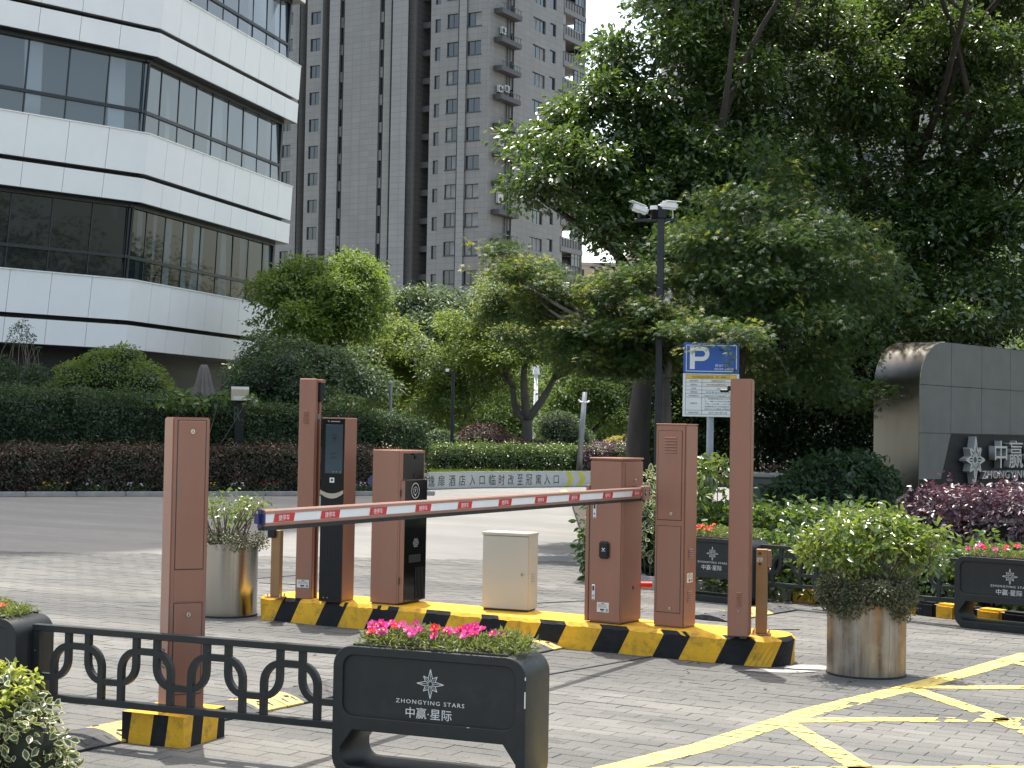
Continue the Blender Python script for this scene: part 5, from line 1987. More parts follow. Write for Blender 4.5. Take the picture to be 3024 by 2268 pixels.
def planter_box(label, corner, ang, w=.86, d=.27, h=.55, group="grey planter boxes along the fences"):
    t = thing("planter_box", label, "planter box", (corner.x, corner.y, 0), ang, group)
    outer = rrect(0, w, 0, h, (.085, .085, .10, .10), 8)
    panel = rrect(.045, w - .045, .262, h - .038, .05, 8)
    ch = .055
    low = [(w - .04, .13), (w - .04 - ch, .205), (.04 + ch, .205), (.04, .13)]
    low += rrect(.04, w - .04, .055, .13, (0, 0, .05, .05), 6)[2:]
    me = frame_mesh(outer, [panel, low], d, .004)
    fr = link("frame", me, 'fence', t)
    link("front_panel", frame_mesh(rrect(.040, w - .040, .257, h - .033, .052, 8), [], .02, .001), 'fence', t, (0, .012, 0))
    link("back_panel", frame_mesh(rrect(.040, w - .040, .257, h - .033, .052, 8), [], .02, .001), 'fence', t, (0, d - .032, 0))
    fy = .012
    emblem(t, w / 2 + .01, .418, .060, fy)
    lettering("latin_lettering", "ZHONGYING STARS", 'silver', t, (w / 2 + .01, fy - .0012, .333), h=.0165, w=.305, ext=.0005, space=1.25)
    lettering("chinese_lettering", "中赢·星际", 'silver', t, (w / 2 + .005, fy - .0012, .275), h=.044, w=.205, ext=.0005)
    obj("soil", BX(.10, w - .10, .05, d - .05, h - .012, h + .004), 'soil', t)
    lip = bmesh.new()
    for a_, b_, c_, e_ in ((.085, w - .085, .012, .028), (.085, w - .085, d - .028, d - .012)):
        box(lip, a_, b_, c_, e_, h - .002, h + .008)
    obj("trough_rim", lip, 'fence', t)
    return t
def fence(label, p0, p1, zt=.52, zb=.175, group="grey scrollwork fence panels"):
    p0, p1 = Vector((p0.x, p0.y, 0)), Vector((p1.x, p1.y, 0))
    u = (p1 - p0).normalized(); L = (p1 - p0).length
    t = thing("fence", label, "fence", (p0.x, p0.y, 0), math.atan2(u.y, u.x), group)
    b = .03
    obj("top_rail", BX(0, L, -.02, .02, zt - b, zt, .002), 'fence', t)
    obj("bottom_rail", BX(0, L, -.02, .02, zb, zb + b, .002), 'fence', t)
    for x in (0, L - .04):
        e = obj("end_post", BX(x, x + .04, -.016, .016, zb + b, zt - b, .002), 'fence', t)
        obj("bolt", CY((x + .02, -.016, .40), (x + .02, -.021, .40), .006, n=8), 'lock', e)
    per = .371
    n = max(1, round((L - .15) / per))
    per = (L - .15) / n
    zi, zu, r = .432, .283, .088
    def arc(cx, cz, a0, a1, k=8):
        return [(cx + r * math.cos(R_(a0 + (a1 - a0) * i / k)), cz + r * math.sin(R_(a0 + (a1 - a0) * i / k))) for i in range(k + 1)]
    wi, wu = .263, .27
    x_i0 = .115
    for k in range(n):
        a_, c_ = x_i0 + per * k, x_i0 + per * k + wi
        if c_ > L - .03: break
        path = [(a_, zb + b)] + arc(a_ + r, zi - r, 180, 90) + arc(c_ - r, zi - r, 90, 0) + [(c_, zb + b)]
        obj("arch_bar", sweep_xz(bmesh.new(), path, .029, .026), 'fence', t)
    for k in range(-1, n):
        a_, c_ = x_i0 + per * k + wi - .075, x_i0 + per * (k + 1) + .078
        path = [(a_, zt - b)] + arc(a_ + r, zu + r, 180, 270) + arc(c_ - r, zu + r, 270, 360) + [(c_, zt - b)]
        if k == -1:
            path = [(.04, zu)] + arc(c_ - r, zu + r, 270, 360)[3:] + [(c_, zt - b)] if c_ - r < .04 else [(.03, zu)] + arc(c_ - r, zu + r, 270, 360) + [(c_, zt - b)]
            path = [(.035, zu + .002)] + [q_ for q_ in arc(c_ - r, zu + r, 270, 360) if q_[0] > .05] + [(c_, zt - b)]
        if k == n - 1:
            path = [(a_, zt - b)] + [q_ for q_ in arc(a_ + r, zu + r, 180, 270) if q_[0] < L - .05] + [(L - .035, zu + .002)]
        obj("loop_bar", sweep_xz(bmesh.new(), path, .029, .0245), 'fence', t)
    return t
FA = R_(-22)
pl0 = P(983, 1960, .50); pl0 = Vector((pl0.x, pl0.y, 0))
c0 = P(983, 2290); c0 = Vector((D(983, 2000, 6.50).x, 6.50, 0))
planter_box("dark grey planter box with star logo in the foreground, magenta flowers on top", c0, FA, .86, .27)
fu = Vector((math.cos(FA), math.sin(FA), 0)); fn_ = Vector((-fu.y, fu.x, 0))
fe = c0 + fn_ * .13
fs_ = fe - fu * 1.63
fence("grey scrollwork fence panel in the foreground before the near copper post", fs_, fe)
pb_ = [o for o in COL.objects if o.name == "planter_box"][0]
for x_, z_, w_, h_ in ((.8580, .355, .003, .065), (.62, .2585, .010, .002), (.8580, .465, .002, .012)):
    obj("paint_chip", BX(x_ - w_, x_ + .0012, -.0012, .002, z_, z_ + h_), 'silver', pb_)
planter_box("dark grey planter box cut off by the photo's left edge, orange flower on top", c0 - fu * (1.63 + .86), FA, .86, .27)
# far fence along the kerb
q1_, q2_ = P(2249, 1607, .52), P(2840, 1649, .52)
RA = math.atan2(q2_.y - q1_.y, q2_.x - q1_.x)
ru = Vector((math.cos(RA), math.sin(RA), 0)); rn = Vector((-ru.y, ru.x, 0))
fence("grey scrollwork fence panel behind the leafy steel tub on the right", q1_, q2_)
planter_box("grey planter box partly hidden behind the copper cabinet and tall post", Vector((q1_.x, q1_.y, 0)) - ru * .86 - rn * .13, RA)
planter_box("grey planter box at the photo's right edge, pink and red flowers on top", Vector((q2_.x, q2_.y, 0)) - rn * .13, RA)
q3_ = Vector((q2_.x, q2_.y, 0)) + ru * .86
# ================================================================== ROUND STEEL TUBS
def tub(label, c, r, h, mat):
    t = thing("steel_tub", label, "planter tub", (c.x, c.y, 0), 0, "round steel planter tubs")
    bm = bmesh.new()
    n = 48
    for (ra, rb, za, zb_) in ((r, r, .004, h), (r, r - .012, h, h), (r - .012, r - .012, h, h - .06)):
        A_ = [bm.verts.new((ra * math.cos(2 * math.pi * k / n), ra * math.sin(2 * math.pi * k / n), za)) for k in range(n)]
        B_ = [bm.verts.new((rb * math.cos(2 * math.pi * k / n), rb * math.sin(2 * math.pi * k / n), zb_)) for k in range(n)]
        for k in range(n):
            bm.faces.new((A_[k], A_[(k + 1) % n], B_[(k + 1) % n], B_[k]))
    obj("tub_wall", bm, mat, t, angle=R_(30))
    obj("base_ring", CY((0, 0, 0), (0, 0, .012), r + .004, n=48), 'rubber', t)
    obj("soil", CY((0, 0, h - .07), (0, 0, h - .04), r - .013, n=32), 'soil', t)
    obj("seam", BX(-.002, .002, -r - .0015, -r + .003, .01, h), 'steel', t, rot=(0, 0, R_(22)))
    return t
TR_C = P(2557, 2006); TR_C = Vector((D(2557, 2000, 9.60).x, 9.60, 0))
TL_C = Vector((D(667, 1820, 12.0).x, 12.0, 0))
tub("wide rust-streaked steel tub standing right of the striped island", TR_C, .238, .50, 'steel_stain')
tub("clean polished steel tub standing behind the near copper post", TL_C, .235, .555, 'steel')

# ================================================================== PARKING SIGN
sp = D(2098, 1240, 16.5)
t = thing("parking_sign", "blue parking sign with white P above a pale tariff board on one pole", "parking sign", (sp.x, sp.y, 0), R_(-4))
zt_, zm, zb_ = D(2090, 1013, 16.5).z, D(2090, 1103, 16.5).z, D(2090, 1231, 16.5).z
sw = 163 * 16.5 / FPX
obj("pole", CY((0, .04, 0), (0, .04, zt_ - .1), .038, n=14), 'galv', t, smooth=True)
bp_ = obj("blue_panel", BX(-sw / 2, sw / 2, -.012, .006, zm + .002, zt_, .003), 'signblue', t)
bm = bmesh.new()
x0, x1, z0, z1 = -sw / 2 + .025, sw / 2 - .025, zm + .02, zt_ - .022
for a_, b_, c_, e_ in ((x0, x1, z0, z0 + .007), (x0, x1, z1 - .007, z1), (x0, x0 + .007, z0, z1), (x1 - .007, x1, z0, z1)):
    box(bm, a_, b_, -.0135, -.011, c_, e_)
obj("white_border", bm, 'signwhite', bp_)
# bold P built as one shape
ph = (zt_ - zm) * .74
pz = zm + .045
px0 = -sw / 2 + .066
st_ = .052
bowl = rrect(px0, px0 + .205, pz + ph * .36, pz + ph, (.085, 0, 0, .085), 10)
outer = [(px0, pz), (px0 + st_, pz), (px0 + st_, pz + ph * .36)] + [q_ for q_ in rrect(px0, px0 + .205, pz + ph * .36, pz + ph, (.09, 0, 0, .09), 10) if not (q_[0] <= px0 + .001 and q_[1] < pz + ph * .5)][-11:] + []
arcR = (ph * .64) / 2
cx_ = px0 + .205 - arcR; cz_ = pz + ph - arcR
outer = [(px0, pz), (px0 + st_, pz), (px0 + st_, pz + ph * .36)] + [(cx_ + arcR * math.cos(R_(q_)), cz_ + arcR * math.sin(R_(q_))) for q_ in range(-90, 91, 12)] + [(px0, pz + ph)]
ir = arcR - .045
hole = [(px0 + st_, cz_ - ir), (cx_, cz_ - ir)] + [(cx_ + ir * math.cos(R_(q_)), cz_ + ir * math.sin(R_(q_))) for q_ in range(-78, 79, 12)] + [(cx_, cz_ + ir), (px0 + st_, cz_ + ir)]
link("letter", frame_mesh(outer, [hole], .003, .0003), 'signwhite', bp_, (0, -.0145, 0))
lettering("opening_hours", "营业时间:", 'signwhite', bp_, (.115, -.0125, zm + .072), h=.028, w=.15)
lettering("opening_hours", "00:00-24:00", 'signwhite', bp_, (.135, -.0125, zm + .036), h=.024, w=.20)
wp = obj("tariff_board", BX(-sw / 2 - .003, sw / 2 + .003, -.012, .006, zb_, zm - .002, .003), 'signwhite', t)
H_ = zm - zb_
bm = bmesh.new()
tx0, tx1 = -sw / 2 + .026, sw / 2 - .026
def hz(f): return zb_ + H_ * (1 - f)
rows = [.125, .205, .295, .385, .465, .55, .85, .945]
for f in [.03] + rows:
    box(bm, tx0, tx1, -.0132, -.011, hz(f) - .0016, hz(f) + .0016)
xc = tx0 + (tx1 - tx0) * .32
for x_, a_, b_ in ((tx0, .03, .945), (tx1, .03, .945), (xc, .125, .945), (tx0 + (tx1 - tx0) * .6, .465, .55), (tx0 + (tx1 - tx0) * .8, .465, .55)):
    box(bm, x_ - .0014, x_ + .0014, -.0134, -.011, hz(b_), hz(a_))
obj("table_lines", bm, 'ink', wp)
obj("title_bar", BX(tx0, tx1, -.0128, -.011, hz(.122), hz(.035)), 'signyellow', wp)
obj("pasted_strip", BX(xc + .004, tx1 - .004, -.0128, -.011, hz(.29), hz(.21)), 'label', wp)
def trow(s, x, f, h, w=None):
    lettering("printed_text", s, 'ink', wp, (x, -.0138, hz(f)), h=h, w=w)
trow("杭州市机动车停车场（库）收费公示", 0, .108, .021, .40)
xl = (tx0 + xc) / 2; xr = (xc + tx1) / 2
for s, f in (("停车场名称", .19), ("经营单位", .278), ("泊位数", .368), ("收费依据", .45), ("停车管理方式", .535), ("收费标准", .71), ("监督投诉电话", .925)):
    trow(s, xl, f, .017, .018 * len(s))
for s, f, wd in (("中赢星际停车场", .19, .15), ("杭州物业管理有限公司", .278, .24), ("334", .368, .03), ("杭价服 [2016] 101号", .45, .25), ("0571-87187118", .925, .19)):
    trow(s, xr - .01, f, .017, wd)
trow("经营性车场", tx0 + (tx1 - tx0) * .46, .535, .015, .11); trow("普通地面", tx0 + (tx1 - tx0) * .70, .535, .015, .08); trow("12345", tx0 + (tx1 - tx0) * .9, .535, .015, .06)
for s, f in (("1、免费停放时间15分钟。", .60), ("2、每小时5元/辆。", .66), ("不足一小时按一小时计费，", .72), ("连续停放24小时按最高价计", .78), ("超过24小时重新计算收费。", .835)):
    trow(s, xr - .005, f, .015, .29)

# ================================================================== CAMERA POLE
cp = D(1944, 1200, 17.5)
ztp = D(1944, 605, 17.5).z
t = thing("camera_pole", "black square pole carrying three white surveillance cameras before the big tree", "camera pole", (cp.x, cp.y, 0), R_(-10))
obj("pole", BX(-.037, .037, -.037, .037, 0, ztp - .02, .004), 'blackpole', t)
obj("junction_housing", BX(-.04, .06, -.05, .05, ztp - .16, ztp, .01), 'blackplastic', t)
obj("cross_arm", BX(-.30, .16, -.025, .025, ztp - .19, ztp - .155, .004), 'blackpole', t)
obj("pole_base", BX(-.09, .09, -.09, .09, 0, .1, .004), 'blackpole', t)
def camera(x, z, yaw, pit, dome=False):
    e = obj("camera_body", BX(-.046, .046, -.10, .10, -.048, .045, .022, 3), 'camwhite', t, (x, -.02, z), (R_(pit), 0, R_(yaw)))
    obj("sun_hood", BX(-.05, .05, -.135, .05, .043, .050, .003), 'camwhite', e)
    obj("lens_window", BX(-.032, .032, -.103, -.099, -.03, .03), 'blackglass', e)
    obj("bracket", CY((0, .02, -.045), (0, .02, -.11), .016, n=8), 'blackplastic', e)
camera(-.24, ztp - .045, -62, -16)
camera(.09, ztp - .01, 100, 4)
bm = bmesh.new()
cyl(bm, (-.075, -.01, ztp - .155), (-.075, -.01, ztp - .06), .045, .052, n=16)
dm = obj("dome_base", bm, 'blackglass', t)
obj("dome_cap", CY((-.075, -.01, ztp - .058), (-.075, -.01, ztp - .012), .054, .048, n=16), 'camwhite', dm)
bm = bmesh.new()
tube(bm, [(.13, -.02, ztp - .04), (.135, -.02, ztp - .14), (.10, -.02, ztp - .19), (.06, -.02, ztp - .2)], [.005] * 4, 5)
obj("cable", bm, 'camwhite', t)

# ================================================================== STONE NAME WALL ON THE RIGHT
MA = R_(46)
m0 = D(2711, 1440, 19.0)
mon = thing("name_wall", "stone name wall with rounded brushed steel end and silver star emblem", "name wall", (m0.x, m0.y, 0), MA)
mx = Vector((math.cos(MA), math.sin(MA), 0))
def mz(yy, xx=2711): return D(xx, yy, 19.0).z
zr0, zr1, zr2, zr3 = mz(1418, 2715), mz(1279, 2713), mz(1136, 2714), mz(1003, 2752)
LW = 4.2
TH = .62
cw = .80
NC = int(LW / cw) + 1
# outline of the top left corner: a quarter ellipse
ra_, rb_ = .62, zr3 - zr2
def top_edge(x):
    if x >= ra_: return zr3
    return zr2 + rb_ * math.sqrt(max(0, 1 - ((ra_ - x) / ra_) ** 2))
g_ = .008
def prism(name, poly, y0, y1, mat, parent):
    return obj(name, prism_xz(bmesh.new(), poly, y0, y1), mat, parent)
for c in range(NC):
    x0, x1 = cw * c + (.004 if c else .0), min(LW, cw * (c + 1)) - .004
    # top row with the rounded corner
    if c == 0:
        poly = [(x0, zr2 + g_ / 2)] + [(x1, zr2 + g_ / 2)] + [(ra_ * (1 - math.cos(R_(q_))) if True else 0, zr2 + rb_ * math.sin(R_(q_))) for q_ in range(90, 4, -10)]
        poly = [(x0, zr2 + g_), (x1, zr2 + g_), (x1, zr3)] + [(ra_ * (1 - math.cos(R_(q_))), zr2 + rb_ * math.sin(R_(q_))) for q_ in range(90, 4, -8)]
        prism("stone_panel", poly, 0, .03, 'stone', mon)
    else:
        prism("stone_panel", [(x0, zr2 + g_), (x1, zr2 + g_), (x1, zr3), (x0, zr3)], 0, .03, 'stone', mon)
    prism("stone_panel", [(x0, zr1 + g_), (x1, zr1 + g_), (x1, zr2), (x0, zr2)], 0, .03, 'stone', mon)
    if c == 0:
        sx = (.86, .56)
        prism("stone_panel", [(x0, zr0 + g_), (sx[1], zr0 + g_), (sx[1] + (sx[0] - sx[1]) * .8, zr1), (x0, zr1)], 0, .03, 'stone', mon)
prism("dark_base", [(0, -.02), (LW, -.02), (LW, zr1 - .001), (.2, zr1 - .001), (.0, zr1 - .1)], .012, .05, 'plate', mon)
body = [(.01, -.02), (LW, -.02), (LW, zr3 - .02)] + [(.01 + ra_ * (1 - math.cos(R_(q_))), zr2 + (rb_ - .02) * math.sin(R_(q_))) for q_ in range(90, -1, -8)]
prism("wall_core", body, .035, TH - .02, 'backing', mon)
# brushed steel band wrapping the end and the top
V, Fc = [], []
path = [(-.004, -.02), (-.004, zr2 * .5), (-.004, zr2)] + [(-.004 + ra_ * (1 - math.cos(R_(q_))), zr2 + (rb_ + .004) * math.sin(R_(q_))) for q_ in range(6, 91, 6)] + [(LW, zr3 + .004)]
for x, z in path:
    V += [(x, -.006, z), (x, TH, z)]
n = len(path)
for k in range(n - 1):
    Fc.append((2 * k, 2 * k + 2, 2 * k + 3, 2 * k + 1))
o = pyobj("steel_cladding", V, Fc, 'steel_dull', mon, smooth=True)
V2 = []
prism("steel_edge", [(-.004, -.02), (.004, -.02), (.004, zr2)] + [(.004 + (ra_ - .008) * (1 - math.cos(R_(q_))), zr2 + (rb_ - .004) * math.sin(R_(q_))) for q_ in range(6, 91, 12)] + [(ra_, zr3 + .004)] + [(-.004 + ra_ * (1 - math.cos(R_(q_))), zr2 + (rb_ + .004) * math.sin(R_(q_))) for q_ in range(84, 0, -12)], -.007, .0, 'steel', mon)
# emblem and letters stand off the dark plate
ez = (mz(1294, 2866) + mz(1426, 2866)) / 2
ez = mz(1361, 2866)
e_r = .29
def px_to_m(xx):          # picture column -> metres along the wall
    k = (xx - 1512) / FPX
    return (k * m0.y - m0.x) / (mx.x - k * mx.y)
bm = bmesh.new()
ex = px_to_m(2866)
pts = []
for k in range(16):
    tt = R_(90 + 22.5 * k)
    rr = e_r * 1.02 if k in (0, 8) else (e_r * .85 if k in (4, 12) else (e_r * .72 if k % 2 == 0 else e_r * .40))
    pts.append((ex + rr * math.cos(tt), ez + rr * math.sin(tt)))
for a_, b_ in zip(pts, pts[1:] + pts[:1]):
    dx, dz = b_[0] - a_[0], b_[1] - a_[1]
    l = math.hypot(dx, dz); nx, nz = -dz / l * .011, dx / l * .011
    prism_xz(bm, [(a_[0] + nx, a_[1] + nz), (a_[0] - nx, a_[1] - nz), (b_[0] - nx, b_[1] - nz), (b_[0] + nx, b_[1] + nz)], -.085, .012)
for k in range(16):
    a_ = (ex + .04 * math.cos(R_(90 + 22.5 * k)), ez + .04 * math.sin(R_(90 + 22.5 * k))); b_ = pts[k]
    dx, dz = b_[0] - a_[0], b_[1] - a_[1]
    l = math.hypot(dx, dz); nx, nz = -dz / l * .008, dx / l * .008
    prism_xz(bm, [(a_[0] + nx, a_[1] + nz), (a_[0] - nx, a_[1] - nz), (b_[0] - nx, b_[1] - nz), (b_[0] + nx, b_[1] + nz)], -.080, .012)
obj("star_emblem", bm, 'letter_dull', mon)
lx = px_to_m(2925)
lettering("chinese_letter", "中赢·星际", 'letter_dull', mon, (lx, -.03, mz(1388, 2930)), h=.36, w=1.75, ext=.045, align='LEFT')
lettering("latin_letter", "ZHONGYING STARS", 'letter_dull', mon, (px_to_m(2893), -.02, mz(1421, 2900)), h=.105, w=1.95, ext=.028, align='LEFT', space=1.1)

# ================================================================== BANNER WALL AND THINGS ROUND THE LAWN
bpts = [P(1100, 1456), P(1258, 1445.5), P(1400, 1441), P(1560, 1439), P(1760, 1436), P(1800, 1436)]
bpts = [Vector((p.x, p.y, 0)) for p in bpts]
bz = D(1500, 1393, (bpts[2].y + bpts[3].y) / 2).z
bw = thing("banner_wall", "low pale wall with black Chinese lettering and yellow chevrons before the lawn", "banner wall", (bpts[0].x, bpts[0].y, 0))
V, Fc = [], []
org = bpts[0]
cum = [0]
for a_, b_ in zip(bpts, bpts[1:]): cum.append(cum[-1] + (b_ - a_).length)
def bpos(s, off=0.):
    for k in range(len(bpts) - 1):
        if s <= cum[k + 1] or k == len(bpts) - 2:
            u_ = (bpts[k + 1] - bpts[k]).normalized()
            n_ = Vector((u_.y, -u_.x, 0))
            return bpts[k] + u_ * (s - cum[k]) + n_ * off - org, u_
n = len(bpts)
for p in bpts:
    V += [(p.x - org.x, p.y - org.y, -.02), (p.x - org.x, p.y - org.y, bz)]
for p in bpts:
    V += [(p.x - org.x, p.y - org.y + .14, -.02), (p.x - org.x, p.y - org.y + .14, bz)]
for k in range(n - 1):
    Fc += [(2 * k, 2 * k + 2, 2 * k + 3, 2 * k + 1), (2 * k + 1, 2 * k + 3, 2 * n + 2 * k + 3, 2 * n + 2 * k + 1)]
pyobj("wall", V, Fc, 'concrete', bw)
V, Fc = [], []
for k, s in enumerate([0] + cum[1:]):
    p, u_ = bpos(max(s, .001), .006)
    V += [(p.x, p.y, .01), (p.x, p.y, bz - .012)]
    if k: Fc.append((2 * k - 2, 2 * k, 2 * k + 1, 2 * k - 1))
pyobj("banner_sheet", V, Fc, 'banner', bw)
def b_s(xx):
    best = None
    for i in range(400):
        s = cum[-1] * i / 399
        p, u_ = bpos(max(s, .001))
        d_ = abs(px(p + org + Vector((0, 0, .2)))[0] - xx)
        if best is None or d_ < best[0]: best = (d_, s)
    return best[1]
chars = "逸扉酒店入口临时改至冠寓入口"
zx = [(237, 305), (347, 415), (462, 532), (573, 642), (687, 750), (798, 855), (898, 965), (1003, 1065), (1108, 1170), (1205, 1268), (1308, 1368), (1405, 1465), (1498, 1560), (1602, 1655)]
for ch, (a_, b_) in zip(chars, zx):
    xa, xb = 1200 + a_ / 3.687, 1200 + b_ / 3.687
    s = b_s((xa + xb) / 2)
    p, u_ = bpos(s, .010)
    wv = abs(b_s(xb) - b_s(xa))
    hz_ = bz * (.66 if ch != '口' else .52)
    lettering("painted_character", ch, 'ink', bw, (p.x, p.y, bz * .16 + (0 if ch != '口' else bz * .05)), h=hz_, w=wv, rz=math.atan2(u_.y, u_.x))
for xx in (1680, 1714, 1748):
    V = []
    for (dx, f) in ((-10, .97), (2, .97), (14, .5), (2, .03), (-12, .03), (1, .5)):
        p, u_ = bpos(b_s(xx + dx), .011)
        V.append((p.x, p.y, bz * f))
    pyobj("chevron", V, [(0, 1, 2, 5), (5, 2, 3, 4)], 'chevron', bw)
# lawn
lw = bpts[2] + Vector((0, .16, 0))
ln_pts = [(bpts[1].x - .1, bpts[1].y + .25), (bpts[2].x, bpts[2].y + .16), (bpts[3].x, bpts[3].y + .16), (bpts[5].x, bpts[5].y + .16), (8, 44), (9, 50), (-3, 47), (-3, 41)]
bed(ln_pts, .33, 'soil', "lawn_bed")
bn = 9000
LX = rng.uniform(-2.2, 4.5, bn); LY = rng.uniform(38.4, 44.2, bn)
okb = LY > np.interp(LX, [p.x for p in bpts], [p.y for p in bpts]) + .2
LX, LY = LX[okb], LY[okb]; bn = len(LX)
gp = np.stack([LX, LY, np.full(bn, .33)], 1)
gax = np.stack([rng.normal(size=bn) * .35, rng.normal(size=bn) * .35, np.ones(bn)], 1)
gm = link("grass", mesh_from("grass", [leaf_arrays(gp, rdir(bn), gax, rng.uniform(.05, .11, bn), T_blade()) + (0,)]), 'lf_grass')
gm['kind'] = 'stuff'
# pale leaning post with cross bracket
q = D(1709, 1392, 42.0)
t = thing("grey_post", "pale grey leaning post with small white side brackets on the lawn", "post", (q.x, q.y, .3))
tp = D(1727, 1158, 42.0) - Vector((q.x, q.y, .3))
obj("pole", CY((0, 0, 0), (tp.x, tp.y, tp.z), .085, .065, n=10), 'galv', t, smooth=True)
bm = bmesh.new()
zc = tp.z * .88; xc_ = tp.x * .88
tube(bm, [(xc_ - .15, 0, zc + .06), (xc_ - .1, -.02, zc), (xc_, -.09, zc - .01), (xc_ + .1, -.02, zc), (xc_ + .14, 0, zc + .03)], [.025] * 5, 6)
obj("bracket", bm, 'lampwhite', t)
# thin black lamp pole with a box head
q = D(1334, 1340, 45.0)
t = thing("lamp_pole", "thin black lamp pole with small box head in front of pale green trees", "lamp pole", (q.x, q.y, 0))
zt_ = D(1338, 1100, 45.0).z
obj("pole", CY((0, 0, 0), (0, 0, zt_), .05, n=8), 'blackpole', t)
obj("lamp_arm", BX(-.2, 0, -.03, .03, zt_ - .06, zt_), 'blackpole', t)
hd = obj("lamp_head", BX(-.23, -.09, -.06, .06, zt_ - .03, zt_ + .10, .01), 'blackplastic', t)
obj("lamp_glass", BX(-.22, -.12, -.066, -.058, zt_ + .02, zt_ + .09), 'lampwhite', hd)
# white double-arm street lamp behind the trees
q = D(1010, 900, 62.0)
zt_ = D(1005, 800, 62.0).z
t = thing("street_lamp", "white twin-arm street lamp rising behind the left-hand trees", "street lamp", (q.x, q.y, 0))
obj("pole", CY((0, 0, 0), (0, 0, zt_), .10, .07, n=10), 'lampwhite', t, smooth=True)
for sx_, pts_ in ((-1, [(1005, 800), (998, 782), (985, 771), (975, 766)]), (1, [(1018, 800), (1024, 789), (1034, 784), (1048, 783)])):
    P3 = [D(a_, b_, 62.0) - Vector((q.x, q.y, 0)) for a_, b_ in pts_]
    P3 = [Vector((0, 0, zt_ - .6))] + P3
    bm = bmesh.new(); tube(bm, P3, [.05, .05, .045, .05, .05], 6); obj("lamp_arm", bm, 'lampwhite', t, smooth=True)
    bm = bmesh.new(); tube(bm, [P3[-2] + (P3[-1] - P3[-2]) * .2, P3[-1] + (P3[-1] - P3[-2]) * .3], [.09, .08], 8); obj("lamp_head", bm, 'lampwhite', t, smooth=True)
q = D(1580, 1300, 60.0)
t = thing("street_lamp", "slim white lamp column glimpsed behind the forked trunk", "street lamp", (q.x, q.y, 0))
zt_ = D(1582, 1105, 60.0).z
obj("pole", CY((0, 0, 0), (0, 0, zt_), .12, .07, n=8), 'lampwhite', t, smooth=True)
obj("lamp_head", CY((0, 0, zt_ - .01), (0, 0, zt_ + .35), .14, .08, n=8), 'lampwhite', t)
# grey pole among the trees, left
q = D(1153, 1200, 40.0)
t = thing("grey_post", "thin grey pole rising out of the tall dark hedge", "post", (q.x, q.y, 0))
zt_ = D(1153, 1130, 40.0).z
obj("pole", CY((0, 0, 0), (0, 0, zt_), .045, .04, n=8), 'galv', t)
obj("pole_cap", CY((0, 0, zt_), (0, 0, zt_ + .05), .055, .03, n=8), 'galv', t)
# silver-topped black stand in the hedge
q = D(702, 1400, 34.0)
t = thing("notice_stand", "silver-topped black notice stand with a green letter against the dark hedge", "notice stand", (q.x, q.y, .05), R_(14))
z1_ = D(702, 1142, 34.0).z - .05; z0_ = D(702, 1187, 34.0).z - .05
obj("stand_body", BX(-.10, .10, -.05, .05, 0, z0_ + .01, .01), 'blackplastic', t)
bm = bmesh.new()
hw = .19
prof_ = [(-.14, z0_), (-.16, z0_ + .03), (-.16, z1_ - .06), (-.12, z1_), (.12, z1_), (.12, z0_)]
A_ = [bm.verts.new((-hw, y, z)) for y, z in prof_]; B_ = [bm.verts.new((hw, y, z)) for y, z in prof_]
for k in range(6): bm.faces.new((A_[k], A_[(k + 1) % 6], B_[(k + 1) % 6], B_[k]))
bm.faces.new(A_[::-1]); bm.faces.new(B_)
bmesh.ops.recalc_face_normals(bm, faces=bm.faces)
hd = obj("steel_head", bm, 'steel', t)
obj("notice_plate", BX(-.15, .15, -.163, -.16, z0_ + .04, z0_ + .12, .001), 'label', hd)
lettering("green_letter", "R.", 'greenpaint', t, (-.02, -.056, z0_ - .42), h=.32, w=.2, ext=.003)
obj("ring_handle", CY((-.1, -.07, z0_ - .6), (.1, -.07, z0_ - .6), .01, n=6), 'blackpole', t)
# closed parasol
q = D(600, 1180, 37.5)
t = thing("parasol", "closed taupe parasol standing before the office building's dark ground floor", "parasol", (q.x, q.y, 0))
zt_ = D(605, 1077, 37.5).z
obj("pole", CY((0, 0, 0), (0, 0, zt_), .03, n=8), 'bark_grey', t)
V, Fc = [], []
nf = 16
levels = [(zt_, .07), (zt_ - .12, .10), (zt_ - .45, .16), (zt_ - .75, .23), (zt_ - .95, .19)]
for li, (z, r) in enumerate(levels):
    for k in range(nf):
        tt = 2 * math.pi * k / nf
        rr = r * (1.28 if k % 2 == 0 else .62) * (1 + .12 * math.sin(k * 2.1)) if li else r
        V.append((rr * math.cos(tt) * 1.05 - (.06 if li == 3 and k in (7, 8, 9) else 0), rr * math.sin(tt), z - (.1 * (k % 2) if li == 4 else 0)))
for li in range(len(levels) - 1):
    for k in range(nf):
        Fc.append((li * nf + k, (li + 1) * nf + k, (li + 1) * nf + (k + 1) % nf, li * nf + (k + 1) % nf))
Fc.append(tuple(range(nf)))
cn = pyobj("canopy", V, Fc, 'canvas', t)
bm = bmesh.new()
for k in range(4):
    tt = .5 + k * 1.5
    tube(bm, [(.05 * math.cos(tt), .05 * math.sin(tt), zt_ - .9), (.12 * math.cos(tt), .12 * math.sin(tt), zt_ - 1.4), (.1 * math.cos(tt), .1 * math.sin(tt), zt_ - 1.7)], [.05, .06, .03], 6)
obj("fabric_tail", bm, 'canvas', t)
obj("base", CY((0, 0, 0), (0, 0, .1), .3, n=14), 'concrete', t)
# ================================================================== TREES AND PLANTS
def E(x, y, d, r, ry=None, rz=None):
    p = D(x, y, d)
    return (p.x, p.y, p.z, r, ry or r, rz or r)
def G(x, d):
    p = D(x, 1300, d)
    return (p.x, d, 0)
TS, TO, TPm, TV, TB = T_simple(.46), T_oval(.52), T_palm(), T_var(.55), T_blade()
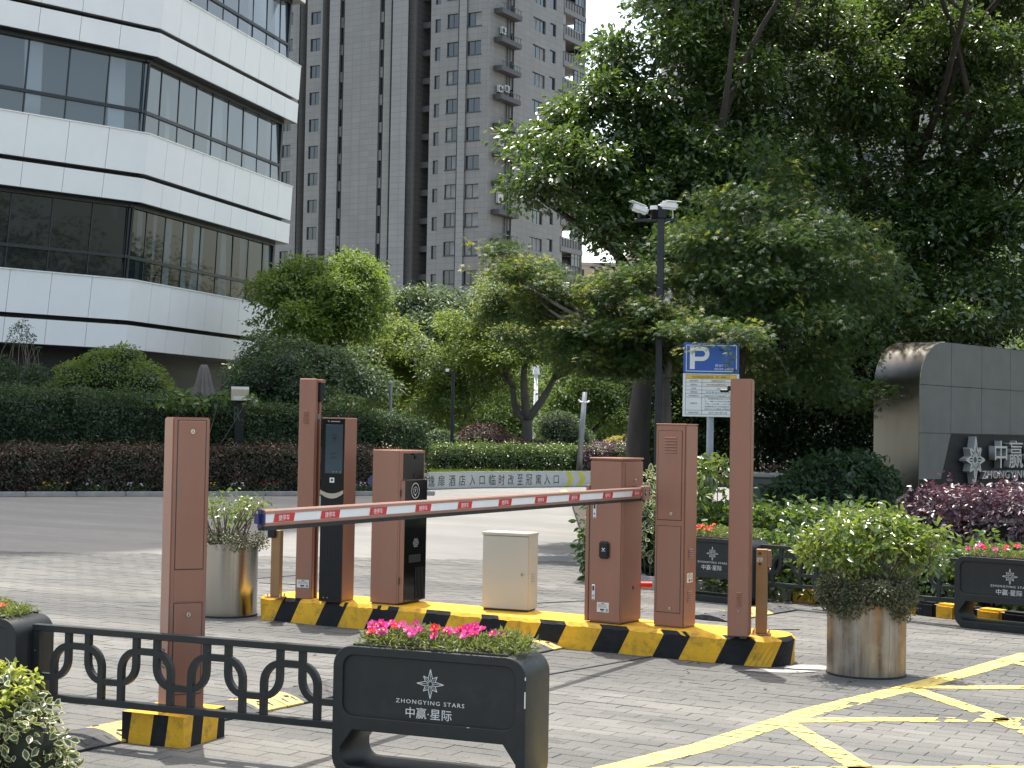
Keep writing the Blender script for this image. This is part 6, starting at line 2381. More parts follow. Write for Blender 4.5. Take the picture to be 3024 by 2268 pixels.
# ---- big dark tree (two trunks: one behind the pole, one behind the name wall)
tree("broadleaf_tree", "large dark glossy tree over the camera pole, trunk beside the pole", "tree", G(1910, 21.5),
     [E(1640, 500, 21, .60, .9, .50), E(1600, 430, 21.3, .42, .6, .38), E(1760, 580, 21.2, .60, .9, .45), E(1560, 560, 21.0, .30, .5, .3), E(1690, 340, 21.4, .40, .7, .32), E(1830, 300, 21.6, .62, .9, .50), E(1800, 170, 21.8, .36, .6, .36), E(1900, 450, 21.8, .85, 1.2, .75),
      E(1880, 640, 21.3, .55, .9, .45), E(1840, 680, 21.0, .4, .7, .28), E(1790, 500, 21.0, .5, .8, .4), E(1930, 560, 21.2, .6, .8, .5), E(1980, 330, 21.6, .6, .9, .5), E(1950, 780, 21, .5, .8, .35), E(2050, 600, 21.6, .7, .9, .5), E(1960, 700, 21.6, .5, .8, .4), E(2060, 200, 22.2, .85, 1.3, .7), E(2080, 20, 22.6, .8, 1.2, .65), E(2120, 480, 22.2, .95, 1.3, .85), E(2260, 330, 22.6, .95, 1.3, .85), E(2240, 110, 23, .95, 1.3, .8), E(2150, 720, 22.4, .8, 1.1, .7),
      E(2350, 560, 22.6, .95, 1.2, .8), E(2150, -180, 23, 1.3, 1.5, .9), (2.9, 19.9, 8.2, 1.2, .9, .5), (4.3, 20.0, 8.4, 1.1, .9, .5)],  # last two crown bodies, above the frame, added to shade maple and sign
     'lf_big', .098, 3500, 26, .27, .055, TO, .155, D(1905, 1030, 21.5).z, 'bark', None, .45, 120, 1.0, .45, .42)
tree("broadleaf_tree", "large dark glossy tree behind the name wall filling the upper right", "tree", G(2650, 25),
     [E(2460, 180, 24, 1.1, 1.4, .8), E(2440, 420, 24, 1.0, 1.3, .8), E(2640, 60, 24.5, 1.2, 1.4, .8), E(2680, 330, 24.2, 1.2, 1.4, .85), E(2600, 560, 23.6, 1.1, 1.3, .75), E(2840, 480, 23.6, 1.2, 1.3, .8), E(2960, 250, 24, 1.2, 1.4, .8), E(2900, 20, 24.5, 1.0, 1.4, .7),
      E(2760, 680, 23.2, 1.0, 1.2, .6), E(2950, 740, 22.6, .9, 1.2, .55), E(2480, 720, 23.4, 1.0, 1.2, .65), E(2560, 300, 23.6, .9, 1.2, .7), E(2780, 180, 23.6, 1.0, 1.2, .7), E(2400, 60, 23.6, .9, 1.3, .7), E(2440, 880, 22.6, .8, 1.1, .45), E(2880, 640, 22.8, .9, 1.1, .5), E(2560, 980, 22.4, .7, 1.0, .35), E(2760, 960, 21.6, .6, .9, .3), E(2640, 840, 22.8, .9, 1.1, .5), E(2880, 900, 22.0, .85, 1.1, .42), E(3080, 560, 23.5, 1.2, 1.4, 1.0), E(3100, 900, 22.2, 1.0, 1.2, .6), E(2720, -160, 24.5, 1.5, 1.6, .9), E(3150, 100, 24, 1.3, 1.5, 1.2), (6.1, 20.3, 8.3, 1.2, 1.0, .5), (7.6, 20.6, 8.2, 1.2, 1.1, .6), (5.5, 21.6, 8.6, 1.0, .9, .5)],  # last three crown bodies, out of view overhead, added to block the sun
     'lf_big', .10, 4100, 26, .29, .06, TO, .19, D(2650, 880, 25).z, 'bark', None, .45, 120, 1.0, .45, .42)
# shady undergrowth behind the sign and the wall
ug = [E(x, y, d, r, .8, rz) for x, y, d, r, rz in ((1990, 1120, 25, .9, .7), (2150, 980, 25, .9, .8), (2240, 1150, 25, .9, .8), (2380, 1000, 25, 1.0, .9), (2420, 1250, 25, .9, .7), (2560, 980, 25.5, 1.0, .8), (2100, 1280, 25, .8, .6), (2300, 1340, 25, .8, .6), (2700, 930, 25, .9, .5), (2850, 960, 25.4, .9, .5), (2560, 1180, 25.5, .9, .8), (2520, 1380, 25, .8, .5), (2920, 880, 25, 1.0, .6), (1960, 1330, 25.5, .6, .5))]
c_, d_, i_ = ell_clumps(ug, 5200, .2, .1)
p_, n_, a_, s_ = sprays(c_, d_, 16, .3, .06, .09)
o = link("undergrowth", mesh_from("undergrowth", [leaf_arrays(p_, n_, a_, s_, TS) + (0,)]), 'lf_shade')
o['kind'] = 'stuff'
# ---- light maple in front of the big tree, to the right of the pole
tree("maple_tree", "lighter small-leaved maple standing in front of the big dark tree, right of the pole", "tree", G(2190, 18.6),
     [E(2180, 620, 18.4, .50, .6, .14), E(2300, 600, 18.5, .42, .6, .12), E(2090, 720, 18.2, .50, .7, .14), E(2250, 720, 18.1, .60, .8, .14), E(2420, 690, 18.3, .55, .8, .12), E(2550, 760, 18.5, .5, .7, .10), E(2360, 800, 18.1, .65, .8, .12), E(2030, 830, 18.3, .4, .6, .12), E(2180, 850, 18.0, .65, .8, .12), E(2480, 890, 18.1, .6, .8, .10),
      E(2150, 1040, 18.9, .5, .7, .12), E(2400, 1060, 18.9, .6, .8, .14), E(2290, 1120, 19.4, .6, .8, .16), E(2480, 1160, 19.6, .6, .7, .16),
      E(2120, 950, 18.3, .5, .7, .10), E(2330, 950, 18.0, .65, .8, .10), E(2250, 470, 18.6, .10, .14, .40), E(2300, 520, 18.6, .13, .2, .34), E(2020, 690, 18.6, .3, .5, .10), E(2600, 860, 18.6, .3, .5, .08)],
     'lf_maple', .066, 1500, 20, .26, .05, TPm, .06, D(2180, 960, 18.6).z, 'bark', "maples by the gate", .3, 60, .75, .5, .5, 'lf_yel', .09, upbias=.25, mains=4)
# ---- maple left of the sign, sprays hanging over sign and pole
tree("maple_tree", "low spreading maple left of the parking sign with bright tips over the tower's foot", "tree", G(1995, 17.6),
     [E(1820, 860, 18, .36, .5, .2), E(1900, 830, 18, .30, .5, .18), E(1640, 880, 18.5, .35, .5, .2), E(1560, 810, 18.6, .32, .4, .15), E(1480, 740, 18.7, .22, .3, .07), E(1850, 980, 18, .5, .6, .24), E(1700, 1010, 18.4, .45, .6, .2), E(1730, 980, 18.3, .3, .5, .12),
      E(1960, 930, 17.6, .36, .5, .14), E(1580, 920, 18.8, .36, .5, .2), E(2050, 985, 17, .40, .5, .10), E(2180, 985, 16.6, .30, .3, .07), E(1800, 1080, 18.3, .5, .6, .2), E(1900, 1060, 18.3, .42, .6, .2), E(1520, 800, 18.8, .25, .3, .12)],
     'lf_maple', .060, 1500, 20, .18, .04, TPm, .07, D(1960, 1120, 17.8).z, 'bark_grey', "maples by the gate", .3, 60, 1.1, .35, .35, 'lf_yel', .22, upbias=.2, leans=(-.12, .1))
# ---- hanging sprig over the sign
def sprig(label, pts, n, ls, lm, off=.05):
    P3 = [D(*q) for q in pts]
    b0 = P3[0]
    t = thing("maple_branch", label, "branch", b0)
    bm = bmesh.new()
    tube(bm, [p - b0 for p in P3], list(np.linspace(.006, .002, len(P3))), 5)
    obj("twig", bm, 'bark_grey', t)
    cum = np.linspace(0, len(P3) - 1.001, n)
    L = []
    for c in cum:
        k = int(c)
        p = P3[k].lerp(P3[k + 1], c - k)
        L.append(p)
    L = np.array([tuple(p) for p in L]) + rng.normal(size=(n, 3)) * off
    ax = rdir(n); ax[:, 2] = -abs(ax[:, 2]) * .8
    nr = rdir(n) * .6 + np.array([0, -.4, .8])
    link("leaves", mesh_from("leaves", [leaf_arrays(L - np.array(b0), nr, ax, ls * rng.uniform(.7, 1.2, n), TPm) + (0,)]), lm, t)
    return t
sprig("thin maple spray hanging down over the right of the parking sign", [(2290, 960, 16.1), (2200, 980, 16.05), (2150, 1010, 16.0), (2152, 1050, 16.0), (2160, 1085, 16.0)], 70, .05, 'lf_maple', .035)
sprig("bright maple spray reaching left across the sign's P", [(2180, 975, 16.2), (2110, 1010, 16.1), (2050, 1025, 16.1), (1985, 1033, 16.1)], 46, .05, 'lf_yel', .025)
sprig("long drooping maple spray right of the tall post", [(2180, 1000, 17.2), (2270, 1020, 17), (2310, 1070, 17), (2335, 1130, 17), (2330, 1170, 17)], 60, .05, 'lf_maple', .03)
sprig("yellowish long twig reaching left across the tower, upper", [(1620, 850, 18.6), (1540, 770, 18.6), (1450, 730, 18.6), (1372, 708, 18.6)], 60, .06, 'lf_yel', .03)
sprig("yellowish long twig reaching left across the tower, lower", [(1600, 860, 18.6), (1500, 820, 18.6), (1430, 800, 18.6), (1358, 785, 18.6)], 50, .06, 'lf_yel', .03)
sprig("leafy branch tip against the sky at the top edge", [(2060, 40, 21.5), (1990, 20, 21.4), (1920, 15, 21.3), (1840, -5, 21.2)], 60, .085, 'lf_big', .05)
# ---- left-hand trees in front of the tower
tree("street_tree", "bushy green tree rising beside the office building's right end", "tree", G(960, 47),
     [E(960, 870, 47, 1.5, 1.6, .75), E(1040, 850, 47, 1.0, 1.2, .7), E(880, 880, 46.5, 1.0, 1.2, .7), E(930, 960, 46.5, 1.6, 1.6, .9), E(1020, 960, 47, 1.1, 1.3, .8), E(860, 990, 46, .9, 1.2, .9), E(940, 1070, 46, 1.6, 1.6, .9), E(1060, 800, 47.3, .6, .8, .35), E(940, 800, 47.3, .6, .8, .4), E(1085, 815, 47.2, .4, .6, .3), E(870, 830, 46.8, .5, .8, .35)],
     'lf_mid', .15, 2000, 20, .42, .10, TS, .16, 4.2, 'bark', "trees before the grey tower", .45, 80, .8, .6, .5)
tree("street_tree", "dark low tree in front of the bushy green one above the hedge", "tree", G(930, 40),
     [E(840, 1080, 40, .9, 1, .8), E(920, 1120, 40, 1.0, 1.0, .7), E(1010, 1110, 40, .8, 1, .65), E(780, 1130, 39.5, .8, 1, .5), E(1080, 1150, 40.5, .7, 1, .45), E(870, 1180, 39, 1.0, .8, .45)],
     'lf_grey', .13, 950, 18, .33, .08, TS, .10, 1.6, 'bark', "trees before the grey tower", .45, 40, .8, .6, .5)
tree("street_tree", "grey-green feathery tree crown between the bushy tree and the tower's foot", "tree", G(1260, 70),
     [E(1200, 940, 70, 1.6, 1.8, 1.1), E(1270, 900, 70, 1.3, 1.5, .7), E(1330, 930, 70, 1.5, 1.6, 1.0), E(1250, 1010, 69, 2.0, 1.8, 1.2), E(1370, 980, 69, 1.5, 1.6, 1.1), E(1130, 940, 70.5, 1.0, 1.3, .8)],
     'lf_grey', .22, 1100, 18, .6, .12, TS, .2, 5, 'bark', "trees before the grey tower", .45, 40, .8, .6, .5)
tree("street_tree", "bright yellow-green loose tree left of the thin lamp pole", "tree", G(1190, 52),
     [E(1170, 1000, 52, 1.2, 1.4, .7), E(1120, 1060, 51.5, .9, 1.2, .7), E(1230, 1050, 52, 1.1, 1.3, .7), E(1180, 1120, 52, 1.2, 1.3, .8), E(1260, 1120, 52, .8, 1.1, .7), E(1150, 1200, 51, .9, 1, .6)],
     'lf_mid', .15, 1100, 18, .4, .10, TS, .12, 2.2, 'bark', "trees before the grey tower", .4, 60, .8, .6, .5, 'lf_yel', .22)
tree("street_tree", "pale multi-stemmed tree behind the thin lamp pole", "tree", G(1340, 50),
     [E(1330, 1080, 50, 1.1, 1.3, .9), E(1400, 1040, 50.5, 1.0, 1.2, .8), E(1290, 1150, 49.6, .9, 1.2, .8), E(1380, 1160, 50, 1.0, 1.2, .9), E(1330, 1220, 49.6, 1.0, 1.0, .5), E(1450, 1110, 50.5, .7, 1, .8)],
     'lf_mid', .13, 1000, 18, .36, .08, TS, .07, .8, 'bark_grey', "trees before the grey tower", .35, 90, .8, .6, .5, 'lf_grey', .4)
tree("forked_tree", "spreading tree with a thick forked grey trunk on the central lawn", "tree", G(1556, 49),
     [E(1430, 960, 49, 1.1, 1.4, .5), E(1500, 900, 49, .9, 1.3, .55), E(1560, 980, 48.6, 1.2, 1.4, .55), E(1640, 1000, 49, 1.1, 1.3, .6), E(1420, 1040, 48.5, .9, 1.3, .45), E(1500, 1060, 48.4, 1.1, 1.3, .4), E(1700, 940, 49, .9, 1.2, .6), E(1620, 900, 49.4, .9, 1.3, .5), E(1700, 1080, 48.8, 1.0, 1.3, .5), E(1470, 850, 49.4, .7, 1.1, .4), E(1760, 1010, 49, .9, 1.2, .6)],
     'lf_mid', .13, 1500, 20, .38, .07, TS, .19, D(1546, 1240, 49).z, 'bark_grey', "trees before the grey tower", .4, 90, 1.0, .45, .45, 'lf_yel', .16)
tree("street_tree", "dark dense tree on the lawn behind the grey post", "tree", G(1690, 53),
     [E(1650, 1220, 53, 1.0, 1.1, .8), E(1720, 1170, 53, 1.2, 1.2, 1.0), E(1800, 1220, 53.5, 1.3, 1.3, 1.0), E(1860, 1120, 54, 1.3, 1.4, 1.0), E(1760, 1090, 54, 1.2, 1.3, .9), E(1640, 1280, 52.5, .8, .8, .4), E(1900, 1220, 53, 1.2, 1.2, .9)],
     'lf_wood', .15, 1300, 18, .42, .1, TS, .15, 1.0, 'bark', "trees before the grey tower", .45, 50, .8, .6, .5)
tree("young_tree", "bright-tipped light tree crown before the tan block, right of the tower's foot", "tree", G(1893, 34),
     [E(1590, 920, 34, .7, .9, .3), E(1500, 880, 34, .55, .8, .28), E(1450, 930, 34, .4, .7, .25), E(1680, 960, 33.8, .7, .9, .32), E(1560, 1000, 33.6, .7, .9, .28), E(1600, 800, 34.4, .3, .5, .22), E(1760, 980, 34, .5, .8, .3)],
     'lf_maple', .085, 1300, 20, .26, .04, TS, .08, 2.6, 'bark_grey', None, .35, 80, 1.1, .4, .4, 'lf_yel', .30, upbias=.25)
# far wood behind everything, one mass
fw = []
for k in range(46):
    x = 760 + k * 30
    fw.append(E(x, 1150 + 60 * math.sin(k * 1.7), 78 + 4 * math.sin(k * 2.3), 2.4, 2.4, 2.2))
    fw.append(E(x + 12, 1290, 74, 2.2, 2.2, 1.4))
for k in range(16):                      # the belt goes on to the right, beyond the frame; the office glass mirrors it
    fw.append((12 + k * 1.9, 70 - k * 2.2, 4.6 + random.uniform(-1.5, 2.2), 2.8, 2.8, 4.6))
    fw.append((11 + k * 1.5, 27 + 1.1 * k, 4.4 + random.uniform(-1.5, 2.4), 2.4, 2.4, 4.4))
c_, d_, i_ = ell_clumps(fw, 10500, .4, .2)
p_, n_, a_, s_ = sprays(c_, d_, 14, .7, .15, .26)
o = link("woods", mesh_from("woods", [leaf_arrays(p_, n_, a_, s_, TS) + (0,)]), 'lf_wood')
o['kind'] = 'stuff'
# lower shrubbery masses as single shrubs
def shrub(label, x, d, ells, lm, ls, n, name="shrub", group=None, tm=None, **kw):
    return mound(name, label, "shrub", G(x, d), ells, lm, ls, n, tm or TS, group, **kw)
shrub("round maroon shrub mound behind the low green hedge on the lawn", 1440, 46.5, [E(1430, 1305, 46.5, .85, .8, .55), E(1510, 1325, 46.3, .65, .7, .35)], 'lf_redmound', .07, 9000, rad=.12)
shrub("fluffy purple-pink shrub beside the dark trunk, behind the lawn", 1815, 43.5, [E(1790, 1335, 43.5, .55, .5, .28), E(1860, 1335, 43.5, .5, .5, .28), E(1740, 1345, 43.4, .3, .4, .2)], 'lf_purple', .06, 6000, rad=.1)
shrub("small golden-yellow shrub above the purple one", 1835, 45, [E(1825, 1312, 45, .38, .35, .20), E(1860, 1305, 45.2, .3, .3, .18)], 'lf_yelshrub', .07, 2200, rad=.1)
shrub("pale loose shrub at the foot of the thin lamp pole", 1300, 46, [E(1300, 1310, 46, .5, .5, .4)], 'lf_grey', .09, 2200, rad=.14)
shrub("rust-tinted low shrub between forked trunk and grey post", 1600, 47, [E(1590, 1325, 47, .5, .5, .22), E(1650, 1328, 47, .4, .5, .2)], 'lf_red', .08, 2600, rad=.12)
shrub("grey-green round shrub behind the leaning grey post", 1660, 50, [E(1650, 1270, 50, .8, .8, .6), E(1700, 1300, 49.5, .6, .6, .45)], 'lf_grey', .09, 5000, rad=.15)
hedge("hedge", "low bright green hedge on the lawn behind the lettered wall", [D(1272, 1390, 43)[:2], D(1500, 1390, 43.6)[:2], D(1700, 1390, 43.6)[:2], D(1900, 1390, 43)[:2]], 1.0, .72, 'lf_green', .075, 900, TS, z0=.25, top_wave=.06, rad=.11, per=7)
hedge("hedge", "low purple hedge strip at the far right of the lawn", [D(1730, 1370, 42.7)[:2], D(1960, 1370, 42.4)[:2]], .5, .8, 'lf_purple', .06, 600, TS, z0=.25)
# ---- left: tall dark hedge, red hedge, flowers
def hp(s, o): 
    q = H0 + HU * s + HV * o
    return (q.x, q.y)
hedge("hedge", "tall dark clipped hedge along the left kerb below the office building", [hp(-3, 2.4), hp(2, 2.4), hp(5, 2.45), hp(7.2, 2.5), hp(8.8, 2.75), hp(10.2, 3.4)], 1.6, 2.0, 'lf_hedge', .085, 620, TS, z0=.05, top_wave=.07, rad=.13, per=8, hfun=lambda s: 2.02 if s < 6 else (2.02 - (s - 6) * .055))
hedge("hedge", "low reddish clipped hedge in front of the tall dark one", [hp(-3, 1.0), hp(2, 1.0), hp(5, 1.02), hp(8.5, 1.1), hp(9.3, 1.9)], 1.0, .86, 'lf_red', .075, 950, TS, z0=.05, top_wave=.05, rad=.09, per=6, hfun=lambda s: .86 + .05 * math.sin(s * 1.9))
# flowers along the left kerb
cl = [(0.35, 'pt_yellow', "yellow"), (1.15, 'pt_white', "pale white"), (2.0, 'pt_white', "whitish"), (2.65, 'pt_dred', "dark red"), (3.05, 'pt_yellow', "yellow"), (3.55, 'pt_yellow', "yellow"), (4.15, 'pt_white', "white"), (4.85, 'pt_dred', "dark red"), (6.9, 'pt_white', "white"), (7.9, 'pt_yellow', "yellow")]
FLB = ["yellow flower clump at the left kerb, nearest the photo's left edge", "sparse pale white flower clump, second along the left kerb", "whitish flower clump, third along the left kerb", "dark red flower clump beside the yellow one, fourth along the left kerb", "yellow flower clump beside dark red blooms on the left kerb", "yellow flower clump between the other yellow and the white clump, left kerb",
       "full white flower clump left of the near copper post, along the kerb", "dark red flower clump nearest the near copper post's left side, by the kerb", "small white flower clump by the kerb behind the leafy steel tub", "small yellow flower clump by the kerb near the tall slim post"]
def bloom_mesh(r, petals=5, lay=1):
    V, F = [], []
    for l in range(lay):
        for k in range(petals):
            t = 2 * math.pi * (k + .5 * l) / petals
            rr = r * (1 - .35 * l)
            i = len(V)
            V += [(0, 0, .0 + l * r * .12), (rr * .8 * math.cos(t - .5), rr * .8 * math.sin(t - .5), r * (.22 + .3 * l)), (rr * math.cos(t), rr * math.sin(t), r * (.3 + .35 * l)), (rr * .8 * math.cos(t + .5), rr * .8 * math.sin(t + .5), r * (.22 + .3 * l))]
            F += [(i, i + 1, i + 2), (i, i + 2, i + 3)]
    return V, F
for (s, pmn, cn_), lb in zip(cl, FLB):
    s = s + 1.05
    b = H0 + HU * s + HV * .32
    b = Vector((b.x, b.y, .06))
    t = thing("flower_clump", lb, "flowers", b, 0, "bedding flowers along the left kerb")
    n = 90
    c = np.stack([rng.normal(size=n) * .14, rng.normal(size=n) * .08, rng.uniform(.03, .13, n)], 1)
    link("foliage", mesh_from("foliage", [leaf_arrays(c, rdir(n) + np.array([0, 0, .8]), rdir(n), rng.uniform(.05, .09, n), TS) + (0,)]), 'lf_hedge', t)
    for k in range(8):
        V, F = bloom_mesh(.032, 5, 2)
        pyobj("flower", V, F, pmn, t, (random.gauss(0, .12), random.gauss(-.02, .07), random.uniform(.12, .2)), (random.uniform(.1, .7), random.uniform(-.4, .4), random.uniform(0, 6)))
shrub("broad dark shrub against the office building's ground floor, left", 310, 36.5, [E(330, 1120, 36.5, .95, .8, .75), E(230, 1140, 36.4, .7, .8, .6), E(420, 1140, 36.5, .7, .8, .6), E(300, 1075, 36.6, .45, .6, .35), E(370, 1060, 36.6, .4, .6, .35), E(150, 1180, 36.3, .6, .6, .4), E(480, 1175, 36.4, .5, .6, .35)], 'lf_mid', .085, 11000, rad=.16, lo=.6)
mound("topiary_shrub", "sparse bare-branched shrub in front of the white band at far left", "shrub", G(62, 36), [E(58, 985, 36, .26, .26, .28), E(35, 1010, 36, .14, .14, .14), E(85, 1000, 36, .16, .15, .18), E(70, 960, 36, .15, .15, .12), E(110, 1030, 36, .12, .1, .06)], 'lf_hedge', .06, 520, TS, stems=16, core=False, lo=.5, per=4, rad=.05)
mound("shrub", "loose dark shrub below the bare-branched one at far left", "shrub", G(60, 35.6), [E(60, 1140, 35.6, .6, .5, .45), E(110, 1110, 35.7, .3, .3, .3), E(10, 1100, 35.7, .35, .4, .4)], 'lf_hedge', .08, 2400, TS, core=False, stems=8, lo=.4)
mound("broadleaf_plant", "big-leaved yellow-green plant on top of the tall hedge", "plant", G(545, 33.2), [E(530, 1180, 33.2, .32, .3, .16), E(590, 1195, 33.2, .26, .3, .1), E(500, 1195, 33.2, .2, .3, .1), E(650, 1180, 33.4, .12, .2, .12), E(740, 1180, 33.6, .2, .2, .1)], 'lf_green', .17, 210, TO, core=False, stems=6, per=2, rad=.06, lo=.4)
mound("broadleaf_plant", "small bright vine top on the hedge behind the payment kiosk", "plant", G(1010, 35.4), [E(1010, 1185, 35.4, .35, .3, .1), E(1045, 1190, 35.4, .2, .3, .09)], 'lf_green', .13, 160, TO, core=False, stems=4, per=2, rad=.06, lo=.4)
shrub("dark layered shrub at the office building's right corner", 790, 36, [E(770, 1120, 36, .65, .6, .55), E(840, 1090, 36.2, .6, .6, .5), E(730, 1160, 36, .5, .5, .4), E(880, 1150, 36, .7, .6, .5)], 'lf_hedge', .1, 5200, rad=.16, lo=.55)
# ---- right bed
def rp(x, d): 
    p = D(x, 1300, d)
    return (p.x, p.y)
hedge("hedge", "broad bright green hedge behind the far planter box, below the tall post", [rp(1995, 16.6), rp(2220, 16.2), rp(2420, 15.8), rp(2620, 15.5)], 1.7, .56, 'lf_green', .088, 620, TO, z0=.07, top_wave=.05, rad=.11, per=7)
hedge("hedge", "purple-leaved hedge in front of the stone name wall", [rp(2840, 16.6), rp(2950, 16.2), rp(3160, 15.6)], 1.8, .78, 'lf_purple', .062, 1050, TO, z0=.07, top_wave=.05, rad=.09, per=7)
hedge("hedge", "leafy green edging shrubs right behind the far fence and kerb", [rp(2050, 14.55), rp(2260, 14.1), rp(2460, 13.75), rp(2700, 13.35), rp(2900, 13.0), rp(3120, 12.8)], .55, .42, 'lf_green', .075, 800, TO, z0=.07, top_wave=.06, rad=.09, per=6)
shrub("tall dark rounded shrub at the steel end of the name wall", 2470, 18.2, [E(2440, 1450, 18.2, .55, .5, .42), E(2540, 1440, 18.4, .45, .45, .42), E(2360, 1480, 18, .4, .4, .32), E(2500, 1400, 18.4, .35, .4, .22)], 'lf_hedge', .085, 5200, tm=TO, rad=.1, lo=.75)
shrub("yellow-green leafy shrub behind the control cabinet, at the sign pole's foot", 2080, 15.7, [E(2060, 1430, 15.7, .22, .2, .2), E(2110, 1400, 15.8, .2, .2, .22), E(2040, 1480, 15.6, .24, .2, .22)], 'lf_plant', .085, 420, tm=TO, core=False, stems=8, per=4, rad=.08, lo=.3)
mound("variegated_shrub", "cream-striped shrub between barrier gate and control cabinet", "shrub", G(1925, 14.9), [E(1925, 1500, 14.9, .2, .2, .26), E(1910, 1590, 14.8, .22, .2, .22), E(1935, 1430, 15, .14, .15, .14), E(1780, 1590, 15.2, .2, .2, .22)], ['lf_var', 'lf_varedge'], .085, 650, TV, core=False, stems=10, per=4, rad=.09, lo=.3)
hedge("hedge", "dark green shrubs seen in the gap left of the control cabinet", [rp(1765, 15.4), rp(1900, 15.2), rp(2030, 15.1)], .6, .62, 'lf_hedge', .085, 620, TO, z0=.02, rad=.1, per=6)
# low stone block behind the hedge
q = D(2230, 1470, 18.6)
t = thing("stone_block", "low grey stone block half hidden behind the green hedge", "stone block", (q.x, q.y, 0), R_(-20))
obj("block", BX(-.1, .75, 0, .5, 0, D(2250, 1402, 18.6).z - .03, .02), 'stone', t)
obj("coping", BX(-.12, .77, -.02, .52, D(2250, 1402, 18.6).z - .03, D(2250, 1402, 18.6).z + .02, .008), 'concrete', t)
mound("young_plant", "small red-tipped shoots above the low stone block", "plant", (q.x + .1, q.y + .2, D(2250, 1402, 18.6).z), [E(2270, 1390, 18.8, .14, .1, .06), E(2330, 1385, 18.8, .1, .1, .06)], 'lf_red', .08, 60, TO, core=False, stems=4, per=3, rad=.06, lo=.3)

# ---- plants in the tubs
def tub_plant(label, c, h, cover_lab, ells, n, ls, rr, twn, lm='lf_plant'):
    b = Vector((c.x, c.y, h - .045))
    mound("potted_shrub", label, "shrub", b, break_ells(ells, 3, .9), lm, ls, n, TO, "shrubs growing in the steel tubs", core=False, stems=twn, per=6, rad=.07, lo=.62, jit=.5)
    nn = rr[0]
    bl = np.array((c.x, c.y, h))
    t = thing("groundcover_plant", cover_lab, "plant", bl, 0, "trailing plants on the tub rims")
    C, O = [], []
    for k in range(nn):
        a = random.uniform(0, 2 * math.pi)
        r = random.uniform(.05, .245)
        z = random.uniform(-.02, .075)
        for (a0, wd, dep) in rr[1]:
            dd = (a - a0 + math.pi) % (2 * math.pi) - math.pi
            if abs(dd) < wd and random.random() < .85:
                r = random.uniform(.225, .285)
                z = random.uniform(-dep * math.cos(dd / wd * 1.4), .06)
        C.append((r * math.cos(a), r * math.sin(a), z)); O.append((math.cos(a), math.sin(a), .3))
    p_, n_, a_, s_ = sprays(np.array(C), nrm(np.array(O)), 10, .040, .014, .024, .5, .7, .6)
    link("foliage", mesh_from("foliage", [leaf_arrays(p_, n_, a_, s_, TS) + (0,)]), 'lf_cover', t)
c = TR_C
def el(dx, dy, z, r, ry=None, rz=None): return (c.x + dx, c.y + dy, z, r, ry or r, rz or r)
tub_plant("dense glossy light-green shrub in the wide rust-streaked tub", c, .50, "brownish trailing plant spilling over the rust-streaked tub's rim",
          [el(-.18, -.05, .83, .20, .2, .12), el(.02, -.08, .87, .22, .22, .12), el(.2, 0, .84, .20, .2, .12), el(.1, .1, .91, .22, .22, .10), el(-.30, .02, .76, .14, .15, .10), el(.32, .0, .76, .14, .15, .10), el(-.05, .15, .86, .2, .2, .11), el(.14, -.14, .75, .18, .15, .11), el(-.14, -.16, .74, .17, .12, .11), el(.34, -.06, .72, .10, .10, .07), el(-.36, -.04, .74, .10, .10, .08)],
          3300, .047, (1500, [(R_(228), .8, .12), (R_(312), .55, .13), (R_(180), .35, .08), (R_(268), .3, .04)]), 30)
c = TL_C
tub_plant("airy thin-branched shrub in the polished tub behind the near post", c, .555, "green and reddish groundcover filling the polished tub's top",
          [el(-.08, -.02, .80, .17, .16, .10), el(.10, 0, .82, .16, .16, .10), el(.0, .08, .86, .18, .16, .08), el(.22, -.02, .83, .10, .1, .07), el(-.2, .02, .82, .12, .1, .08), el(.02, -.05, .72, .14, .12, .06)],
          620, .036, (260, [(R_(300), .4, .03), (R_(0), .5, .03)]), 26)
# ---- flowers in the planter boxes
def flower_box(label, corner, ang, cols, n_fl, span=(.17, .80), hgt=.05, foli='lf_moss', nf=1500, rfl=.017, seed=1):
    ux = Vector((math.cos(ang), math.sin(ang), 0)); uy = Vector((-math.sin(ang), math.cos(ang), 0))
    b = Vector((corner.x, corner.y, .552)) + ux * .43 + uy * .135
    t = thing("moss_rose_plant", label, "flowering plant", b, ang, "flowering plants in the planter boxes")
    r2 = np.random.default_rng(seed)
    x = r2.uniform(span[0] - .43, span[1] - .43, nf)
    y = r2.normal(size=nf) * .055 - .01
    env = .35 + .65 * np.clip(np.sin((x * 17 + seed)) * .4 + .6, 0, 1)
    z = r2.uniform(0, 1, nf) ** .8 * hgt * env * (1 - (y / .17) ** 2)
    c_ = np.stack([x, np.clip(y, -.13, .12), z], 1)
    ax = r2.normal(size=(nf, 3)); ax[:, 2] = abs(ax[:, 2]) * .9 + .1
    link("foliage", mesh_from("foliage", [leaf_arrays(c_, r2.normal(size=(nf, 3)), ax, r2.uniform(.018, .034, nf), T_simple(.28)) + (0,)]), foli, t)
    for k in range(n_fl):
        V, F = bloom_mesh(rfl * r2.uniform(.8, 1.15), 6, 3)
        m = cols[int(r2.integers(len(cols)))]
        fx_ = span[0] - .43 + (span[1] - span[0]) * (r2.uniform(.0, .82) if n_fl > 5 else r2.uniform(.2, .8))
        f = pyobj("flower", V, F, m, t, (fx_, r2.uniform(-.10, .04), hgt * r2.uniform(.55, 1.05)), (r2.uniform(.35, 1.1), r2.uniform(-.4, .4), 0))
        obj("flower_eye", CY((0, 0, rfl * .3), (0, 0, rfl * .7), rfl * .16, n=6), 'pt_eye', f)
flower_box("magenta and pink moss roses in the foreground planter box", c0, FA, ['pt_mag', 'pt_mag', 'pt_pink', 'pt_pink', 'pt_red'], 34, (.10, .83), .085, nf=3400, rfl=.023, seed=3)
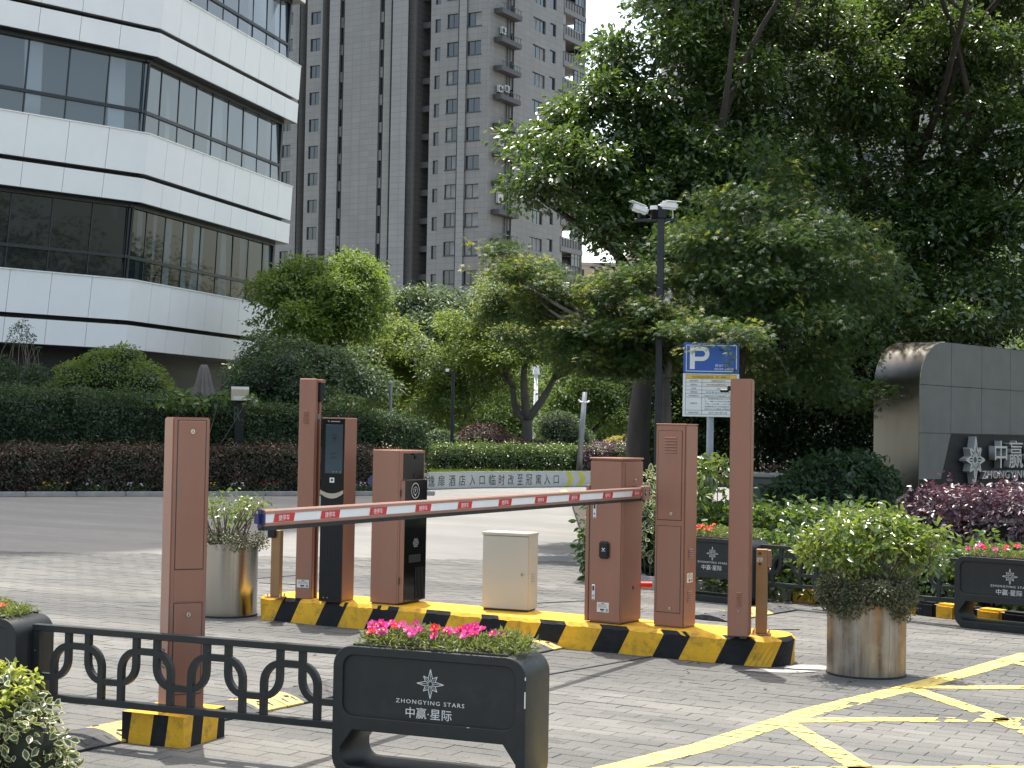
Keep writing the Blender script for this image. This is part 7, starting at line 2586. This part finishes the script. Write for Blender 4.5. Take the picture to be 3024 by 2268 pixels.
cl0 = c0 - fu * (1.63 + .86)
flower_box("orange-red moss rose in the planter box at the left edge", cl0, FA, ['pt_orange'], 5, (.45, .80), .075, nf=1300, seed=5)
cr1 = Vector((q1_.x, q1_.y, 0)) - ru * .86 - rn * .13
flower_box("orange moss roses in the planter box behind the copper cabinet", cr1, RA, ['pt_orange', 'pt_orange', 'pt_red'], 12, (.1, .8), .10, nf=2000, seed=8, rfl=.024)
cr2 = Vector((q2_.x, q2_.y, 0)) - rn * .13
flower_box("pink and red moss roses in the planter box at the right edge", cr2, RA, ['pt_pink', 'pt_mag', 'pt_red', 'pt_pink'], 16, (.07, .8), .09, nf=2000, seed=11, rfl=.022)
# ---- variegated shrub in the lower left corner
bx_ = D(20, 2200, 5.75)
mound("variegated_shrub", "cream-edged variegated shrub in the lower left corner", "shrub", (bx_.x, bx_.y, 0),
      [E(20, 2140, 5.75, .17, .15, .16), E(80, 2210, 5.7, .155, .15, .15), E(-40, 2110, 5.8, .19, .15, .19), E(125, 2280, 5.7, .11, .12, .12), E(70, 2330, 5.7, .17, .15, .14), E(-60, 2260, 5.7, .2, .16, .22), E(20, 2040, 5.8, .08, .09, .06), E(100, 2105, 5.78, .07, .08, .07)],
      ['lf_var', 'lf_varedge'], .042, 2000, TV, core=True, stems=14, per=5, rad=.035, lo=.78, jit=.55)
E5 = [E(15, 1985, 5.8, .045, .04, .03), E(100, 2010, 5.74, .03, .03, .025), E(95, 2050, 5.72, .04, .03, .03), E(5, 2075, 5.62, .04, .03, .03), E(50, 1990, 5.76, .04, .03, .025), E(60, 2050, 5.66, .05, .03, .03)]
c_, d_, i_ = ell_clumps(E5, 40, .3, .5)
p_, n_, a_, s_ = sprays(c_, d_, 5, .015, .008, .034)
vs_ = [o for o in COL.objects if o.name.startswith("variegated_shrub") and o.get('label', '').startswith("cream-edged")][0]
link("young_leaves", mesh_from("young_leaves", [leaf_arrays(p_ - np.array(vs_.location), n_, a_, s_, TO) + (0,)]), 'lf_varyoung', vs_)

# a few dropped leaves on the paving
n = 70
xs = np.concatenate([rng.uniform(-2.5, 3.0, 40), rng.normal(2.1, .6, 30)])
ys = np.concatenate([rng.uniform(7.0, 15.0, 40), rng.normal(9.6, .6, 30)])
p_ = np.stack([xs, ys, np.full(n, .007)], 1)
o = link("fallen_leaves", mesh_from("fallen_leaves", [leaf_arrays(p_, np.array([[0, 0, 1.]]) + rng.normal(size=(n, 3)) * .25, rng.normal(size=(n, 3)) * np.array([1, 1, .1]), rng.uniform(.02, .045, n), TO) + (0,)]), 'lf_cover')
o['kind'] = 'stuff'
